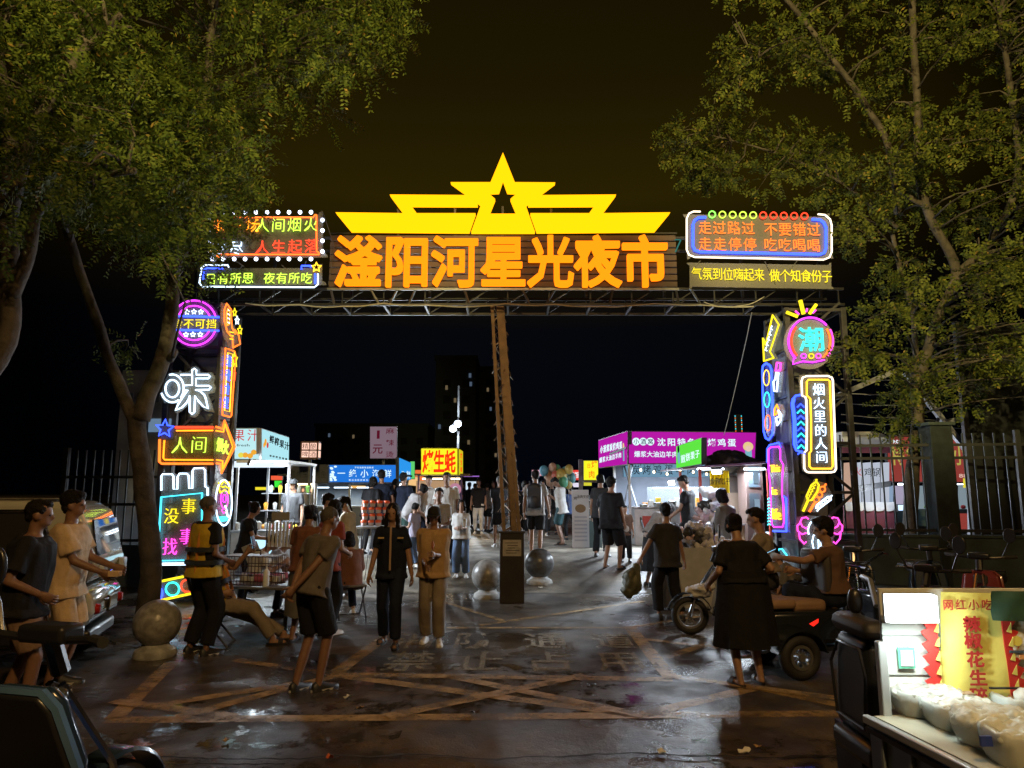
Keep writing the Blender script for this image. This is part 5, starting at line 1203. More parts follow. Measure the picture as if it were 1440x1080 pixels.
B().box((0, .5, zt+.02), (1.6, 1.4, .05)).build('canopy', mat('canopy_brown', (.12, .08, .06), .6), t)
for x in (-.7, .55): B().box((x, 0, zt/2), (.05, .05, zt)).build('post', mat('violet_post', (.14, .10, .25), .4), t)
B().box((-.05, .4, .42), (1.4, .6, .84)).build('counter', m_alu, t, .01); B().box((-.05, .1, zt-.1), (1.1, .04, .05)).build('warm_tube', m_ledw, t); lamp('stall_lamp', 'AREA', (0, .2, zt-.16), (1, .75, .45), 90, 1, t, sy=.2)
B().box((-.25, 1.0, 1.35), (1.3, .04, .6)).build('menu_board', glow('menu_warm', (.9, .55, .3), .5), t)
t = thing('round_fan_sign', 'pink and white round printed disc hanging at the oyster stall', 'sign', (at(640, 688, 20.2).x, 20.2, at(640, 688, 20.2).z)); B().lathe([(.0, 0), (.17, 0), (.17, .03), (0, .03)], n=24, axis='y').build('disc', glow('disc_pink', (.8, .35, .5), .6), t); B().lathe([(.0, -.01), (.08, -.01), (.08, .0), (0, 0)], n=16, axis='y').build('centre', sw, t); B().tube([(0, .02, .15), (0, .02, .35)], .01, 5).build('hanger', m_steel, t)
# 1 yuan board
oy2 = 24.0; t = board('price_board', 'dim pinkish white price board reading 1 yuan spicy hotpot above the left stalls', ('y', oy2), [(520.5,600),(558,600),(558,644.5),(520.5,644.5)], glow('sign_dimpink', (.36, .25, .31), .55), m_dark, .08, 'shop sign')
dr = glow('ink_darkred', (.16, .01, .03), .6, False); t.text('1', 532, 611, 4, 12, 'red', m=dr, dy=-.006, off=.01, name='lettering', ext=.01); stext(t, '元', (531, 631, 531, 631), 15, 15, dr, .012); stext(t, '麻辣烫', (548.5, 606, 548, 639), 12, 9, dr, .004)
B().box((t.L(539, 646).x, .06, -1.25), (.07, .07, 2.4)).build('post', m_galv, t.root)
# plush heap: orange tumblers on table in front of the seafood stall
tb = at(530, 735, 14.2); t = thing('display_table', 'wire legged table stacked with orange lids near the seated child', 'table', (at(535, 700, 13.2).x, 13.2, gz(13.2))); zt = at(535, 741, 13.2).z-gz(13.2)
B().box((0, 0, zt), (.85, .6, .03)).build('tabletop', m_alu, t); 
for x in (-.38, .38):
    for y in (-.26, .26): B().tube([(x, y, 0), (x, y, zt)], .012, 6).build('leg', m_steel, t)
for i in range(9): B().bar((-.38+.095*i, -.28, .15), (-.38+.095*(i+1) % 1, -.28, zt-.02), .008).build('mesh_wire', m_galv, t)
m_ol = mat('orange_lid', (.75, .10, .02), .35); m_clr = mat('pale_jar', (.55, .5, .5), .2)
for k in range(4):
    for i in range(4 if k else 3):
        x = tb_x = t.location.x-.28+.13*i+.02*(k % 2); zz = t.location.z+zt+.02+.115*k
        j = thing('jar', f'orange lidded jar, {["bottom", "second", "third", "top"][k]} row, {["leftmost", "second from left", "third from left", "rightmost"][i]} of the stack', 'jar', (x, 13.15, zz), 0, 'orange lidded jars on the wire table')
        B().lathe([(0, 0), (.045, 0), (.052, .05), (.05, .075)], n=12).build('glass', m_clr, j, smooth=True); B().lathe([(.056, .06), (.058, .09), (.045, .108), (0, .112)], n=12).build('lid', m_ol, j, smooth=True)
for i in range(7):
    o = B().lathe([(0, 0), (.03, 0), (.036, .14+.05*(i % 3)), (.012, .19+.05*(i % 3)), (.012, .24), (0, .24)], n=10).build('bottle', mat('pale_bottle', (.6, .55, .55), .25), smooth=True); o.location = (t.location.x+.22+.035*(i % 3)*2.2, 13.0+.09*(i//3), t.location.z+zt+.02); tag(o, 'pale bottle on the right end of the wire table', 'bottle', 'pale bottles on the wire table')
# other far left pieces: red / green / yellow strips behind the juice stall
for lab, qd, c_, k in (('small red lit sign strip behind the juice stall posts', [(381,669),(397,669),(397,675),(381,675)], (.9, .12, .05), 1), ('small green lit square behind the juice stall posts', [(386,676),(396,676),(396,685),(386,685)], (.05, .85, .05), 1), ('thin yellow lit banner behind the juice stall posts', [(359,685),(385,685),(385,689),(359,689)], (.9, .75, .03), 1)):
    board('far_sign', lab, ('y', 26), qd, G('far_'+lab[6:9], c_, k), m_dark, .08)
for lab, qd, c_, y in (('tiny yellow lit strip between the blue seafood sign and the crowd', [(493,683),(514,683),(514,686.5),(493,686.5)], (1, .55, .15), 23), ('far red lit sign left of the oyster sign', [(582,661),(596,661),(596,676),(582,676)], (.95, .20, .05), 30), ('far orange lit tent sign left of the oyster sign', [(576,668),(590,672),(590,684),(574,682)], (1, .6, .25), 28),
      ('far red lit fascia behind the balloons', [(786,661),(817,661),(817,675),(786,675)], (.95, .06, .04), 34), ('far pink lit strip left of the balloons', [(748,661),(765,661),(765,669),(748,669)], (.9, .4, .5), 34), ('far white lit stall front left of the pole', [(655,677),(671,677),(671,690),(655,690)], (.7, .85, 1), 36),
      ('far thin violet light strip high left of the pole', [(652,669),(674,669),(674,670.5),(652,670.5)], (.35, .15, .6), 34), ('far warm lit stall front between the pole and the walking man', [(700,690),(712,690),(712,698),(700,698)], (1, .7, .5), 36), ('far white round lit sign by the balloons', [(804,679),(816,679),(816,685),(804,685)], (.85, .8, .95), 25)):
    b_ = board('far_sign', lab, ('y', y), qd, G('far2_'+lab[4:12]+str(qd[0][0]), c_, .9), m_dark, .08)
    if 'red lit fascia' in lab: stext(b_, '炸鸡烤肠', (800, 668, 813, 668), 6, 9, sw, .01)
# yellow sign on the right of the aisle
ys = board('grill_sign', 'yellow lit sign with orange characters left of the magenta stall', ('y', 23), [(821,648),(841,648),(841,675),(821,675)], G('sign_lime', (.9, .8, .02)), m_dark, .12)
m_oc = glow('ink_orange', (1, .16, .01), 1, False); stext(ys, '日', (828, 655, 828, 655), 5, 7, m_oc, .01); stext(ys, '烤肉', (836, 653, 832, 667), 9, 11, m_oc, .01)
ys = board('grill_sign', 'small yellow lit panel below the yellow and orange sign', ('y', 23), [(821,677),(832,677),(832,683),(821,683)], G('sign_lime3', (.8, .75, .05), .8), m_dark, .1)
t = thing('grey_pillar', 'grey pillar beside the yellow and orange sign', 'pillar', (at(817, 700, 22.7).x, 22.7, gz(22))); zz = at(817, 646, 22.7).z-t.location.z; B().box((0, 0, zz/2), (.12, .12, zz)).build('shaft', m_galv, t)
B().bar((0, 0, zz-.7), (1.5, 0, zz-.72), .05).build('arm', m_galv, t)
# standing poster with noodle bowl
t = thing('poster_stand', 'white standing food poster with a round bowl picture right of the balloons', 'poster stand', (at(816, 700, 17.2).x, 17.2, gz(17))); p0 = V(t.location); z1 = at(816, 690, 17.2).z-p0.z
B().box((0, 0, z1/2+.02), (.40, .03, z1)).build('board', mat('poster_white', (.42, .42, .46), .6), t)
B().ell((0, -.02, z1-.42), (.13, .01, .10), 16, 8).build('printed_bowl', mat('bowl_brown', (.16, .10, .05), .6), t); char('鸡', t, (-.12, -.02, z1-.18), .09, .09, mat('ink_black'), 0, ext=.01)
for i, ch in enumerate('汤肉叉烧'): char(ch, t, (-.05+.075*i, -.02, z1-.14), .07, .09, mat('ink_black'), 0, ext=.01)
for i in range(7): B().box((.0, -.02, z1-.62-.09*i), (.3, .008, .04)).build('printed_line', mat('grey_ink', (.28, .28, .33), .6), t)
t = thing('display_cooler', 'glass fronted dark cooler beside the standing food poster', 'cooler', (at(833, 700, 17.4).x, 17.4, gz(17))); B().box((0, .2, .32), (.42, .5, .64)).build('body', mat('cooler_teal', (.05, .08, .08), .4), t, .01); B().box((0, .2, .95), (.42, .45, .6)).build('glass_case', m_glass, t); B().box((.02, .0, 1.1), (.1, .02, .35)).build('lit_tube', glow('led_mid', (1,1,1), 1), t)
for i in range(3): B().box((0, .15, .72+.2*i), (.4, .4, .015)).build('shelf', m_alu, t)

# magenta stall ---------------------------------------------------------------
my = 18.0; mg = G('sign_magenta', (.55, .012, .45), .85)
xm = at(883.5, 640, my).x
ms = board('egg_stall_sign', 'long magenta lit sign with white characters facing the camera on the right', ('y', my), [(884.5,607),(1063,608.5),(1061,651),(884.5,651.5)], mg, m_dark, .15)
stext(ms, '沈阳特色炭烤鸡蛋', (930, 621.5, 1029, 622.5), 12, 11.5, sw, .016)
stext(ms, '爆浆大油边羊肉串', (896, 638.5, 958, 639), 8.6, 9, sw, .014)
for i, ch in enumerate('小酒窝'):
    p = ms.L(894.5+10*i, 621, -.006); B().lathe([(0, -.006), (.098, -.006), (.098, 0), (0, 0)], p, 18, 'y').build('white_disc', sw, ms.root); stext(ms, ch, (894.5+10*i, 621, 0, 0), 8, 8.5, glow('ink_navy', (.01, .02, .06), .5, False), .008, -.02)
p = ms.L(1052, 628, -.006); B().ell(p, (.13, .01, .12), 14, 8).build('printed_cook', glow('print_yellow', (.9, .65, .3), .9, False), ms.root); B().ell(p+V((0, -.006, -.05)), (.08, .01, .08), 12, 6).build('printed_face', glow('print_face', (.9, .6, .5), .9, False), ms.root); B().box(p+V((0, 0, -.19)), (.16, .012, .2)).build('printed_apron', glow('print_apron', (.2, .5, .6), .9, False), ms.root)
m2 = board('egg_stall_sign', 'magenta lit side sign facing the aisle, left end of the magenta stall', ('x', xm-.02), [(841.5,619.5),(881.5,607),(881.5,652.5),(842,657.5)], mg, m_dark, .10)
stext(m2, '小酒窝炭烤鸡蛋', (846, 632, 873, 626), 4, 11, sw, .016); stext(m2, '爆浆大油边羊肉', (845, 647, 872, 640), 4, 8, sw, .010)
p = m2.L(877, 628, -.006); B().ell(p, (.12, .01, .10), 12, 6).build('printed_cook', glow('print_yellow', (.9, .65, .3)), m2.root); B().box(p+V((0, 0, -.22)), (.14, .012, .3)).build('printed_apron', glow('print_apron', (1, 1, 1)), m2.root)
gm = gz(my); t = thing('egg_stall', 'grill stall with glass cases under the long magenta sign', 'market stall', (xm+1.6, my+.2, gm)); zt = at(950, 652, my).z-gm
B().box((0, 1.4, zt+.4), (3.3, 3.0, .06)).build('roof', m_dark, t); B().box((0, 2.6, 1.25), (3.2, .05, 2.5)).build('back_wall', mat('stall_back', (.20, .22, .27), .6, noise_=.2, nscale=2), t)
for x, y in ((-1.58, -.15), (-1.58, 2.4), (1.55, -.15)): B().box((x, y, zt/2+.1), (.06, .06, zt+.2)).build('post', m_alu, t, .003)
B().bar((-1.55, 1.2, zt+.2), (-1.25, -.2, .4), .035).build('brace', m_steel, t); B().bar((-1.3, .8, zt+.1), (-1.7, .6, .6), .03).build('brace', m_steel, t)
B().box((.0, 2.55, 1.95), (2.6, .03, .42)).build('lit_menu', G('menu_blue', (.22, .42, .6), .7), t)
for i, ch in enumerate('炭烤鸡蛋羊肉串'): char(ch, t, (-.95+.32*i, 2.52, 1.95), .26, .3, jink, 0, ext=.01)
B().box((-1.0, 2.54, 2.25), (1.0, .03, .1)).build('orange_strip', glow('strip_orange', (1, .35, .05), 1), t)
B().box((.0, .35, .45), (2.9, .7, .9)).build('counter', m_alu, t, .01); B().box((.0, .35, .93), (3.0, .8, .04)).build('counter_top', m_alu, t); B().box((-.2, .35, 1.2), (1.6, .5, .5)).build('glass_case', m_glass, t)
B().box((-.2, .1, 1.42), (1.5, .03, .03)).build('case_light', glow('led_mid', (1,1,1)), t)
B().box((.75, .05, 1.62), (.30, .10, .2), Matrix.Rotation(.3, 3, 'Y')).build('work_lamp', glow('led_strong', (1,1,1)), t)
lamp('stall_lamp', 'AREA', (0, .3, zt-.05), (.72, .85, 1), 420, 2.6, t, sy=.8); lamp('stall_lamp', 'POINT', (.7, -.15, 1.6), (.85, .93, 1), 110, .12, t)
rr = random.Random(8)
for i in range(14):
    o = B().box((0, 0, .05+.03*(i % 3)), (.12, .12, .10+.06*(i % 3))).build('food_tray', [m_fr[0], m_white, m_fr[3], m_woodt][i % 4], bevel=.006); o.location = (xm+.45+.17*i, my+.35+.12*(i % 2), gm+.952); cn_ = ['orange', 'white', 'yellow', 'brown'][i % 4]; tag(o, f'small {cn_} food tray on the long counter of the magenta stall', 'tray', cn_+' food trays on the magenta stall counter')
m_pan = mat('steel_pan', (.35, .36, .37), .25, .9)
for i in range(8):
    o = B().lathe([(0, 0), (.09, 0), (.11, .06+.04*(i % 3)), (.10, .065+.04*(i % 3)), (.085, .02), (0, .02)], n=16).build('steel_pan', m_pan, smooth=True); o.location = (xm+.35+.36*i, my+.02+.05*(i % 2), gm+.952); tag(o, f'steel pan, {["first", "second", "third", "fourth", "fifth", "sixth", "seventh", "eighth"][i]} from the left at the front of the magenta stall counter', 'pan', 'steel pans on the magenta stall counter')
for i in range(9):
    p = V((xm+.3+.33*i, my-.02, gm+zt-.16-.05*(i % 3))); tt = thing('hanging_bulb', f'small warm bulb, {["first", "second", "third", "fourth", "fifth", "sixth", "seventh", "eighth", "ninth"][i]} from the left, hanging under the magenta sign', 'bulb', p, 0, 'warm bulbs under the magenta sign'); B().ell((0, 0, 0), (.028, .028, .036), 10, 8).build('glass', glow('bulb_warm', (1, .75, .4), 7), tt, smooth=True); B().tube([(0, 0, .03), (0, 0, .16+.05*(i % 3))], .006, 4).build('wire', m_wired, tt)
for i, c_ in enumerate(('red', 'white', 'yellow')):
    o = B().box((0, 0, 0), (.5, .02, .34)).build('poster', mat('poster_'+c_, {'red': (.45, .05, .04), 'white': (.5, .5, .5), 'yellow': (.6, .48, .06)}[c_], .6)); o.location = (xm+.6+.9*i, my+.18, gm+.55); tag(o, f'{c_} printed poster hung on the front of the magenta stall counter', 'poster')
# green sign stall (in front, right) -------------------------------------------
gx = at(985, 640, 13.6).x; gs = board('green_sign', 'bright green lit sign with white characters in front of the magenta sign', ('x', gx), [(951,628),(985,616.5),(985,652),(951,658)], G('sign_green', (.12, .80, .06), 1.0), m_dark, .10)
stext(gs, '煎饼果子', (961, 645, 981, 638), 6.4, 12, sw, .008); p = gs.L(955, 643, -.006); B().ell(p, (.13, .01, .14), 12, 6).build('printed_figure', glow('print_apron', (1,1,1)), gs.root); B().ell(p+V((0, -.004, .17)), (.08, .01, .08), 12, 6).build('printed_head', glow('ink_navy', (1,1,1)), gs.root)
g0 = gz(14.2); t = thing('snack_stall', 'snack stall with a slanted lit canopy under the green sign', 'market stall', (gx+.35, 14.4, g0)); k0 = V(t.location)
zc = at(975, 655, 13.8).z-g0
B().prism([(-.75, zc-.07), (1.25, zc+.06), (1.25, zc+.10), (-.75, zc-.04)], 1.9, Matrix.Translation((0, -.9, 0))).build('canopy', mat('canopy_violet', (.16, .10, .16), .5), t)
for x, y in ((-.35, -.7), (.95, -.7), (-.35, .9), (.95, .9)): B().box((x, y, (zc-.06)/2), (.05, .05, zc-.06)).build('post', mat('red_post', (.45, .06, .04), .4), t, .003)
for (x0, x1) in ((-.35, .15), (.55, .95)): B().box(((x0+x1)/2, -.55, zc-.09+.03), (x1-x0, .07, .03)).build('led_tube', glow('led_tube_hot', (.8, .9, 1), 16), t)
lamp('stall_lamp', 'AREA', (.3, -.5, zc-.13), (.78, .9, 1), 170, 1.1, t, sy=.2)
B().box((.3, .1, .42), (1.1, .7, .84)).build('counter', mat('counter_brown', (.25, .18, .12), .5), t, .01); B().box((.3, .1, .86), (1.2, .8, .03)).build('counter_top', m_alu, t); B().box((.1, .0, 1.12), (.5, .3, .06)).build('warm_light', m_ledw, t)
# black tarp / covered top behind and brown partition
b = B(); b.ell((0, 0, 0), (.42, .5, .24), 24, 14); b.ell((.38, .1, -.10), (.36, .4, .22), 20, 12); b.ell((-.15, -.1, .08), (.22, .25, .16), 16, 10); b.ell((-.35, 0, -.12), (.2, .3, .12), 14, 10)
me = voxmesh(b, .03, 'tarp', 1, (.07, 5, 5, 4)); o = addmesh(me, 'folded_tarp', mat('black_tarp', (.02, .025, .03), .45), None); p = at(1024, 650, 14.6); o.location = p; tag(o, 'bulky dark folded tarpaulin on top of the snack stall', 'tarpaulin')
t = thing('partition', 'dark brown partition panels standing behind the snack stall next to the right column', 'partition', (at(1035, 700, 14.9).x, 14.9, gz(14.9))); B().box((0, 0, .95), (1.05, .06, 1.9)).build('upper_panel', mat('partition_dark', (.035, .022, .02), .6), t); B().box((.0, -.04, .8), (1.0, .02, 1.1)).build('lower_panel', mat('partition_brown', (.12, .08, .06), .6), t)
t = thing('window_frame', 'narrow framed cabinet window beside the right gate column', 'cabinet', (at(1063, 700, 13.9).x, 13.9, gz(13.9))); k0 = V(t.location)
z0_, z1_ = at(1063, 745, 13.9).z-k0.z, at(1063, 650, 13.9).z-k0.z; B().box((0, .3, (z1_)/2), (.34, .5, z1_)).build('cabinet_body', mat('cabinet_brown', (.08, .05, .045), .5), t, .01)
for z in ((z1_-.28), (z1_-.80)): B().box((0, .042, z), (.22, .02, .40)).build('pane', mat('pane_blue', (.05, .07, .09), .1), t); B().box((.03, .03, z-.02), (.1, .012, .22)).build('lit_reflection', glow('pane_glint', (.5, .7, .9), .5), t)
# yellow hanging bags / pennants
m_yb = mat('yellow_banner', (.62, .50, .03), .6, noise_=.1, translucent=.4)
for i in range(5):
    p = at(1001+5.2*i, 662, 13.75); o = B()
    w, h = .075, .42; n = 6
    rows = [[p*0+V((-w/2+w*k/n, .02*sin(k*1.3+i), -h*j/6+.0)) for k in range(n+1)] for j in range(7)]
    back = [[v+V((0, .012, 0)) for v in r_] for r_ in rows]
    vs = [v for r_ in rows for v in r_]+[v for r_ in back for v in r_]; K = 7*(n+1); fs = []
    for j in range(6):
        for k in range(n): a = j*(n+1)+k; fs += [(a, a+1, a+n+2, a+n+1), (K+a, K+a+n+1, K+a+n+2, K+a+1)]
    o.add(vs, fs); tt = thing('pennant', f'yellow hanging pennant with a black character, {["first", "second", "third", "fourth", "fifth"][i]} from the left', 'pennant', p, .12*(i-2), 'yellow pennants of the snack stall'); o.build('cloth', m_yb, tt)
    char('金手抓饼子'[i], tt, (0, -.025, -.2), .085, .13, mat('ink_black'), .01, ext=.01)
t = thing('rail', 'thin horizontal rail carrying the yellow pennants', 'rail', at(1010, 657, 13.75)); B().bar((-.55, 0, 0), (.5, 0, .01), .02).build('bar', m_steel, t)
# goods table of white fluffy hair ties / plush ----------------------------------
tx, ty = gp(975, 818); ty = 11.6; tx = at(978, 700, ty).x
t = thing('cloth_table', 'low table under a pale hanging cloth heaped with white bags on the right', 'table', (tx, ty, 0)); zt = at(985, 768, ty).z
def drape(w, d, h, seed):
    b = B(); n = 48; rows = []
    for j in range(7):
        q = j/6; rr_ = []
        for k in range(n):
            a = 2*pi*k/n; x = (abs(cos(a))**.35)*(1 if cos(a) > 0 else -1)*w/2; y = (abs(sin(a))**.35)*(1 if sin(a) > 0 else -1)*d/2; f = 1+q*(.05+.05*sin(k*2.1+seed))
            rr_.append(V((x*f, y*f, h*(1-q*.97))))
        rows.append(rr_)
    return b.rings(rows)
drape(1.25, .75, zt, 1).build('table_cloth', mat('pale_cloth', (.42, .43, .45), .8, noise_=.1), t, smooth=True, ang=60)
for x in (-.55, .55):
    for y in (-.3, .3): B().box((x, y, zt/2-.01), (.03, .03, zt-.03)).build('leg', m_steel, t)
m_fl = [mat('fluff_white', (.62, .62, .66), .8), mat('fluff_pink', (.55, .42, .48), .8), mat('fluff_grey', (.22, .23, .27), .8), mat('fluff_lilac', (.45, .45, .58), .8), mat('fluff_black', (.03, .03, .03), .8)]
protos = []
for i in range(6):
    b = B(); r_ = random.Random(i)
    for k in range(9): b.ell((r_.uniform(-.06, .06), r_.uniform(-.05, .05), r_.uniform(-.03, .05)), (r_.uniform(.02, .05), r_.uniform(.02, .05), r_.uniform(.02, .045)), 8, 6)
    protos.append(voxmesh(b, .012, 'bag', 1, (.015, 30, 30, i)))
nb_ = 0
for layer, n_, rad in ((0, 22, .52), (1, 14, .38), (2, 7, .22), (3, 3, .1)):
    for i in range(n_):
        a = 2*pi*i/n_+layer; me = protos[nb_ % 6].copy(); me.materials.clear(); me.materials.append(m_fl[[0, 1, 0, 2, 3, 0, 4, 0][(nb_*5) % 8]]); o = bpy.data.objects.new('knotted_bag', me); COL.objects.link(o); rr_ = rad*(.6+.4*rnd.random())
        o.location = (tx+rr_*cos(a)*1.0, ty+rr_*sin(a)*.62, zt+.05+.085*layer); o.rotation_euler = (rnd.random()*3, rnd.random()*3, rnd.random()*6); o.scale = (1.15,)*3; cn_ = ['white', 'pink', 'white', 'grey', 'lilac', 'white', 'black', 'white'][(nb_*5) % 8]; tag(o, f'{cn_} knotted bag in the {["bottom", "second", "third", "top"][layer]} layer of the heap on the cloth table', 'bag', f'{cn_} knotted bags heaped on the cloth table'); nb_ += 1
for k, (px, py, s_) in enumerate(((995, 695, 2.2), (1003, 708, 2.0), (990, 712, 1.8), (1000, 722, 2.2), (1008, 697, 1.7), (984, 726, 1.7))):
    me = protos[k].copy(); me.materials.clear(); me.materials.append(m_fl[(0, 0, 4, 0, 0, 1)[k]]); o = bpy.data.objects.new('plastic_bag', me); COL.objects.link(o); o.location = at(px, py, 13.2); o.scale = (s_,)*3; o.rotation_euler = (k, k*2, k); tag(o, ['upper left', 'upper right', 'dark', 'large lower', 'topmost', 'lower left'][k]+' bunched plastic bag hanging behind the heap under the snack canopy', 'plastic bag')
# left sales table with wire cage ------------------------------------------------
ty = 9.9; p = at(372, 820, ty); t = thing('sales_table', 'low metal table with wire cage and goods beside the left gate column', 'table', (p.x+.02, ty, 0), radians(-12)); zt = p.z
B().box((0, 0, zt), (1.25, 1.0, .03)).build('tabletop', mat('table_grey', (.20, .21, .22), .35, .5), t, .004); B().box((.56, .0, zt-.25), (.02, .95, .45)).build('side_panel', m_galv, t)
for x in (-.58, .58):
    for y in (-.45, .45): B().tube([(x, y, 0), (x, y, zt)], .016, 6).build('leg', m_galv, t)
c = thing('wire_cage', 'dark wire cage with a carry handle standing on the left sales table', 'cage', (p.x-.10, ty-.18, zt+.02), radians(-12)); m_cw = mat('maroon_wire', (.05, .02, .025), .4)
for x in [i*.05-.375 for i in range(16)]:
    for y in (-.17, .17): B().tube([(x, y, 0), (x, y, .36)], .0035, 4).build('cage_wire', m_cw, c)
for y in [i*.05-.17 for i in range(1, 7)]:
    for x in (-.375, .375): B().tube([(x, y, 0), (x, y, .36)], .0035, 4).build('cage_wire', m_cw, c)
for z in (0, .12, .24, .36): B().tube([(-.375, -.17, z), (.375, -.17, z), (.375, .17, z), (-.375, .17, z)], .006, 5, True).build('cage_frame', m_cw, c)
B().tube([(-.1, 0, .36), (-.1, 0, .43), (.1, 0, .43), (.1, 0, .36)], .010, 6).build('handle', mat('handle_black', (.012, .012, .015), .3), c, smooth=True); B().box((0, 0, .365), (.75, .34, .006)).build('cage_lid', mat('lid_tan', (.16, .12, .08), .6), c)
gl_ = ['white', 'pink', 'tan', 'clear']; gm_ = [m_white, mat('pink_pack', (.55, .15, .25), .4), mat('tan_pack', (.4, .28, .15), .5), m_cup]
rr = random.Random(4)
for i in range(26):
    k = i % 4; x = -.45+rr.random()*1.0; y = -.05+rr.random()*.45; s_ = .05+.05*rr.random(); o = B().box((0, 0, s_*.5), (s_*1.3, s_*1.1, s_)).build('packet', gm_[k], bevel=.008); q = Matrix.Rotation(radians(-12), 3, 'Z') @ V((x+.1, y, 0)); o.location = (p.x+q.x, ty+q.y, zt+.02); o.rotation_euler = (0, 0, rr.random()*3)
    tag(o, f'small {gl_[k]} packet among the goods on the left sales table', 'packet', gl_[k]+' packets on the left sales table')
o = B().lathe([(0, 0), (.04, 0), (.04, .18), (.03, .2), (.012, .22), (.012, .25), (0, .25)], n=14).build('bottle', m_cup, smooth=True); o.location = (p.x+.16, ty-.42, zt+.015); tag(o, 'pale bottle standing at the front edge of the left sales table', 'bottle')
t = thing('clothes_rack', 'small rack of hanging clear pouches on the left sales table', 'rack', (at(395, 740, 10.6).x, 10.6, .55)); B().tube([(-.2, 0, 0), (-.2, 0, .85), (.2, 0, .85), (.2, 0, 0)], .010, 6).build('frame', m_steel, t)
for i in range(7): B().box((-.16+.052*i, 0, .62), (.035, .03, .36), tap=.7).build('pouch', mat('clear_pouch', (.5, .52, .55), .2), t)
B().box((.0, -.02, .88), (.26, .03, .12)).build('cardboard_sign', mat('card_grey', (.25, .25, .25), .7), t)
t = thing('laptop_stand', 'grey folded board standing in front of the seated sellers', 'board', (at(357, 765, 10.5).x, 10.5, .6), .5); B().box((0, 0, .28), (.22, .02, .34), Matrix.Rotation(-.4, 3, 'Y')).build('board', mat('card_grey'), t); B().box((0, .01, .06), (.05, .05, .12)).build('foot', m_steel, t)

# balloons ------------------------------------------------------------------------
bc = [((765,662),.12,'blue'),((771,668),.12,'skin'),((777,657),.10,'skin'),((783,660),.11,'green'),((789,669),.16,'yellow'),((795,664),.13,'teal'),((800,660),.11,'yellow'),((803,672),.13,'teal'),((799,680),.12,'yellow'),((792,678),.13,'green'),((774,677),.12,'skin'),((781,668),.10,'red')]
bcol = dict(blue=(.12,.30,.40), skin=(.55,.35,.25), green=(.12,.40,.25), yellow=(.55,.42,.12), teal=(.12,.35,.38), red=(.5,.12,.08)); cntb = {}
for (px, py), r_, c_ in bc:
    cntb[c_] = cntb.get(c_, 0)+1; p = at(px, py, 18.4+.1*(px % 4)); tt = thing('balloon', f'{c_.replace("skin", "peach")} balloon, {["", "first", "second", "third"][cntb[c_]]} of its colour from the left', 'balloon', p, 0, 'balloons in the bunch'); B().ell((0, 0, 0), (r_, r_, r_*1.18), 16, 12).build('skin', mat('balloon_'+c_, bcol[c_], .3, spec=.6, translucent=.3), tt, smooth=True); B().tube([(0, 0, -r_*1.15), (.02, 0, -r_-.5)], .003, 4).build('string', m_wire, tt)

# beyond the right fence ------------------------------------------------------------
fy = 17.0; g0 = gz(fy)
t = thing('scalloped_kiosk', 'white rounded kiosk with scalloped maroon awnings behind the right fence', 'kiosk', at(1184, 740, fy)); k0 = V(t.location); q = lambda x, y, dy=0: at(x, y, fy)-k0+V((0, dy, 0))
m_kw = mat('kiosk_white', (.50, .50, .50), .5, noise_=.12); m_mar = mat('maroon_skirt', (.14, .03, .045), .7)
dome = [(1184,623),(1184,607),(1232,607),(1243,611),(1250,618),(1252,624)]; P = [q(x, y) for x, y in dome]; B().prism([(v.x, v.z) for v in P], 1.4, Matrix.Translation((0, 0, 0))).build('roof_hood', m_kw, t)
def scallop(x0, x1, y0, y1, yb, n, name):
    pts = [(x0, y0)]+[(x1, y0)]; w = (x1-x0)/n
    for i in range(n):
        for k in range(5): a = pi*k/5; pts.append((x1-w*i-w/2+w/2*cos(a), y1+4*sin(a)))
    P = [q(x, y, 0) for x, y in pts]; B().prism([(v.x, v.z) for v in P], .03, Matrix.Translation((0, -.06, 0))).build(name+'_white', m_kw, t)
    P = [q(x, y) for x, y in ((x0, y0+2), (x1, y0+2), (x1+2, yb), (x0, yb))]; B().prism([(v.x, v.z) for v in P], .03, Matrix.Translation((0, -.02, 0))).build(name+'_maroon', m_mar, t)
scallop(1184, 1250, 615, 623, 637, 5, 'upper_scallop'); scallop(1186, 1256, 706, 715, 752, 5, 'lower_scallop')
m_kl = glow('kiosk_lit', (.62, .68, .80), .75)
for i in range(5):
    xx = 1187+13*i; P = [q(x, y) for x, y in ((xx, 651), (xx+11.5, 650), (xx+11.5, 706), (xx, 706))]
    B().prism([(v.x, v.z) for v in P], .02).build('lit_panel', m_kl if i else glow('kiosk_warm', (.85, .55, .4), .6), t)
B().prism([(v.x, v.z) for v in [q(*a) for a in ((1202,684),(1252,676),(1252,684),(1202,692))]], .05, Matrix.Translation((0, -.05, 0))).build('counter_ledge', m_dark, t)
for x_, y_, c_ in ((1205, 663, 'jred'), (1220, 664, 'ink'), (1232, 664, 'ink')): stp = q(x_, y_, -.03); char({'1205': '火', '1220': '鸡', '1232': '锅'}[str(x_)], t, stp, .2, .22, jred if c_ == 'jred' else jink, 0, ext=.01)
lamp('stall_lamp', 'POINT', q(1228, 690, -.5), (.8, .88, 1), 40, .1, t)
rb_ = board('red_banner', 'red lit banner with large yellow characters behind the right fence', ('y', 18.5), [(1248,614),(1376,616),(1376,678),(1250,677)], G('banner_red', (.62, .10, .08), .42), m_dark, .1)
yc = glow('banner_yellow', (.85, .75, .15), .5, False)
for ch, x, y in zip('特色烧烤小吃', (1262, 1283, 1305, 1326, 1349, 1369), (640,)*6): stext(rb_, ch, (x, y, 0, 0), 20, 30, yc, .012)
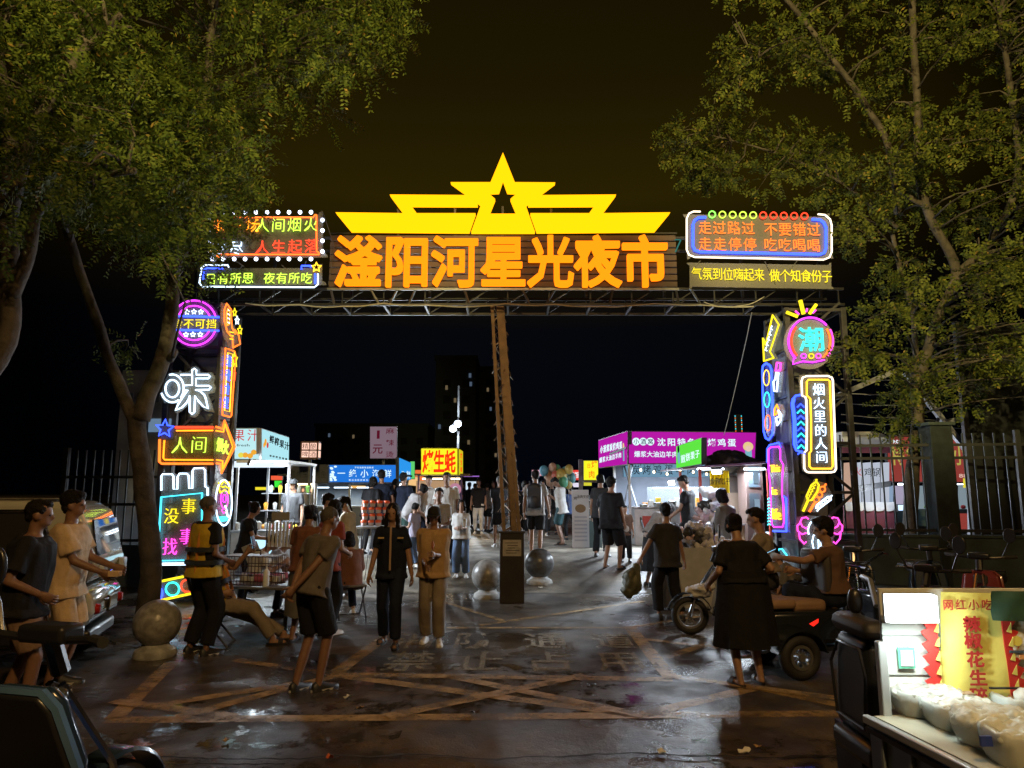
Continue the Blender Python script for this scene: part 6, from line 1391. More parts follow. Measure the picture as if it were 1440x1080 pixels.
rb_.text('19:01', 1253+6, 621, 13, 5, 'white', off=.01, dy=-.006, m=sw, name='lettering', ext=.01); rb_.text('153  6931 8802', 1335, 669, 74, 5.5, 'white', off=0, dy=-.006, m=glow('pale_pink', (.9, .6, .5), .9, False), name='lettering', ext=.01)
t = thing('fence_stall', 'white lit snack counter glowing under the red banner behind the right fence', 'market stall', at(1250, 745, 18)); k0 = V(t.location); q = lambda x, y, dy=0: at(x, y, 18)-k0+V((0, dy, 0))
for i in range(8):
    xx = 1252+15.2*i; P = [q(x, y) for x, y in ((xx, 683), (xx+13, 683), (xx+13, 716), (xx, 716))]; B().prism([(v.x, v.z) for v in P], .02, Matrix.Translation((0, .3, 0))).build('back_panel', glow('fence_stall_'+str(i % 4), [(.30, .42, .60), (.45, .40, .55), (.15, .20, .26), (.25, .32, .36)][i % 4], .8), t)
for xx in (1258, 1322): B().box(q(xx+6, 681, -.2), (.24, .05, .04)).build('led_tube', glow('led_hot2', (.8, .88, 1), 16), t)
B().box(q(1345, 681, 0), (.75, .04, .03)).build('led_tube', glow('led_mid', (1,1,1)), t)
B().prism([(v.x, v.z) for v in [q(*a) for a in ((1250,717),(1376,717),(1376,740),(1250,740))]], .5).build('counter', mat('counter_teal', (.05, .08, .09), .5), t); B().prism([(v.x, v.z) for v in [q(*a) for a in ((1345,722),(1376,722),(1376,745),(1345,745))]], .02, Matrix.Translation((0, -.05, 0))).build('red_panel', glow('banner_red', (1,1,1)), t)
B().prism([(v.x, v.z) for v in [q(*a) for a in ((1341,673),(1350,673),(1350,686),(1341,686))]], .02, Matrix.Translation((0, -.4, 0))).build('yellow_tag', glow('tag_yellow', (.85, .75, .05), .9), t); char('平', t, q(1345.5, 679.5, -.43), .12, .14, jink, 0, ext=.01)
for i in range(7): o = B().ell((0, 0, 0), (.06+.02*(i % 2), .06, .05), 8, 6).build('snack_tray', m_fr[(i*3) % 4], smooth=True); o.location = k0+q(1256+17*i, 713, .1); tag(o, 'small round snack portion on the counter behind the right fence', 'snack', 'snack portions behind the right fence')
p = at(1311, 612, 14.5); t = thing('spot_lamp', 'small violet white spot lamp glowing beside the right tree trunk', 'lamp', p); B().lathe([(0, .06), (.05, .05), (.06, 0), (0, 0)], n=12, axis='y').build('housing', m_steel, t); B().ell((0, -.01, 0), (.045, .03, .045), 10, 8).build('lens', glow('spot_violet', (.65, .6, 1), 14), t); B().ell((.05, -.01, .07), (.03, .02, .03), 8, 6).build('lens', glow('spot_violet', (1,1,1)), t)
p = at(1267, 714, 14.5); t = thing('lit_box', 'tiny glowing white square lamp low behind the right fence', 'lamp', p); B().box((0, 0, 0), (.09, .05, .11)).build('body', glow('tiny_box', (.55, .75, 1), 1.6), t); B().box((0, .04, 0), (.12, .04, .14)).build('case', m_dark, t)
# pale building edges left of the column
t = thing('pale_kiosk', 'pale grey kiosk wall with blue sign edge glimpsed behind the forked tree', 'kiosk', (at(205, 600, 16).x, 16, 0)); zz = at(200, 520, 16).z
B().box((0, .1, zz/2), (1.3, .1, zz)).build('wall', mat('kiosk_wall', (.30, .30, .32), .7, noise_=.2, nscale=2), t); B().box((.3, .03, zz*.72), (.5, .02, .3)).build('blue_strip', glow('pale_blue_strip', (.25, .4, .6), .5), t)
for i in range(4): B().box((-.45+.3*i, .02, zz*.86), (.2, .02, .22)).build('window_pane', mat('dark_window', (.012,.014,.02)), t)
# ------------------------------------------------------------------ vehicles
m_tyre = mat('tyre', (.018, .018, .02), .7); m_rim = mat('rim', (.35, .36, .38), .3, .8); m_blkp = mat('black_plastic', (.015, .016, .02), .35, coat=.3); m_chrome = mat('chrome', (.55, .56, .58), .15, 1)
def wheel(parent, c, R_, w, spokes=8, name='wheel'):
    e = B(); prof = []
    e.rings([[V(c)+V((w/2*cos(a)*1.0, (R_-w*.45+w*.45*sin(a))*cos(t), (R_-w*.45+w*.45*sin(a))*sin(t))) for a in [2*pi*k/10 for k in range(10)]] for t in [2*pi*i/28 for i in range(28)]], False, True)
    o = e.build(name, m_tyre, parent, smooth=True, ang=80)
    b = B(); ri = R_-w*.9
    b.rings([[V(c)+V((w*.36*sx, r_*cos(t), r_*sin(t))) for sx, r_ in ((-1, ri+.01), (1, ri+.01), (1, ri-.018), (-1, ri-.018))] for t in [2*pi*i/24 for i in range(24)]], False, True)
    for i in range(spokes): t = 2*pi*i/spokes; b.bar(V(c), V(c)+V((0, ri*cos(t), ri*sin(t))), .016, .012)
    b.lathe([(.0, -w*.45), (.035, -w*.45), (.035, w*.45), (0, w*.45)], c, 12, 'x'); b.build('rim', m_rim, o, smooth=True, ang=30); return o
def rbox(parent, name, c, d, m, bev=.03, rot=None, tap=1, seg=3): return B().box(c, d, rot, tap).build(name, m, parent, bevel=bev, seg=seg)
def scooter(label, loc, face, mbody, medge, seat=True, mirror=True, group=None, shield_w=.40, rack=False, lights=True):
    t = thing('electric_scooter', label, 'scooter', loc, radians(face), group)
    wheel(t, (0, .66, .235), .235, .09, 6); wheel(t, (0, -.55, .235), .235, .10, 6)
    b = B(); b.rings([[V((x_, .66+r_*cos(a), .235+r_*sin(a))) for x_, r_ in ((-.07, .27), (.07, .27), (.06, .285), (-.06, .285))] for a in [radians(20+14*i) for i in range(11)]]); b.build('front_fender', mbody, t, smooth=True)
    b = B(); b.rings([[V((x_, -.55+r_*cos(a), .235+r_*sin(a))) for x_, r_ in ((-.07, .27), (.07, .27), (.06, .285), (-.06, .285))] for a in [radians(40+14*i) for i in range(9)]]); b.build('rear_fender', m_blkp, t, smooth=True)
    for s_ in (-1, 1): B().tube([(s_*.075, .66, .235), (s_*.075, .58, .50), (s_*.03, .34, .86)], .016, 6).build('fork', m_chrome, t, smooth=True)
    # leg shield: angular panel with coloured edge
    sh = [(-.12, .95), (.12, .95), (.17, .90), (shield_w/2, .68), (.19, .45), (.14, .30), (-.14, .30), (-.19, .45), (-shield_w/2, .68), (-.17, .90)]
    M_ = Matrix.Translation((0, .36, 0)) @ Matrix.Rotation(radians(14), 4, 'X') @ Matrix.Translation((0, 0, -.06)); B().prism(sh, .05, M_).build('leg_shield', m_blkp, t, bevel=.012)
    P = [M_ @ V((x_, .03, z_)) for x_, z_ in [(a*1.03, c_) for a, c_ in sh]]; B().tube(P, .022, 6, True).build('shield_edge', medge, t, smooth=True)
    M2 = M_ @ Matrix.Translation((0, .052, 0)); B().prism([(a*.98, c_) for a, c_ in sh], .05, M2).build('front_apron', mbody, t, bevel=.02)
    B().tube([(0, .36, .9), (0, .30, 1.04)], .035, 8).build('steering_head', m_blkp, t, smooth=True)
    B().tube([(-.34, .20, 1.06), (-.22, .27, 1.05), (0, .30, 1.03), (.22, .27, 1.05), (.34, .20, 1.06)], .016, 8).build('handlebar', m_blkp, t, smooth=True)
    for s_ in (-1, 1):
        B().tube([(s_*.24, .262, 1.052), (s_*.35, .195, 1.06)], .021, 8).build('grip', m_tyre, t, smooth=True); B().tube([(s_*.22, .30, 1.05), (s_*.34, .26, 1.045)], .007, 5).build('brake_lever', m_chrome, t, smooth=True)
        if mirror is True or mirror == s_:
            B().tube([(s_*.22, .28, 1.06), (s_*.27, .30, 1.16), (s_*.31, .29, 1.25)], .008, 5).build('mirror_stem', m_blkp, t, smooth=True); B().prism([(s_*.31+.062*cos(a)*1.0, 1.30+.085*sin(a)) for a in [2*pi*k/16 for k in range(16)]], .022, Matrix.Translation((0, .28, 0))).build('mirror', m_blkp, t, bevel=.006)
    rbox(t, 'dashboard', (0, .30, 1.06), (.22, .12, .07), m_blkp, .02); rbox(t, 'headlight', (0, .33, .80), (.14, .04, .10), mat('lens_dark', (.05, .055, .06), .1), .02); mat('lens_clear', (.5, .55, .6), .1)
    rbox(t, 'floorboard', (0, .08, .31), (.30, .55, .06), m_blkp, .02)
    if seat:
        rbox(t, 'seat_box', (0, -.38, .50), (.28, .62, .34), mbody, .06, tap=.85); rbox(t, 'seat', (0, -.36, .73), (.30, .70, .12), mat('seat_black', (.02, .02, .022), .55), .045)
        rbox(t, 'tail_light', (0, -.72, .58), (.16, .04, .06), mat('lens_red', (.35, .01, .01), .15), .012)
        B().tube([(-.12, -.62, .76), (-.12, -.84, .80), (.12, -.84, .80), (.12, -.62, .76)], .012, 6).build('grab_rail', m_chrome if rack else m_blkp, t, smooth=True)
    B().tube([(-.1, .02, .26), (-.22, -.05, .02)], .010, 5).build('kick_stand', m_chrome, t); return t
m_blue = mat('blue_paint', (.10, .20, .38), .22, .3, coat=.6); m_blkpaint = mat('black_paint', (.012, .016, .022), .2, coat=.7); m_wpaintv = mat('white_plastic', (.5, .5, .5), .3, coat=.3)
m_navyp = mat('navy_paint', (.015, .03, .06), .2, coat=.6); m_redp = mat('dark_red_paint', (.18, .03, .03), .25, coat=.5)
p = at(95, 1000, 3.95)
o = scooter('black and blue electric scooter cut off by the lower left corner', (-2.10, 2.91, 0), -15, m_navyp, m_blue, shield_w=.46, mirror=-1); o.scale = (1.12,)*3
# right side
x_, y_ = gp(992, 897); scooter('black scooter with a white cover, partly behind the woman in the long black dress', (x_+.52, y_+.1, 0), 80, m_blkpaint, m_blkp)
t = thing('scooter_cover', 'white crumpled cover lying over the front of the black scooter', 'cover', (0, 0, 0)); b = B(); q = at(985, 828, y_+.1); b.ell(q, (.15, .12, .05), 14, 8); b.ell(q+V((.1, .02, .02)), (.09, .08, .05), 12, 8); b.ell(q+V((-.12, 0, -.02)), (.07, .06, .04), 10, 6); b.ell(q+V((0, 0, -.06)), (.14, .07, .06), 12, 8)
addmesh(voxmesh(b, .014, 'cloth', 1, (.03, 12, 12, 2)), 'cloth', mat('cover_white', (.5, .5, .5), .7), t)
p = gat(1228, 9.0); scooter('dark scooter with raised chrome handlebars against the wall left of the slender tree', (p.x, 9.6, 0), 150, m_blkpaint, m_chrome)
p = gat(1330, 9.2); scooter('navy scooter parked against the wall below the grey pillar', (p.x, 9.8, 0), 160, m_navyp, m_blkp)
p = gat(1405, 8.2); scooter('dark red scooter parked at the right edge below the hoarding', (p.x, 8.6, 0), 140, m_redp, m_redp)
p = gat(1355, 6.8); scooter('black scooter standing just behind the snack cart banner', (p.x, 7.2, 0), 120, m_blkpaint, m_blkp)
# bicycle handlebars silhouette: chrome bicycle by the wall
p = gat(1216, 8.2); t = thing('bicycle', 'chrome handled bicycle with wire basket behind the seated man on the mobility cart', 'bicycle', (p.x, 8.4, 0), radians(150))
wheel(t, (0, .5, .32), .32, .045, 16); wheel(t, (0, -.52, .32), .32, .045, 16)
for a, b_ in (((0,-.52,.32),(0,-.05,.28)), ((0,-.05,.28),(0,.38,.78)), ((0,-.05,.28),(0,-.2,.80)), ((0,-.2,.76),(0,.36,.82)), ((0,-.52,.32),(0,-.2,.76)), ((0,.5,.32),(0,.36,.95))): B().tube([a, b_], .018, 8).build('frame_tube', m_blkpaint, t, smooth=True)
B().tube([(-.28, .12, 1.10), (-.24, .25, 1.12), (-.06, .33, 1.0), (.06, .33, 1.0), (.24, .25, 1.12), (.28, .12, 1.10)], .012, 8).build('handlebar', m_chrome, t, smooth=True); rbox(t, 'saddle', (0, -.22, .86), (.15, .26, .06), m_blkp, .02)
for k in range(6): B().tube([(-.15+.06*k, .52, .72), (-.16+.064*k, .55, .95)], .004, 4).build('basket_wire', m_chrome, t)
for z in (.74, .84, .94): B().tube([(-.16, .42, z), (.16, .42, z), (.16, .66, z), (-.16, .66, z)], .005, 4, True).build('basket_ring', m_chrome, t)

# mobility cart, right -------------------------------------------------------------
x_, y_ = gp(1126, 957); th = -80
t = thing('mobility_trike', 'black three wheeled mobility cart with brown seat and red tail light', 'mobility cart', (x_-.06, y_+.35, 0), radians(th))
wheel(t, (-.36, 0, .215), .215, .12, 10); wheel(t, (.36, 0, .215), .215, .12, 10); wheel(t, (0, 1.15, .20), .20, .10, 8)
for s_ in (-1, 1):
    b = B(); b.rings([[V((s_*.36+xx, r_*cos(a), .215+r_*sin(a))) for xx, r_ in ((-.08, .25), (.08, .25), (.075, .268), (-.075, .268))] for a in [radians(10+16*i) for i in range(11)]]); b.build('rear_fender', m_blkpaint, t, smooth=True)
rbox(t, 'rear_body', (0, .16, .46), (.56, .92, .32), m_blkpaint, .05); rbox(t, 'floorboard', (0, .62, .25), (.42, .70, .06), m_blkp, .02); rbox(t, 'front_cowl', (0, 1.08, .52), (.34, .16, .50), m_blkpaint, .05)
rbox(t, 'rear_seat', (0, -.08, .68), (.46, .34, .10), mat('seat_tan', (.26, .16, .10), .6, noise_=.1), .045); rbox(t, 'front_seat', (0, .24, .66), (.44, .36, .12), mat('seat_tan'), .045)
B().tube([(-.25, -.28, .60), (-.25, -.31, .86), (-.20, -.32, .90), (.20, -.32, .90), (.25, -.31, .86), (.25, -.28, .60)], .018, 8).build('back_rail', m_blkp, t, smooth=True)
rbox(t, 'backrest', (0, .46, .98), (.46, .10, .44), mat('backrest_dark', (.05, .045, .045), .6), .05)
B().prism([(-.06, -.02), (.05, .03), (.045, -.005), (-.01, -.045)], .02, Matrix.Translation((-.05+.0, -.352, .50)) @ Matrix.Rotation(0, 4, 'Z')).build('tail_light', glow('tail_red', (1, .02, .01), 1.6), t)
B().prism([(-.05, -.015), (.05, .03), (.045, -.005), (-.01, -.04)], .02, Matrix.Translation((.286, .22, .52)) @ Matrix.Rotation(radians(90), 4, 'Z')).build('tail_light', glow('tail_red', (1, .02, .01), 1.6), t)
B().tube([(0, 1.08, .72), (0, .98, 1.0)], .025, 8).build('steering_column', m_blkp, t, smooth=True); B().tube([(-.28, .84, 1.02), (0, .98, 1.0), (.28, .84, 1.02)], .014, 8).build('handlebar', m_blkp, t, smooth=True)
rbox(t, 'bumper', (0, -.38, .26), (.50, .06, .06), m_chrome, .02); B().prism([(-.04, 0), (.04, 0), (0, .07)], .01, Matrix.Translation((0, -.30, .76))).build('reflector', mat('pink_reflector', (.6, .2, .3), .2), t)
rbox(t, 'foot_rest', (.0, -.46, .20), (.42, .14, .03), m_chrome, .01)

# cabin trike, left -----------------------------------------------------------------
m_pearl = mat('pearl_paint', (.66, .66, .56), .08, .35, coat=1.0)
p = at(152, 760, 8.0); th = radians(106)
t = thing('cabin_trike', 'pearl white microcar mirroring the neon signs behind the young man in beige', 'microcar', (p.x+.02, 8.0, 0), th)
def prof_body(name, prof, hw, m, bev, xoff=0):
    """side profile (y,z) extruded over x"""
    b = B(); n = len(prof); vs = [V((-hw+xoff, y, z)) for y, z in prof]+[V((hw+xoff, y, z)) for y, z in prof]
    b.add(vs, [tuple(range(n)), tuple(range(2*n-1, n-1, -1))]+[(i, i+n, (i+1) % n+n, (i+1) % n) for i in range(n)]); return b.build(name, m, t, bevel=bev, seg=4)
prof_body('upper_cabin', [(.10,.84),(.0,.92),(-.03,1.05),(.02,1.20),(.07,1.42),(.14,1.58),(.30,1.68),(.60,1.71),(1.9,1.70),(2.05,1.60),(2.3,1.1),(2.35,.84)], .62, m_pearl, .10)
prof_body('lower_body', [(.12,.40),(.02,.46),(-.04,.58),(-.02,.74),(.08,.82),(2.3,.82),(2.4,.6),(2.35,.40)], .60, m_pearl, .09)
m_gl = mat('dark_glass', (.010, .012, .014), .04, coat=1)
b = B(); b.prism([(-.50, 1.13), (.50, 1.13), (.47, 1.50), (-.47, 1.50)], .02, Matrix.Translation((0, -.012, 0)) @ Matrix(((1,0,0,0),(0,1,.19,-.215),(0,0,1,0),(0,0,0,1)))); b.build('rear_window', m_gl, t, bevel=.006)
arch = [(.38, .56), (2.1, .56), (2.15, 1.10), (2.0, 1.60), (.62, 1.60), (.46, 1.50), (.39, 1.30)]
B().add([V((-.64, y, z)) for y, z in arch]+[V((-.60, y, z)) for y, z in arch], [tuple(range(7)), tuple(range(13, 6, -1))]+[(i, i+7, (i+1) % 7+7, (i+1) % 7) for i in range(7)]).build('door_opening', mat('cabin_dark', (.01, .01, .01), .5), t)
B().tube([V((-.645, y, z)) for y, z in arch], .018, 6, True).build('door_seal', m_chrome, t, smooth=True)
B().tube([V((-.60, .3, 1.74)), V((-.60, 2.0, 1.74))], .025, 8).build('roof_rail', m_chrome, t, smooth=True)
for s_ in (-.42, .42): rbox(t, 'lamp_cluster', (s_, -.055, .98), (.16, .06, .13), mat('lens_clear'), .02)
for s_ in (-.46, .46): B().lathe([(0, -.03), (.045, -.02), (.06, .03)], (s_, -.05, .60), 14, 'y').build('tail_light', mat('lens_red'), t, smooth=True)
rbox(t, 'door_handle', (-.20, -.06, .66), (.12, .03, .02), m_blkp, .006); rbox(t, 'plate_recess', (.12, -.045, .60), (.34, .03, .16), m_blkp, .008); rbox(t, 'plate', (.10, -.06, .61), (.28, .012, .12), m_pearl, .004)
wheel(t, (-.52, .35, .22), .22, .12, 6); wheel(t, (.52, .35, .22), .22, .12, 6); wheel(t, (0, 2.0, .22), .22, .12, 6)
rbox(t, 'underbody', (0, 1.1, .33), (1.0, 2.2, .12), m_blkp, .03)

# chairs --------------------------------------------------------------------------
def folding_chair(label, x, y, face, back=True, h=.42, z=None):
    t = thing('folding_chair', label, 'chair', (x, y, gz(y) if z is None else z), radians(face))
    B().box((0, 0, h), (.40, .38, .03)).build('seat', mat('chair_grey', (.14, .14, .14), .6), t, .01)
    for s_ in (-1, 1):
        B().tube([(s_*.19, .20, 0), (s_*.19, -.16, h)], .012, 6).build('leg', m_steel, t); B().tube([(s_*.19, -.22, 0), (s_*.19, .17, h)], .012, 6).build('leg', m_steel, t)
        if back: B().tube([(s_*.19, -.17, h), (s_*.19, -.30, h+.42)], .012, 6).build('back_post', m_steel, t)
    if back: B().box((0, -.285, h+.32), (.38, .02, .20), Matrix.Rotation(.28, 3, 'X')).build('backrest', mat('chair_grey'), t, .008)
    B().bar((-.19, .19, .015), (.19, .19, .015), .016).build('foot_bar', m_steel, t); return t
CH1 = (gat(316, 8.75).x, 8.75)
folding_chair('grey folding chair under the guard leaning back with a phone', CH1[0]-.02, CH1[1], -82)
CH2 = (gat(497, 10.6).x, 10.6)
folding_chair('black backless folding stool under the person in the rust brown top', CH2[0], CH2[1], 25, False, .45)

# snack cart, lower right ------------------------------------------------------------
CX, CY = 1.605, 3.34
t = thing('snack_cart', 'grey cargo tricycle snack cart with a white lit backboard in the lower right corner', 'food cart', (CX, CY, 0))
m_cart = mat('cart_grey', (.26, .31, .38), .4, .3, noise_=.2, nscale=3); m_cartw = mat('cart_white', (.60, .62, .58), .55, noise_=.12, nscale=5); m_rail = mat('cart_rail', (.50, .52, .52), .3, .6)
Rc = Matrix.Rotation(radians(7.5), 3, 'Z')
def cbox(c, d, name, m, bev=0): return B().box(Rc @ V(c), d, Rc).build(name, m, t, bev)
cbox((.72, -.70, .80), (1.45, 1.38, .03), 'bed', mat('bed_top', (.42, .42, .34), .5, noise_=.2, nscale=6))
cbox((-.012, -.66, .60), (.02, 1.32, .42), 'side_wall', m_cart)
for i in range(7): cbox((-.030, -.10-.18*i, .60), (.018, .02, .34), 'side_rib', m_cart, .003)
cbox((-.034, -.66, .80), (.03, 1.34, .035), 'top_rail', m_rail, .006); cbox((-.034, -.66, .76), (.02, 1.32, .02), 'lower_rail', m_blkp); cbox((-.03, -.66, .40), (.03, 1.32, .03), 'bottom_rail', m_rail, .005)
B().box((.055, -.0, .70), (.04, .04, .86)).build('corner_post', m_rail, t, .006)
pz = lambda py, Y: at(1300, py, Y).z
BY = .02; zt_ = pz(828, CY+BY)
B().box((.76, BY+.02, (zt_+.83)/2), (1.36, .02, zt_-.83)).build('backboard', m_cartw, t, .003)
for i, z in enumerate((.98, 1.15)): B().box((.21, BY+.006, z), (.26, .004, .003)).build('board_seam', mat('seam_grey', (.3, .31, .3), .6), t)
B().box((.345, BY-.05, .87), (.16, .06, .10)).build('cardboard_box', mat('cardboard', (.30, .21, .14), .7), t)
B().box((.175, BY-.002, pz(925, CY+BY)), (.075, .006, .09)).build('card_frame', mat('card_green', (.10, .38, .24), .5), t); B().box((.175, BY-.007, pz(925, CY+BY)), (.055, .004, .068)).build('card', mat('card_white', (.6, .62, .6), .5), t)
# lamp
lz = at(1282, 856, CY+BY-.10); lt = thing('led_panel_lamp', 'glaring white rectangular lamp clipped to the snack cart backboard', 'lamp', lz); B().box((0, 0, 0), (.215, .03, .115)).build('lit_panel', glow('cart_led', (.90, 1, .97), 22), lt); B().box((0, .022, 0), (.23, .014, .13)).build('housing', m_alu, lt, .003); B().bar((0, .03, 0), (0, .11, .02), .02).build('bracket', m_steel, lt)
lamp('cart_lamp_light', 'AREA', (0, -.035, -.01), (.86, 1, .96), 12, .2, lt, rot=(radians(62), 0, 0), sy=.1)
# banner
BYb = CY+BY-.02; bn = thing('yellow_banner', 'yellow cloth banner with red flame edges and red characters hung on the snack cart', 'banner', at(1368, 830, BYb)); k0 = V(bn.location); q = lambda x, y, dy=0: at(x, y, BYb)-k0+V((0, dy, 0))
m_byel = mat('banner_yellow_cloth', (.72, .66, .16), .65, noise_=.10, nscale=6, bump=.3, bscale=8); m_bred = mat('banner_red_cloth', (.50, .025, .02), .65)
def wavy(qd, nx_, ny_, amp, dy, th_=.006):
    a, b_, c_, d_ = [q(*k) for k in qd]; vs = []; 
    for s_ in (0, th_):
        for j in range(ny_+1):
            for i in range(nx_+1):
                u, v = i/nx_, j/ny_; p_ = a.lerp(b_, u).lerp(d_.lerp(c_, u), v); vs.append(p_+V((0, dy+s_+amp*(sin(u*9+v*3)+.6*sin(v*11+u*4)), 0)))
    K = (nx_+1)*(ny_+1); fs = []
    for j in range(ny_):
        for i in range(nx_): a_ = j*(nx_+1)+i; fs += [(a_, a_+1, a_+nx_+2, a_+nx_+1), (K+a_, K+a_+nx_+1, K+a_+nx_+2, K+a_+1)]
    return B().add(vs, fs)
wavy(((1322,832),(1402,834),(1421,1000),(1322,985)), 12, 14, .004, -.012).build('cloth', m_byel, bn, smooth=True)
for sd_ in (0, 1):
    xs = [1316, 1323] if sd_ == 0 else [1403, 1411]; L_ = []; n_ = 7
    for i in range(n_*4+1):
        v = i/(n_*4); xe = (1297+ (1307-1297)*v) if sd_ == 0 else (1418+(1440-1418)*v); y_ = (870 if sd_ == 0 else 870)+v*(990-870); ph = (i % 4)/4; ext = (1-ph)*13; L_.append((xe-(ext-6) if sd_ == 0 else xe+(ext-6), y_))
    inner = [(1313 if sd_ == 0 else 1404, 870), (1324 if sd_ == 0 else 1420, 990)]
    poly = [q(*a) for a in L_]+[q(*inner[1]), q(*inner[0])]; B().prism([(v.x, v.z) for v in poly], .006, Matrix.Translation((0, -.020, 0))).build('flame_edge', m_bred, bn)
    for i in range(6): v = (i+.5)/6; cx_ = (1311+8*v) if sd_ == 0 else (1412+16*v); pp = [(cx_-3, 872+118*v+5), (cx_+3, 872+118*v-8), (cx_+4, 872+118*v+7)]; B().prism([(a.x, a.z) for a in [q(*k) for k in pp]], .003, Matrix.Translation((0, -.026, 0))).build('flame_spot', m_byel, bn)
mr = mat('banner_ink', (.36, .02, .02), .6)
for ch, x, y in zip('辣椒花生碎', (1361, 1363, 1366, 1370, 1371), (876, 899, 925, 951, 976)): char(ch, bn, q(x, y, -.028), .080, .072, mr, .030, ext=.01)
for ch, x in zip('网红小吃', (1328, 1346, 1364, 1382)): char(ch, bn, q(x, 849, -.028), .05, .05, mr, .015, ext=.01)
b = wavy(((1383,829),(1452,829),(1452,872),(1384,869)), 8, 6, .006, -.06); b.build('folded_corner', mat('banner_back', (.03, .09, .07), .6), bn, smooth=True)
# hanging plastic bag with print
hp_ = at(1430, 900, CY); hb_ = thing('carrier_bag', 'white carrier bag with a printed face hanging at the right edge of the banner', 'carrier bag', hp_); b = B(); b.ell((0, 0, -.005), (.075, .02, .075), 14, 10); b.ell((-.03, 0, .07), (.02, .012, .05), 8, 6); b.ell((.03, 0, .07), (.02, .012, .05), 8, 6); b.box((0, 0, -.04), (.14, .035, .07))
addmesh(voxmesh(b, .006, 'bag_body', 2, (.008, 25, 25, 3)), 'bag_body', mat('bag_white', (.62, .64, .62), .4), hb_); B().box((.0, -.026, -.045), (.11, .006, .010)).build('printed_strip', mat('print_navy', (.05, .08, .12), .6), hb_); B().box((.02, -.026, -.068), (.07, .006, .018)).build('printed_strip', mat('print_orange', (.6, .3, .12), .6), hb_)
B().lathe([(.0, 0), (.022, 0), (.022, .006), (.0, .006)], (-.015, -.024, .0), 14, 'y').build('printed_moon', mat('print_yel', (.7, .6, .1), .6), hb_)
# wrapped tubs
m_film = mat('cling_film', (.62, .66, .64), .18, noise_=.05, bump=.9, bscale=30, spec=.7); m_tub = mat('tub_white', (.55, .60, .58), .35)
def tub(px, py, w, d, h, label, fill=None, rz=0, seed=0):
    p_ = V((at(px, py, CY-.2).x, 0, 0)); dd = ray(px, py); tt = (CAMZ-.815)/-dd.z; c_ = V((dd.x*tt, dd.y*tt, .817))
    o = thing('wrapped_tub', label, 'tub', c_, rz, 'film wrapped tubs on the snack cart'); b = B(); n = 28; rr_ = []
    for r_, z in ((.82, 0), (.9, .02), (1.0, h*.9), (1.03, h), (1.0, h*1.04), (.86, h*1.0), (.80, h*.75), (0.02, h*.72)):
        rr_.append([V((w/2*r_*(abs(cos(a))**.55)*(1 if cos(a) > 0 else -1), d/2*r_*(abs(sin(a))**.55)*(1 if sin(a) > 0 else -1), z+.006*noise.noise(V((a*3, z*9, seed))))) for a in [2*pi*k/n for k in range(n)]])
    b.rings(rr_).build('tub', m_tub, o, smooth=True, ang=60)
    b = B(); rr_ = []
    for r_, z in ((.93, .004), (1.04, .03), (1.10, h*.6), (1.12, h*1.02), (1.04, h*1.14), (.80, h*1.06), (.78, h*.85)):
        rr_.append([V((w/2*r_*(1+.04*noise.noise(V((a*4, z*30, seed+5))))*(abs(cos(a))**.55)*(1 if cos(a) > 0 else -1), d/2*r_*(1+.04*noise.noise(V((a*5, z*30, seed+8))))*(abs(sin(a))**.55)*(1 if sin(a) > 0 else -1), z+.012*noise.noise(V((a*6, z*20, seed))))) for a in [2*pi*k/48 for k in range(48)]])
    b.rings(rr_, False).build('film', acrylic('film_sheet', (.75, .80, .78), .45) if seed else acrylic('film_sheet', (.75, .80, .78), .45), o, smooth=True, ang=180)
    b = B(); r_ = random.Random(seed+40)
    for i in range(11): a = r_.random()*6.28; b.ell((w*.42*cos(a), d*.42*sin(a), h*(.84+.3*r_.random())), (w*.22, d*.20, .034), 10, 6)
    if not fill: b.ell((0, 0, h*.95), (w*.42, d*.42, .03), 16, 6)
    addmesh(voxmesh(b, .007, 'crumpled_film', 0, (.014, 26, 26, seed)), 'crumpled_film', acrylic('film_crumpled', (.85, .92, .90), .62), o)
    if fill:
        b = B(); r_ = random.Random(seed)
        for i in range(90): a = r_.random()*2*pi; q_r = sqrt(r_.random())*.74; b.box((w/2*q_r*cos(a), d/2*q_r*sin(a), h*.82+.01*r_.random()), (.014, .009, .010), Matrix.Rotation(r_.random()*6, 3, 'Z'))
        ob = b.build('filling', fill, o); ob['kind'] = 'stuff'
    return o
m_nut = mat('spiced_nuts', (.42, .16, .06), .5, col2=(.55, .38, .2), nscale=60)
tub(1298, 1002, .27, .21, .10, 'large round film wrapped tub at the back left of the snack cart', None, .1, 1)
tub(1350, 1022, .24, .20, .09, 'film wrapped tub holding reddish chopped nuts in the middle of the snack cart', m_nut, -.1, 2)
tub(1400, 1048, .25, .20, .10, 'film wrapped tub with a blue tag in front of the tub of nuts', None, .15, 3)
tub(1445, 1075, .24, .20, .11, 'film wrapped tub cut off at the lower right corner', None, 0, 4)
tub(1440, 1010, .22, .18, .09, 'film wrapped tub at the right edge behind the corner tub', m_nut, 0, 5)
dd = ray(1403, 1000); tt = (CAMZ-.815)/-dd.z; o = B().lathe([(0, 0), (.060, 0), (.056, .012), (.042, .085), (0, .085)], n=20).build('upturned_cup', m_tub, smooth=True, ang=40); o.location = (dd.x*tt, dd.y*tt, .818+.10); o.location.z = .818; tag(o, 'upturned white cup standing by the foot of the yellow banner', 'cup')
B().box((0, 0, 0), (.14, .012, .008)).build('spoon_handle', m_blkp); o = COL.objects[-1]; o.name = 'spoon'; o.location = (dd.x*tt-.02, dd.y*tt-.10, .945); o.location.z = .94; tag(o, 'dark spoon resting over the tub of chopped nuts', 'spoon')
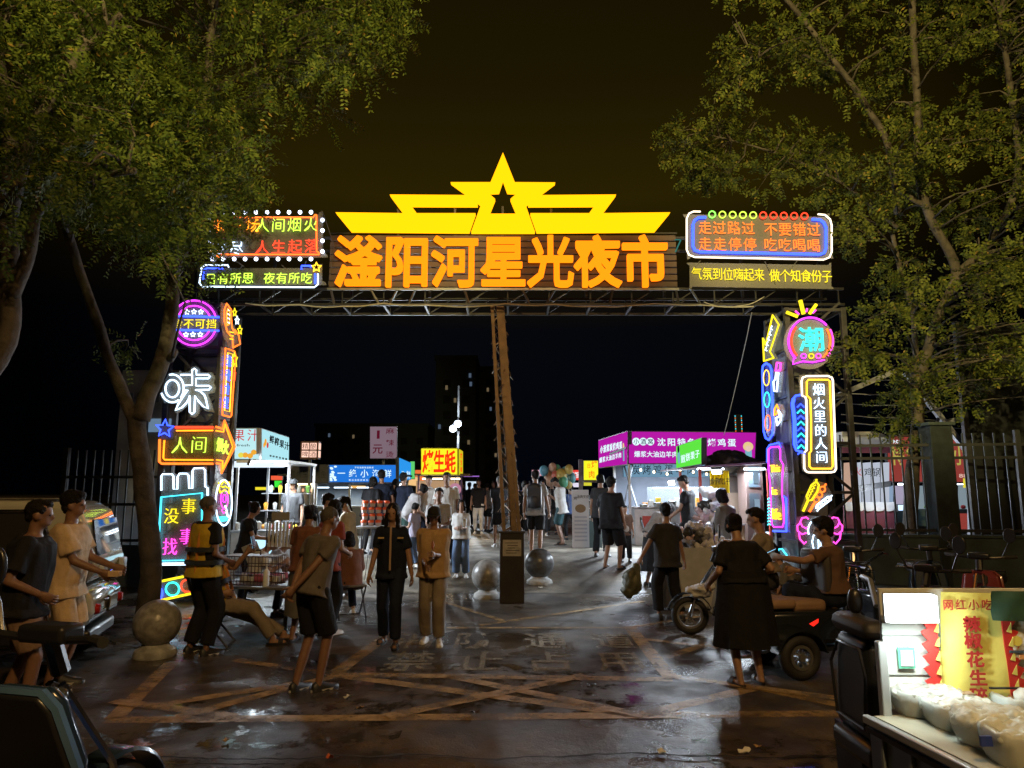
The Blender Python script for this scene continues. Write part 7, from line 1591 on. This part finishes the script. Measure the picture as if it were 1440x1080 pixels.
B().box((0, 0, 0), (.05, .012, .035)).build('price_tag', mat('tag_blue', (.03, .06, .35), .4)); o = COL.objects[-1]; dd = ray(1388, 1042); tt = (CAMZ-.90)/-dd.z; o.location = (dd.x*tt, dd.y*tt, .90); tag(o, 'small blue tag on the rim of the front tub', 'tag')
# tricycle front part left of the cart
t3 = thing('tricycle_cab', 'black rounded tricycle seat and side panel beside the snack cart post', 'tricycle', at(1213, 940, 3.95)); m_cab = mat('cab_black', (.012, .015, .019), .38, coat=.2)
rbox(t3, 'side_panel', (0, .02, -.08), (.13, .44, .50), m_cab, .06, tap=.8); rbox(t3, 'seat_cushion', (.0, .0, .22), (.15, .42, .10), mat('seat_black', (.02, .02, .022), .55), .055); rbox(t3, 'rear_guard', (-.05, -.02, -.38), (.10, .46, .12), m_cab, .04)
B().tube([(-.078, -.15, -.26), (-.078, -.19, .0), (-.07, -.12, .12), (-.07, .12, .12), (-.078, .2, .0), (-.078, .16, -.26)], .009, 6, True).build('panel_groove', m_blkp, t3, smooth=True)
B().tube([(-.02, -.25, .16), (.03, -.30, .0), (.05, -.30, -.2)], .012, 6).build('hook', m_chrome, t3, smooth=True); b = B().ell((.03, .1, .33), (.04, .04, .07), 14, 10); b.build('mirror_back', m_blkp, t3, smooth=True)
B().tube([(.0, -.20, .35), (.05, -.05, .46), (.09, .12, .46)], .014, 6).build('grab_bar', m_alu, t3, smooth=True); wheel(t3, (-.02, .12, -.78), .24, .11, 8)
B().box((-.02, .12, -.5), (.06, .3, .34)).build('fork', m_steel, t3)
# ------------------------------------------------------------------ the people
def man(px, Y, **k): p = gat(px, Y); return p.x, Y
def phone(loc, rot, label, lit=True, name='smartphone'):
    t = thing(name, label, 'phone', loc); t.rotation_euler = rot
    B().box((0, 0, 0), (.075, .010, .155)).build('case', m_blkp, t, .004)
    if lit: B().box((0, -.0065, 0), (.066, .003, .142)).build('screen', glow('phone_screen', (.35, .75, 1), 1.6), t)
    return t
x, y = gp(16, 1018)
person('man in a black tee and floral shorts at the left edge', x, y, -70, 1.72, lean=4, top=('loose', 'black', .82), bot=('shorts', 'floral', .85), hair='short', shoes='sandal', skin=SKIN2, head=(0, 0), wrists=(None, (.20, .16, .98)), girth=1.15, feet=((-.12, -.1, 0), (.12, .12, 0)))
y = 6.9; x = at(98, 760, y).x
A = person('young man in a loose beige tee beside the pearl white microcar', x, y, -80, 1.78, top=('loose', 'beige', .78), bot=('shorts', 'beige', .9), hair='puffy', skin=SKIN2, wrists=((-.12, .36, 1.02), (.14, .34, 1.0)), head=(0, 0), elb=(-.2, -1, -.3))
t = thing('parcel', 'small pale parcel in the hands of the young man in beige', 'parcel', A['wr'][1]+V((.04, 0, .02))); B().box((0, 0, 0), (.10, .07, .05)).build('box', mat('parcel_tan', (.6, .42, .25), .6), t, .004)
x, y = gp(280, 920)
person('standing guard with cropped hair in a yellow reflective vest and black trousers', x, y, -35, 1.73, top=('tee', 'black', .82), bot=('pants', 'black', 1.35), hair='bald', hairm=HAIRG, skin=SKIN2, vest=True, wrists=(None, (.16, .20, .98)), head=(-2, 0), feet=((-.14, 0, 0), (.14, .02, 0)), girth=1.08)
x, y = CH1
A = person('guard in a yellow vest leaning back on the chair with a phone', x, y, -82, 1.70, lean=-24, pel=(0, .0, .50), feet=((-.16, .78, 0), (.10, .70, 0)), top=('tee', 'lilac', .86), bot=('pants', 'tan', 1.2), hair='cap', shoes='slide', vest=True, wrists=((-.12, .28, 1.06), (.20, .10, .62)), elb=(-.3, .2, -1), head=(28, 10), girth=1.1)
phone(A['wr'][0]+V((.03, -.02, .06)), (.2, .1, radians(-100)), 'lit phone held up by the seated guard')
x, y = gp(434, 972)
person('stooping man in a grey tee and black shorts, hands behind his back', x, y, -38, 1.66, lean=15, top=('tee', 'greytan', .85), bot=('shorts', 'black', .95), hair='bald', hairm=mat('hair_grey', (.05, .045, .04), .8), skin=SKIN2, wrists=((-.03, -.22, .90), (.03, -.25, .94)), elb=((-1, -.4, 0), (1, -.4, 0)), feet=((-.09, -.05, 0), (.08, .08, 0)), head=(-4, -10), girth=1.05)
x, y = gp(418, 906)
person('woman in a long grey dress standing behind the stooping man', x, y+.15, -15, 1.62, lean=8, top=('tee', 'rust', .85), bot=('skirt', 'grey', .32, .24), hair='bun', shoes='slide', skin=SKIN2, head=(10, 0))
x, y = gp(455, 892)
person('woman in a dark red tee with a bob right behind the stooping man', x+.02, y, -30, 1.68, lean=6, top=('tee', 'red', .80), bot=('pants', 'black', 1.1), hair='bob', shoes='white', wrists=(None, (.12, .26, 1.0)), head=(12, 5))
x, y = man(459, 12.2)
person('person with dark hair turned right at the blue sign, only head showing', x, y, -80, 1.74, top=('tee', 'darkgrey', .80), hair='puffy', head=(10, 0))
x, y = man(494, 12.4)
A = person('woman in a cream shirt bending her head over her phone by the left stalls', x, y, 82, 1.72, lean=8, top=('long', 'cream', .62), bot=('pants', 'lgrey', 1.1), hair='pony', shoes='white', wrists=((-.08, .34, 1.12), (.08, .34, 1.10)), elb=(0, -1, -.6), head=(26, 0), sleeve=1.0)
phone(A['wr'][0]+V((-.02, 0, .06)), (.5, 0, radians(80)), 'phone in the hands of the woman in cream', False)
x, y = CH2
person('seated person in a rust brown top with dark bobbed hair on the backless stool', x, y, 25, 1.58, lean=10, pel=(0, 0, .53), feet=((-.12, .38, 0), (.12, .30, 0)), top=('long', 'rust', .82), bot=('pants', 'navy', 1.1), hair='bob', shoes='white', wrists=((-.08, .34, .86), (.10, .36, .86)), head=(10, 30))
x, y = gp(548, 908)
person('woman with long hair in a black jacket and cropped trousers walking toward the camera', x, y, 176, 1.64, top=('tee', 'navy', .80), bot=('pants', 'navy', .9 if False else 1.15), hair='long', shoes='sandal', feet=((-.10, .16, 0), (.11, -.12, 0)), wrists=((-.27, .05, .82), (.25, .10, .84)), head=(2, 0), sleeve=.75)
p = at(549, 800, y-.14); t = thing('long_cord', 'pale cord and small badges hanging on the front of the woman in the black jacket', 'cord', (p.x, y-.17, 1.30)); B().bar((0, 0, .08), (0, -.01, -.42), .022, .008).build('cord', mat('cord_pale', (.35, .24, .16), .6), t)
for s_ in (-1, 1): B().box((s_*.115, .0, -.05), (.07, .01, .018)).build('badge', mat('badge_gold', (.45, .35, .15), .4), t)
x, y = gp(608, 905)
A = person('person in an orange tee and dark cap holding a skewer, walking toward the camera', x, y, 180, 1.60, top=('loose', 'orange', .82), bot=('pants', 'tan', 1.35), hair='cap', shoes='white', wrists=((-.04, .26, 1.12), (.08, .24, 1.0)), elb=(-.1, -1, -1), feet=((-.09, .10, 0), (.10, -.08, 0)), head=(12, 0))
t = thing('skewer', 'brown snack on a stick in the raised hand of the person in the orange tee', 'snack', A['wr'][0]+V((0, -.05, .03))); B().tube([(0, 0, -.05), (.01, -.02, .14)], .004, 5).build('stick', mat('wood_trim', (.3, .18, .08)), t); B().ell((.008, -.015, .08), (.018, .016, .05), 10, 8).build('snack', mat('snack_brown', (.35, .12, .05), .5), t, smooth=True)
x, y = gp(648, 812)
A = person('girl in a white blouse and wide pale jeans holding a drink with both hands', x, y, 178, 1.42, top=('loose', 'white', .84), bot=('pants', 'jeans', 1.5), hair='bob', shoes='white', wrists=((-.07, .27, 1.12), (.08, .27, 1.10)), elb=(-.3, -1, -1))
cup(None, A['wr'][0].x+.05, A['wr'][0].y-.03, A['wr'][0].z, 1.3, m_cup, 'clear drink cup held by the girl in the white blouse', 'drink cups in hands')
x, y = gp(632, 826)
person('man in a white tee carrying a black bag in front, walking toward the camera', x-.22, y+.1, 176, 1.74, top=('tee', 'lgrey', .80), bot=('pants', 'black', 1.1), hair='short', wrists=((-.10, .24, 1.05), (.14, .24, 1.02)), skin=SKIN2)
x, y = man(628, 14.6); person('tallest man in a white tee among the walkers under the yellow oyster sign', x, y, 176, 1.80, top=('tee', 'white', .8), bot=('pants', 'darkgrey'), skin=SKIN2)
x, y = man(584, 14.3); person('small child in a white tee and jeans turned to the stalls', x, y, 60, 1.25, top=('tee', 'lilac', .80), bot=('pants', 'jeans', 1.2), hair='bun', shoes='white', wrists=((-.1, .28, 1.0), None), girth=.95)
x, y = man(573, 14.9); person('woman in a pale blouse over green bending toward the small child', x, y, -70, 1.62, lean=30, top=('tee', 'lgrey', .82), bot=('skirt', 'dkgreen', .5, .22), hair='bun', head=(20, 0), wrists=((-.1, .4, .9), (.1, .42, .9)))
x, y = man(536, 15.8); person('broad man in navy, seen as a dark back against the blue sign', x, y, 8, 1.80, top=('tee', 'navy', .8), bot=('pants', 'black'), girth=1.2)
x, y = man(520, 15.6); person('dark haired person in black leaning in left of the broad man', x, y, -20, 1.66, lean=12, top=('tee', 'black', .8), hair='bob')
x, y = man(567, 15.9); person('man in dark navy standing right of the broad man by the blue side sign', x, y, -30, 1.74, top=('tee', 'navy', .8), hair='short')
x, y = man(603, 16.2); person('man in a white collared top among the walkers left of the tallest man', x, y, 178, 1.68, top=('tee', 'white', .8), bot=('pants', 'navy'), collar='white')
x, y = man(556, 17.2); person('far woman in black between the broad man and the oyster sign', x, y, 20, 1.62, top=('tee', 'black', .8), hair='pony')
# centre
x, y = man(753, 15.3); 
A = person('man in a pale tee and black shorts walking away with a black backpack', x, y, -8, 1.78, top=('tee', 'lgrey', .80), bot=('shorts', 'black', .9), hair='short', shoes='slide', feet=((-.10, .10, 0), (.10, -.14, 0)), head=(0, 28), wrists=(None, (.27, .12, .84)))
bp_ = thing('backpack', 'black backpack with a dangling side strap on the man in the pale tee', 'backpack', (x, y, gz(y)), radians(-8)); b = B().box((0, -.20, 1.22), (.30, .14, .44)); b.ell((0, -.20, 1.42), (.15, .08, .10), 14, 10); b.ell((0, -.27, 1.12), (.12, .05, .13), 12, 8); addmesh(voxmesh(b, .02, 'pack_body', 3), 'pack_body', SHOEB, bp_)
for s_ in (-1, 1): B().tube([(s_*.09, -.15, 1.47), (s_*.12, -.02, 1.55), (s_*.12, .12, 1.45), (s_*.12, .14, 1.2), (s_*.12, -.12, 1.08)], .016, 6).build('strap', SHOEB, bp_, smooth=True)
B().tube([(.14, -.22, 1.1), (.18, -.24, .95), (.16, -.22, .88)], .008, 5).build('dangling_strap', SHOEB, bp_)
x, y = man(789, 18.2); A = person('man in a white tee and teal shorts looking down at his phone by the balloons', x, y, 78, 1.72, lean=6, top=('tee', 'white', .76), bot=('shorts', 'teal', .95), shoes='slide', head=(38, 0), wrists=((-.06, .30, 1.24), (.08, .30, 1.2)), elb=(0, -.6, -1), skin=SKIN2, girth=1.1)
phone(A['wr'][0]+V((-.03, 0, .05)), (.6, 0, radians(80)), 'phone held by the man in teal shorts', True)
far = [(673,23,'man in a black tee and pale trousers far left of the pole',180,1.72,'black','white','short'),(685,24,'woman in a grey tee and dark shorts far left of the pole',-20,1.62,'grey','black','bun'),(694,24.5,'man in black with bare forearms just left of the pole',160,1.68,'black','black','short'),(703,17.5,'person in black shorts half hidden behind the lattice pole',10,1.70,'black','black','short'),
       (728,21,'person in blue just right of the pole',20,1.62,'blue','black','bob'),(738,18.8,'woman in a long black dress beside the man with the backpack',5,1.60,'black','black','bun'),(763,22,'far passer-by in a grey top between the backpack man and the phone man',170,1.66,'grey','darkgrey','short'),(776,22.5,'far passer-by in black behind the phone man',190,1.70,'black','darkgrey','puffy'),
       (660,27,'far small figure in dark clothes under the violet light strip',0,1.66,'black','black','short'),(668,30,'far figure in a lilac top behind the left walkers',180,1.64,'lilac','navy','bun'),(716,30,'far figure in grey seen just right of the lattice pole',180,1.7,'grey','black','short'),(802,20,'boy in blue and black right of the phone man',40,1.50,'blue','black','puffy'),
       (745,28,'far couple member in white beyond the backpack man',180,1.70,'lgrey','black','short'),(752,29,'far couple member in black beyond the backpack man',180,1.62,'black','black','bob'),(650,24,'far standing man in black right of the oyster stall post',90,1.72,'black','navy','short')]
for i, (px, Y, lab, fc, hh, c1, c2, hr) in enumerate(far):
    x, y = man(px, Y); person(lab, x, y, fc, hh, top=('tee', c1, .8), bot=(('skirt', c2, .35, .2) if 'dress' in lab else ('shorts' if i in (1, 3) else 'pants', c2, 1.0)), hair=hr, shoes='white' if i % 3 == 0 else 'black', feet=((-.10, .12*(i % 2), 0), (.10, -.1*(i % 3), 0)), wrists=((-.1, .25, 1.1), None) if i % 2 else (None, None), group='distant walkers in the market aisle' if False else None)
# right group
x, y = gp(861, 800); person('big man in a black tee and dark shorts standing at the magenta stall', x, y, -38, 1.76, top=('loose', 'black', .74), bot=('shorts', 'black', 1.1), hair='puffy', shoes='slide', girth=1.2, head=(8, -8), feet=((-.14, 0, 0), (.14, .05, 0)))
x, y = gp(849, 786); person('slim person in black half hidden behind the big man in black', x-.02, y+.2, -25, 1.70, top=('tee', 'darkgrey', .8), bot=('pants', 'black', 1.2), hair='bun', head=(5, 0))
x, y = gp(884, 796); person('small boy in a dark print tee facing the camera next to the big man', x, y+.3, 172, 1.12, top=('tee', 'brown', .78), bot=('pants', 'black', 1.3), hair='short', head=(5, 0), girth=1.0); 
o = B().ell((0, 0, 0), (.055, .010, .065), 12, 8).build('shirt_print', mat('print_white', (.5, .5, .5), .7)); o.name = 'tee_print'; o.location = (x, y+.3-.142, gz(y+.3)+.66); tag(o, 'round white print on the small boy\'s dark tee', 'print')
x, y = man(912, 13.2); person('woman in a pale sweater and long black skirt bending over the stall table', x, y, -75, 1.64, lean=38, top=('long', 'lgrey', .92), bot=('skirt', 'black', .30, .26), hair='pony', wrists=((-.12, .50, .86), (.12, .52, .86)), elb=(0, -.2, -1), head=(18, 0), sleeve=2)
x, y = gp(941, 870); A = person('man in a dark faded tee walking away with a large sack in his left hand', x, y, 22, 1.60, top=('loose', 'darkgrey', .76), bot=('pants', 'black', 1.35), hair='puffy', feet=((-.12, .12, 0), (.12, -.12, 0)), wrists=((-.42, .10, .88), (.30, -.02, .80)), head=(6, -20))
sk = thing('sack', 'large dark green sack hanging from the hand of the man in the faded tee', 'sack', A['wr'][0]+V((-.10, 0, -.26))); b = B(); b.ell((0, 0, 0), (.15, .11, .19), 16, 12); b.ell((-.04, 0, -.12), (.13, .10, .10), 14, 10); b.ell((.08, 0, .18), (.06, .05, .09), 10, 8); addmesh(voxmesh(b, .014, 'sack_body', 1, (.03, 11, 9, 3)), 'sack_body', mat('sack_green', (.09, .09, .05), .5, noise_=.4), sk)
x, y = man(967, 14.0); person('stall vendor in a black tee looking down, lit from behind under the snack canopy', x, y, 62, 1.86, top=('tee', 'black', .8), bot=('pants', 'black'), head=(30, 0), hair='short', wrists=((-.12, .30, .95), None), elb=(-.3, -1, -.5))
x, y = man(1023, 12.5); person('woman with a frilled cream collar and grey cardigan behind the bag heap', x, y, 35, 1.84, top=('long', 'grey', .78), bot=('skirt', 'darkgrey', .5, .25), hair='bob', collar='cream', lean=8, head=(14, 0), sleeve=2, wrists=((-.15, .3, .95), (.15, .3, .95)))
x, y = gp(1052, 964); person('woman in a long loose black dress and black slides, back to the camera', x, y, 12, 1.58, lean=10, top=('tee', 'black', 1.0), sleeve=.8, bot=('skirt', 'black', .38, .30, 1), hair='bun', shoes='slide', girth=1.25, wrists=((-.30, .16, .98), (.24, .14, 1.04)), elb=(-.4, -1, -.3), head=(12, 0), feet=((-.10, 0, 0), (.16, .06, 0)))
# riders on the right
x, y = man(1068, 8.0); A = person('man in a tan shirt sitting on the black scooter, face in profile to the left', x+.03, y, 68, 1.68, lean=6, pel=(0, 0, .86), z=0, feet=((-.22, .34, .30), (.20, .30, .30)), top=('tee', 'tan', 1.0), bot=('pants', 'darkgrey'), hair='short', head=(6, 0), wrists=((-.18, .42, 1.20), (.16, .40, 1.2)))
x, y = man(1163, 7.55); A = person('man seated on the mobility cart, short curly hair in profile against the flower neon', x, y, 60, 1.70, lean=4, pel=(0, 0, .74), z=0, feet=((-.16, .46, .28), (.14, .46, .28)), top=('tee', 'brown', .96), bot=('pants', 'navy'), hair='puffy', head=(4, 12), wrists=((-.30, .46, 1.12), (.16, .38, .95)), girth=1.1)
phone(A['wr'][0]+V((-.04, -.02, .05)), (1.1, 0, radians(60)), 'lit phone in the outstretched hand of the man on the mobility cart')
x, y = man(1140, 9.0); person('small child whose curly head shows between the two seated men on the right', x, y, 30, .98, top=('tee', 'brown', .8), bot=('pants', 'black'), hair='puffy', z=0)
x, y = man(1108, 8.4); person('person bending low behind the woman in black by the right column', x, y, 80, 1.6, lean=20, pel=(0, 0, .55), feet=((-.15, .40, 0), (.15, .35, 0)), top=('tee', 'grey', .95), bot=('pants', 'black'), hair='short', z=0, head=(10, 0), wrists=((-.1, .4, .8), (.1, .4, .8)))
# left stall sellers
x, y = man(360, 10.6); person('seller in a white tee bowing his head beside the grey folded board', x, y, -75, 1.65, lean=22, pel=(0, 0, .50), feet=((-.12, .42, 0), (.12, .40, 0)), top=('tee', 'white', .86), bot=('pants', 'black'), hair='short', head=(26, 0), wrists=((-.1, .46, .78), (.1, .46, .78)))
x, y = man(383, 11.1); person('seller in a white tee with black hair leaning over the left sales table', x, y, -80, 1.62, lean=26, pel=(0, 0, .50), feet=((-.12, .42, 0), (.12, .40, 0)), top=('tee', 'white', .86), bot=('pants', 'black'), hair='short', head=(16, 0), wrists=((-.1, .50, .74), (.1, .48, .74)))
x, y = man(349, 11.9); A = person('person in a dark tee holding up a phone behind the two white shirted sellers', x, y, -85, 1.62, lean=8, top=('tee', 'black', .8), bot=('pants', 'black'), hair='bun', wrists=((-.15, .38, 1.05), (.15, .42, 1.08)), elb=(0, -.6, -1), head=(16, 0))
phone(A['wr'][1]+V((.06, -.02, .06)), (.5, .3, radians(-80)), 'dark phone held up by the person behind the sellers', False)
for lab, px, Y, fc in (('dark capped figure between the juice stall and the red tee woman', 412, 14.6, 170),): 
    x, y = man(px, Y); person(lab, x, y, fc, 1.66, top=('tee', 'darkgrey', .8), bot=('pants', 'black'), hair='cap')

# ------------------------------------------------------------------ assumed street lamps, out of view behind the camera, added to light the road and trees warmly
def assumed_street_lamp(x, y, h, power, label, rot):
    t = thing('assumed_street_lamp', label, 'assumed street lamp', (x, y, 0), rot); B().tube([(0, 0, 0), (0, 0, h-.3)], [.09, .05], 8).build('pole', m_galv, t, smooth=True)
    B().ell((0, 0, h), (.22, .22, .22), 16, 12).build('globe', glow('assumed_sodium', (1, .60, .22), 30), t, smooth=True); B().lathe([(.05, h-.32), (.12, h-.26), (.12, h-.22), (0, h-.2)], n=12).build('collar', m_gsteel, t)
    lamp('assumed_globe_light', 'POINT', (0, .45, h-.1), (1, .60, .22), power, .2, t); return t
assumed_street_lamp(1.2, -2.6, 8.8, 1900, 'assumed tall globe street lamp, unseen behind the camera near the middle of the road', 0)  # unseen lamp, assumed as the source of the warm light on the road
assumed_street_lamp(7.4, -1.0, 8.4, 220, 'assumed tall globe street lamp, unseen behind the camera on the right', 0)  # second unseen lamp, added as a weak warm fill from the right
def flood(x, y, z, aim, power, label, ang=60):  # added spots out of view, put in only to brighten the tree crowns
    p = V((x, y, z)); t = thing('added_tree_flood', label, 'floodlight', p); d = (V(aim)-p).normalized(); R_ = d.to_track_quat('-Y', 'Z').to_matrix(); B().box((0, 0, 0), (.36, .12, .26), R_).build('housing', m_steel, t); B().box(R_ @ V((0, -.068, 0)), (.32, .012, .22), R_).build('lens', glow('added_flood_lens', (1, .8, .35), 20), t)
    lamp('added_tree_spot', 'SPOT', p+d*.12-p, (1, .80, .30), power, .15, t, rot=d.to_track_quat('-Z', 'Y').to_euler(), spot=ang)
flood(.9, -2.6, 7.6, (-3.3, 9.4, 7.2), 7000, 'added unseen floodlight on the assumed middle lamp post aimed at the left tree crowns', 36)
flood(1.5, -2.6, 7.6, (6.3, 10.0, 7.6), 13000, 'added unseen floodlight on the assumed middle lamp post aimed at the right tree crown', 40)
def work_light(px, py, Y, aim, power, label, col=(.80, .90, 1), ang=110):
    p = at(px, py, Y); t = thing('work_light', label, 'lamp', p); d = (V(aim)-p).normalized(); R_ = d.to_track_quat('-Y', 'Z').to_matrix()
    B().box((0, 0, 0), (.20, .05, .12), R_).build('housing', m_steel, t); B().box(R_ @ V((0, -.03, 0)), (.17, .012, .09), R_).build('lit_panel', glow('work_led', (.82, .92, 1), 22), t)
    lamp('work_spot', 'SPOT', p+d*.08-p, col, power, .30, t, rot=d.to_track_quat('-Z', 'Y').to_euler(), spot=ang)
work_light(945, 679, 17.6, (-.5, 13.5, .3), 1500, 'small bright work lamp shining into the aisle at the magenta stall')
work_light(352, 650, 13.3, (.8, 14.2, .2), 1500, 'bright strip lamp under the front edge of the juice stall canopy')
work_light(566, 682, 21, (.3, 14.5, .2), 1500, 'small bright lamp right of the blue seafood sign')
work_light(1008, 662, 13.3, (2.9, 11.9, .8), 800, 'short bright tube lamp under the snack canopy beside the yellow pennants')
bpy.data.scenes.remove(TMP)
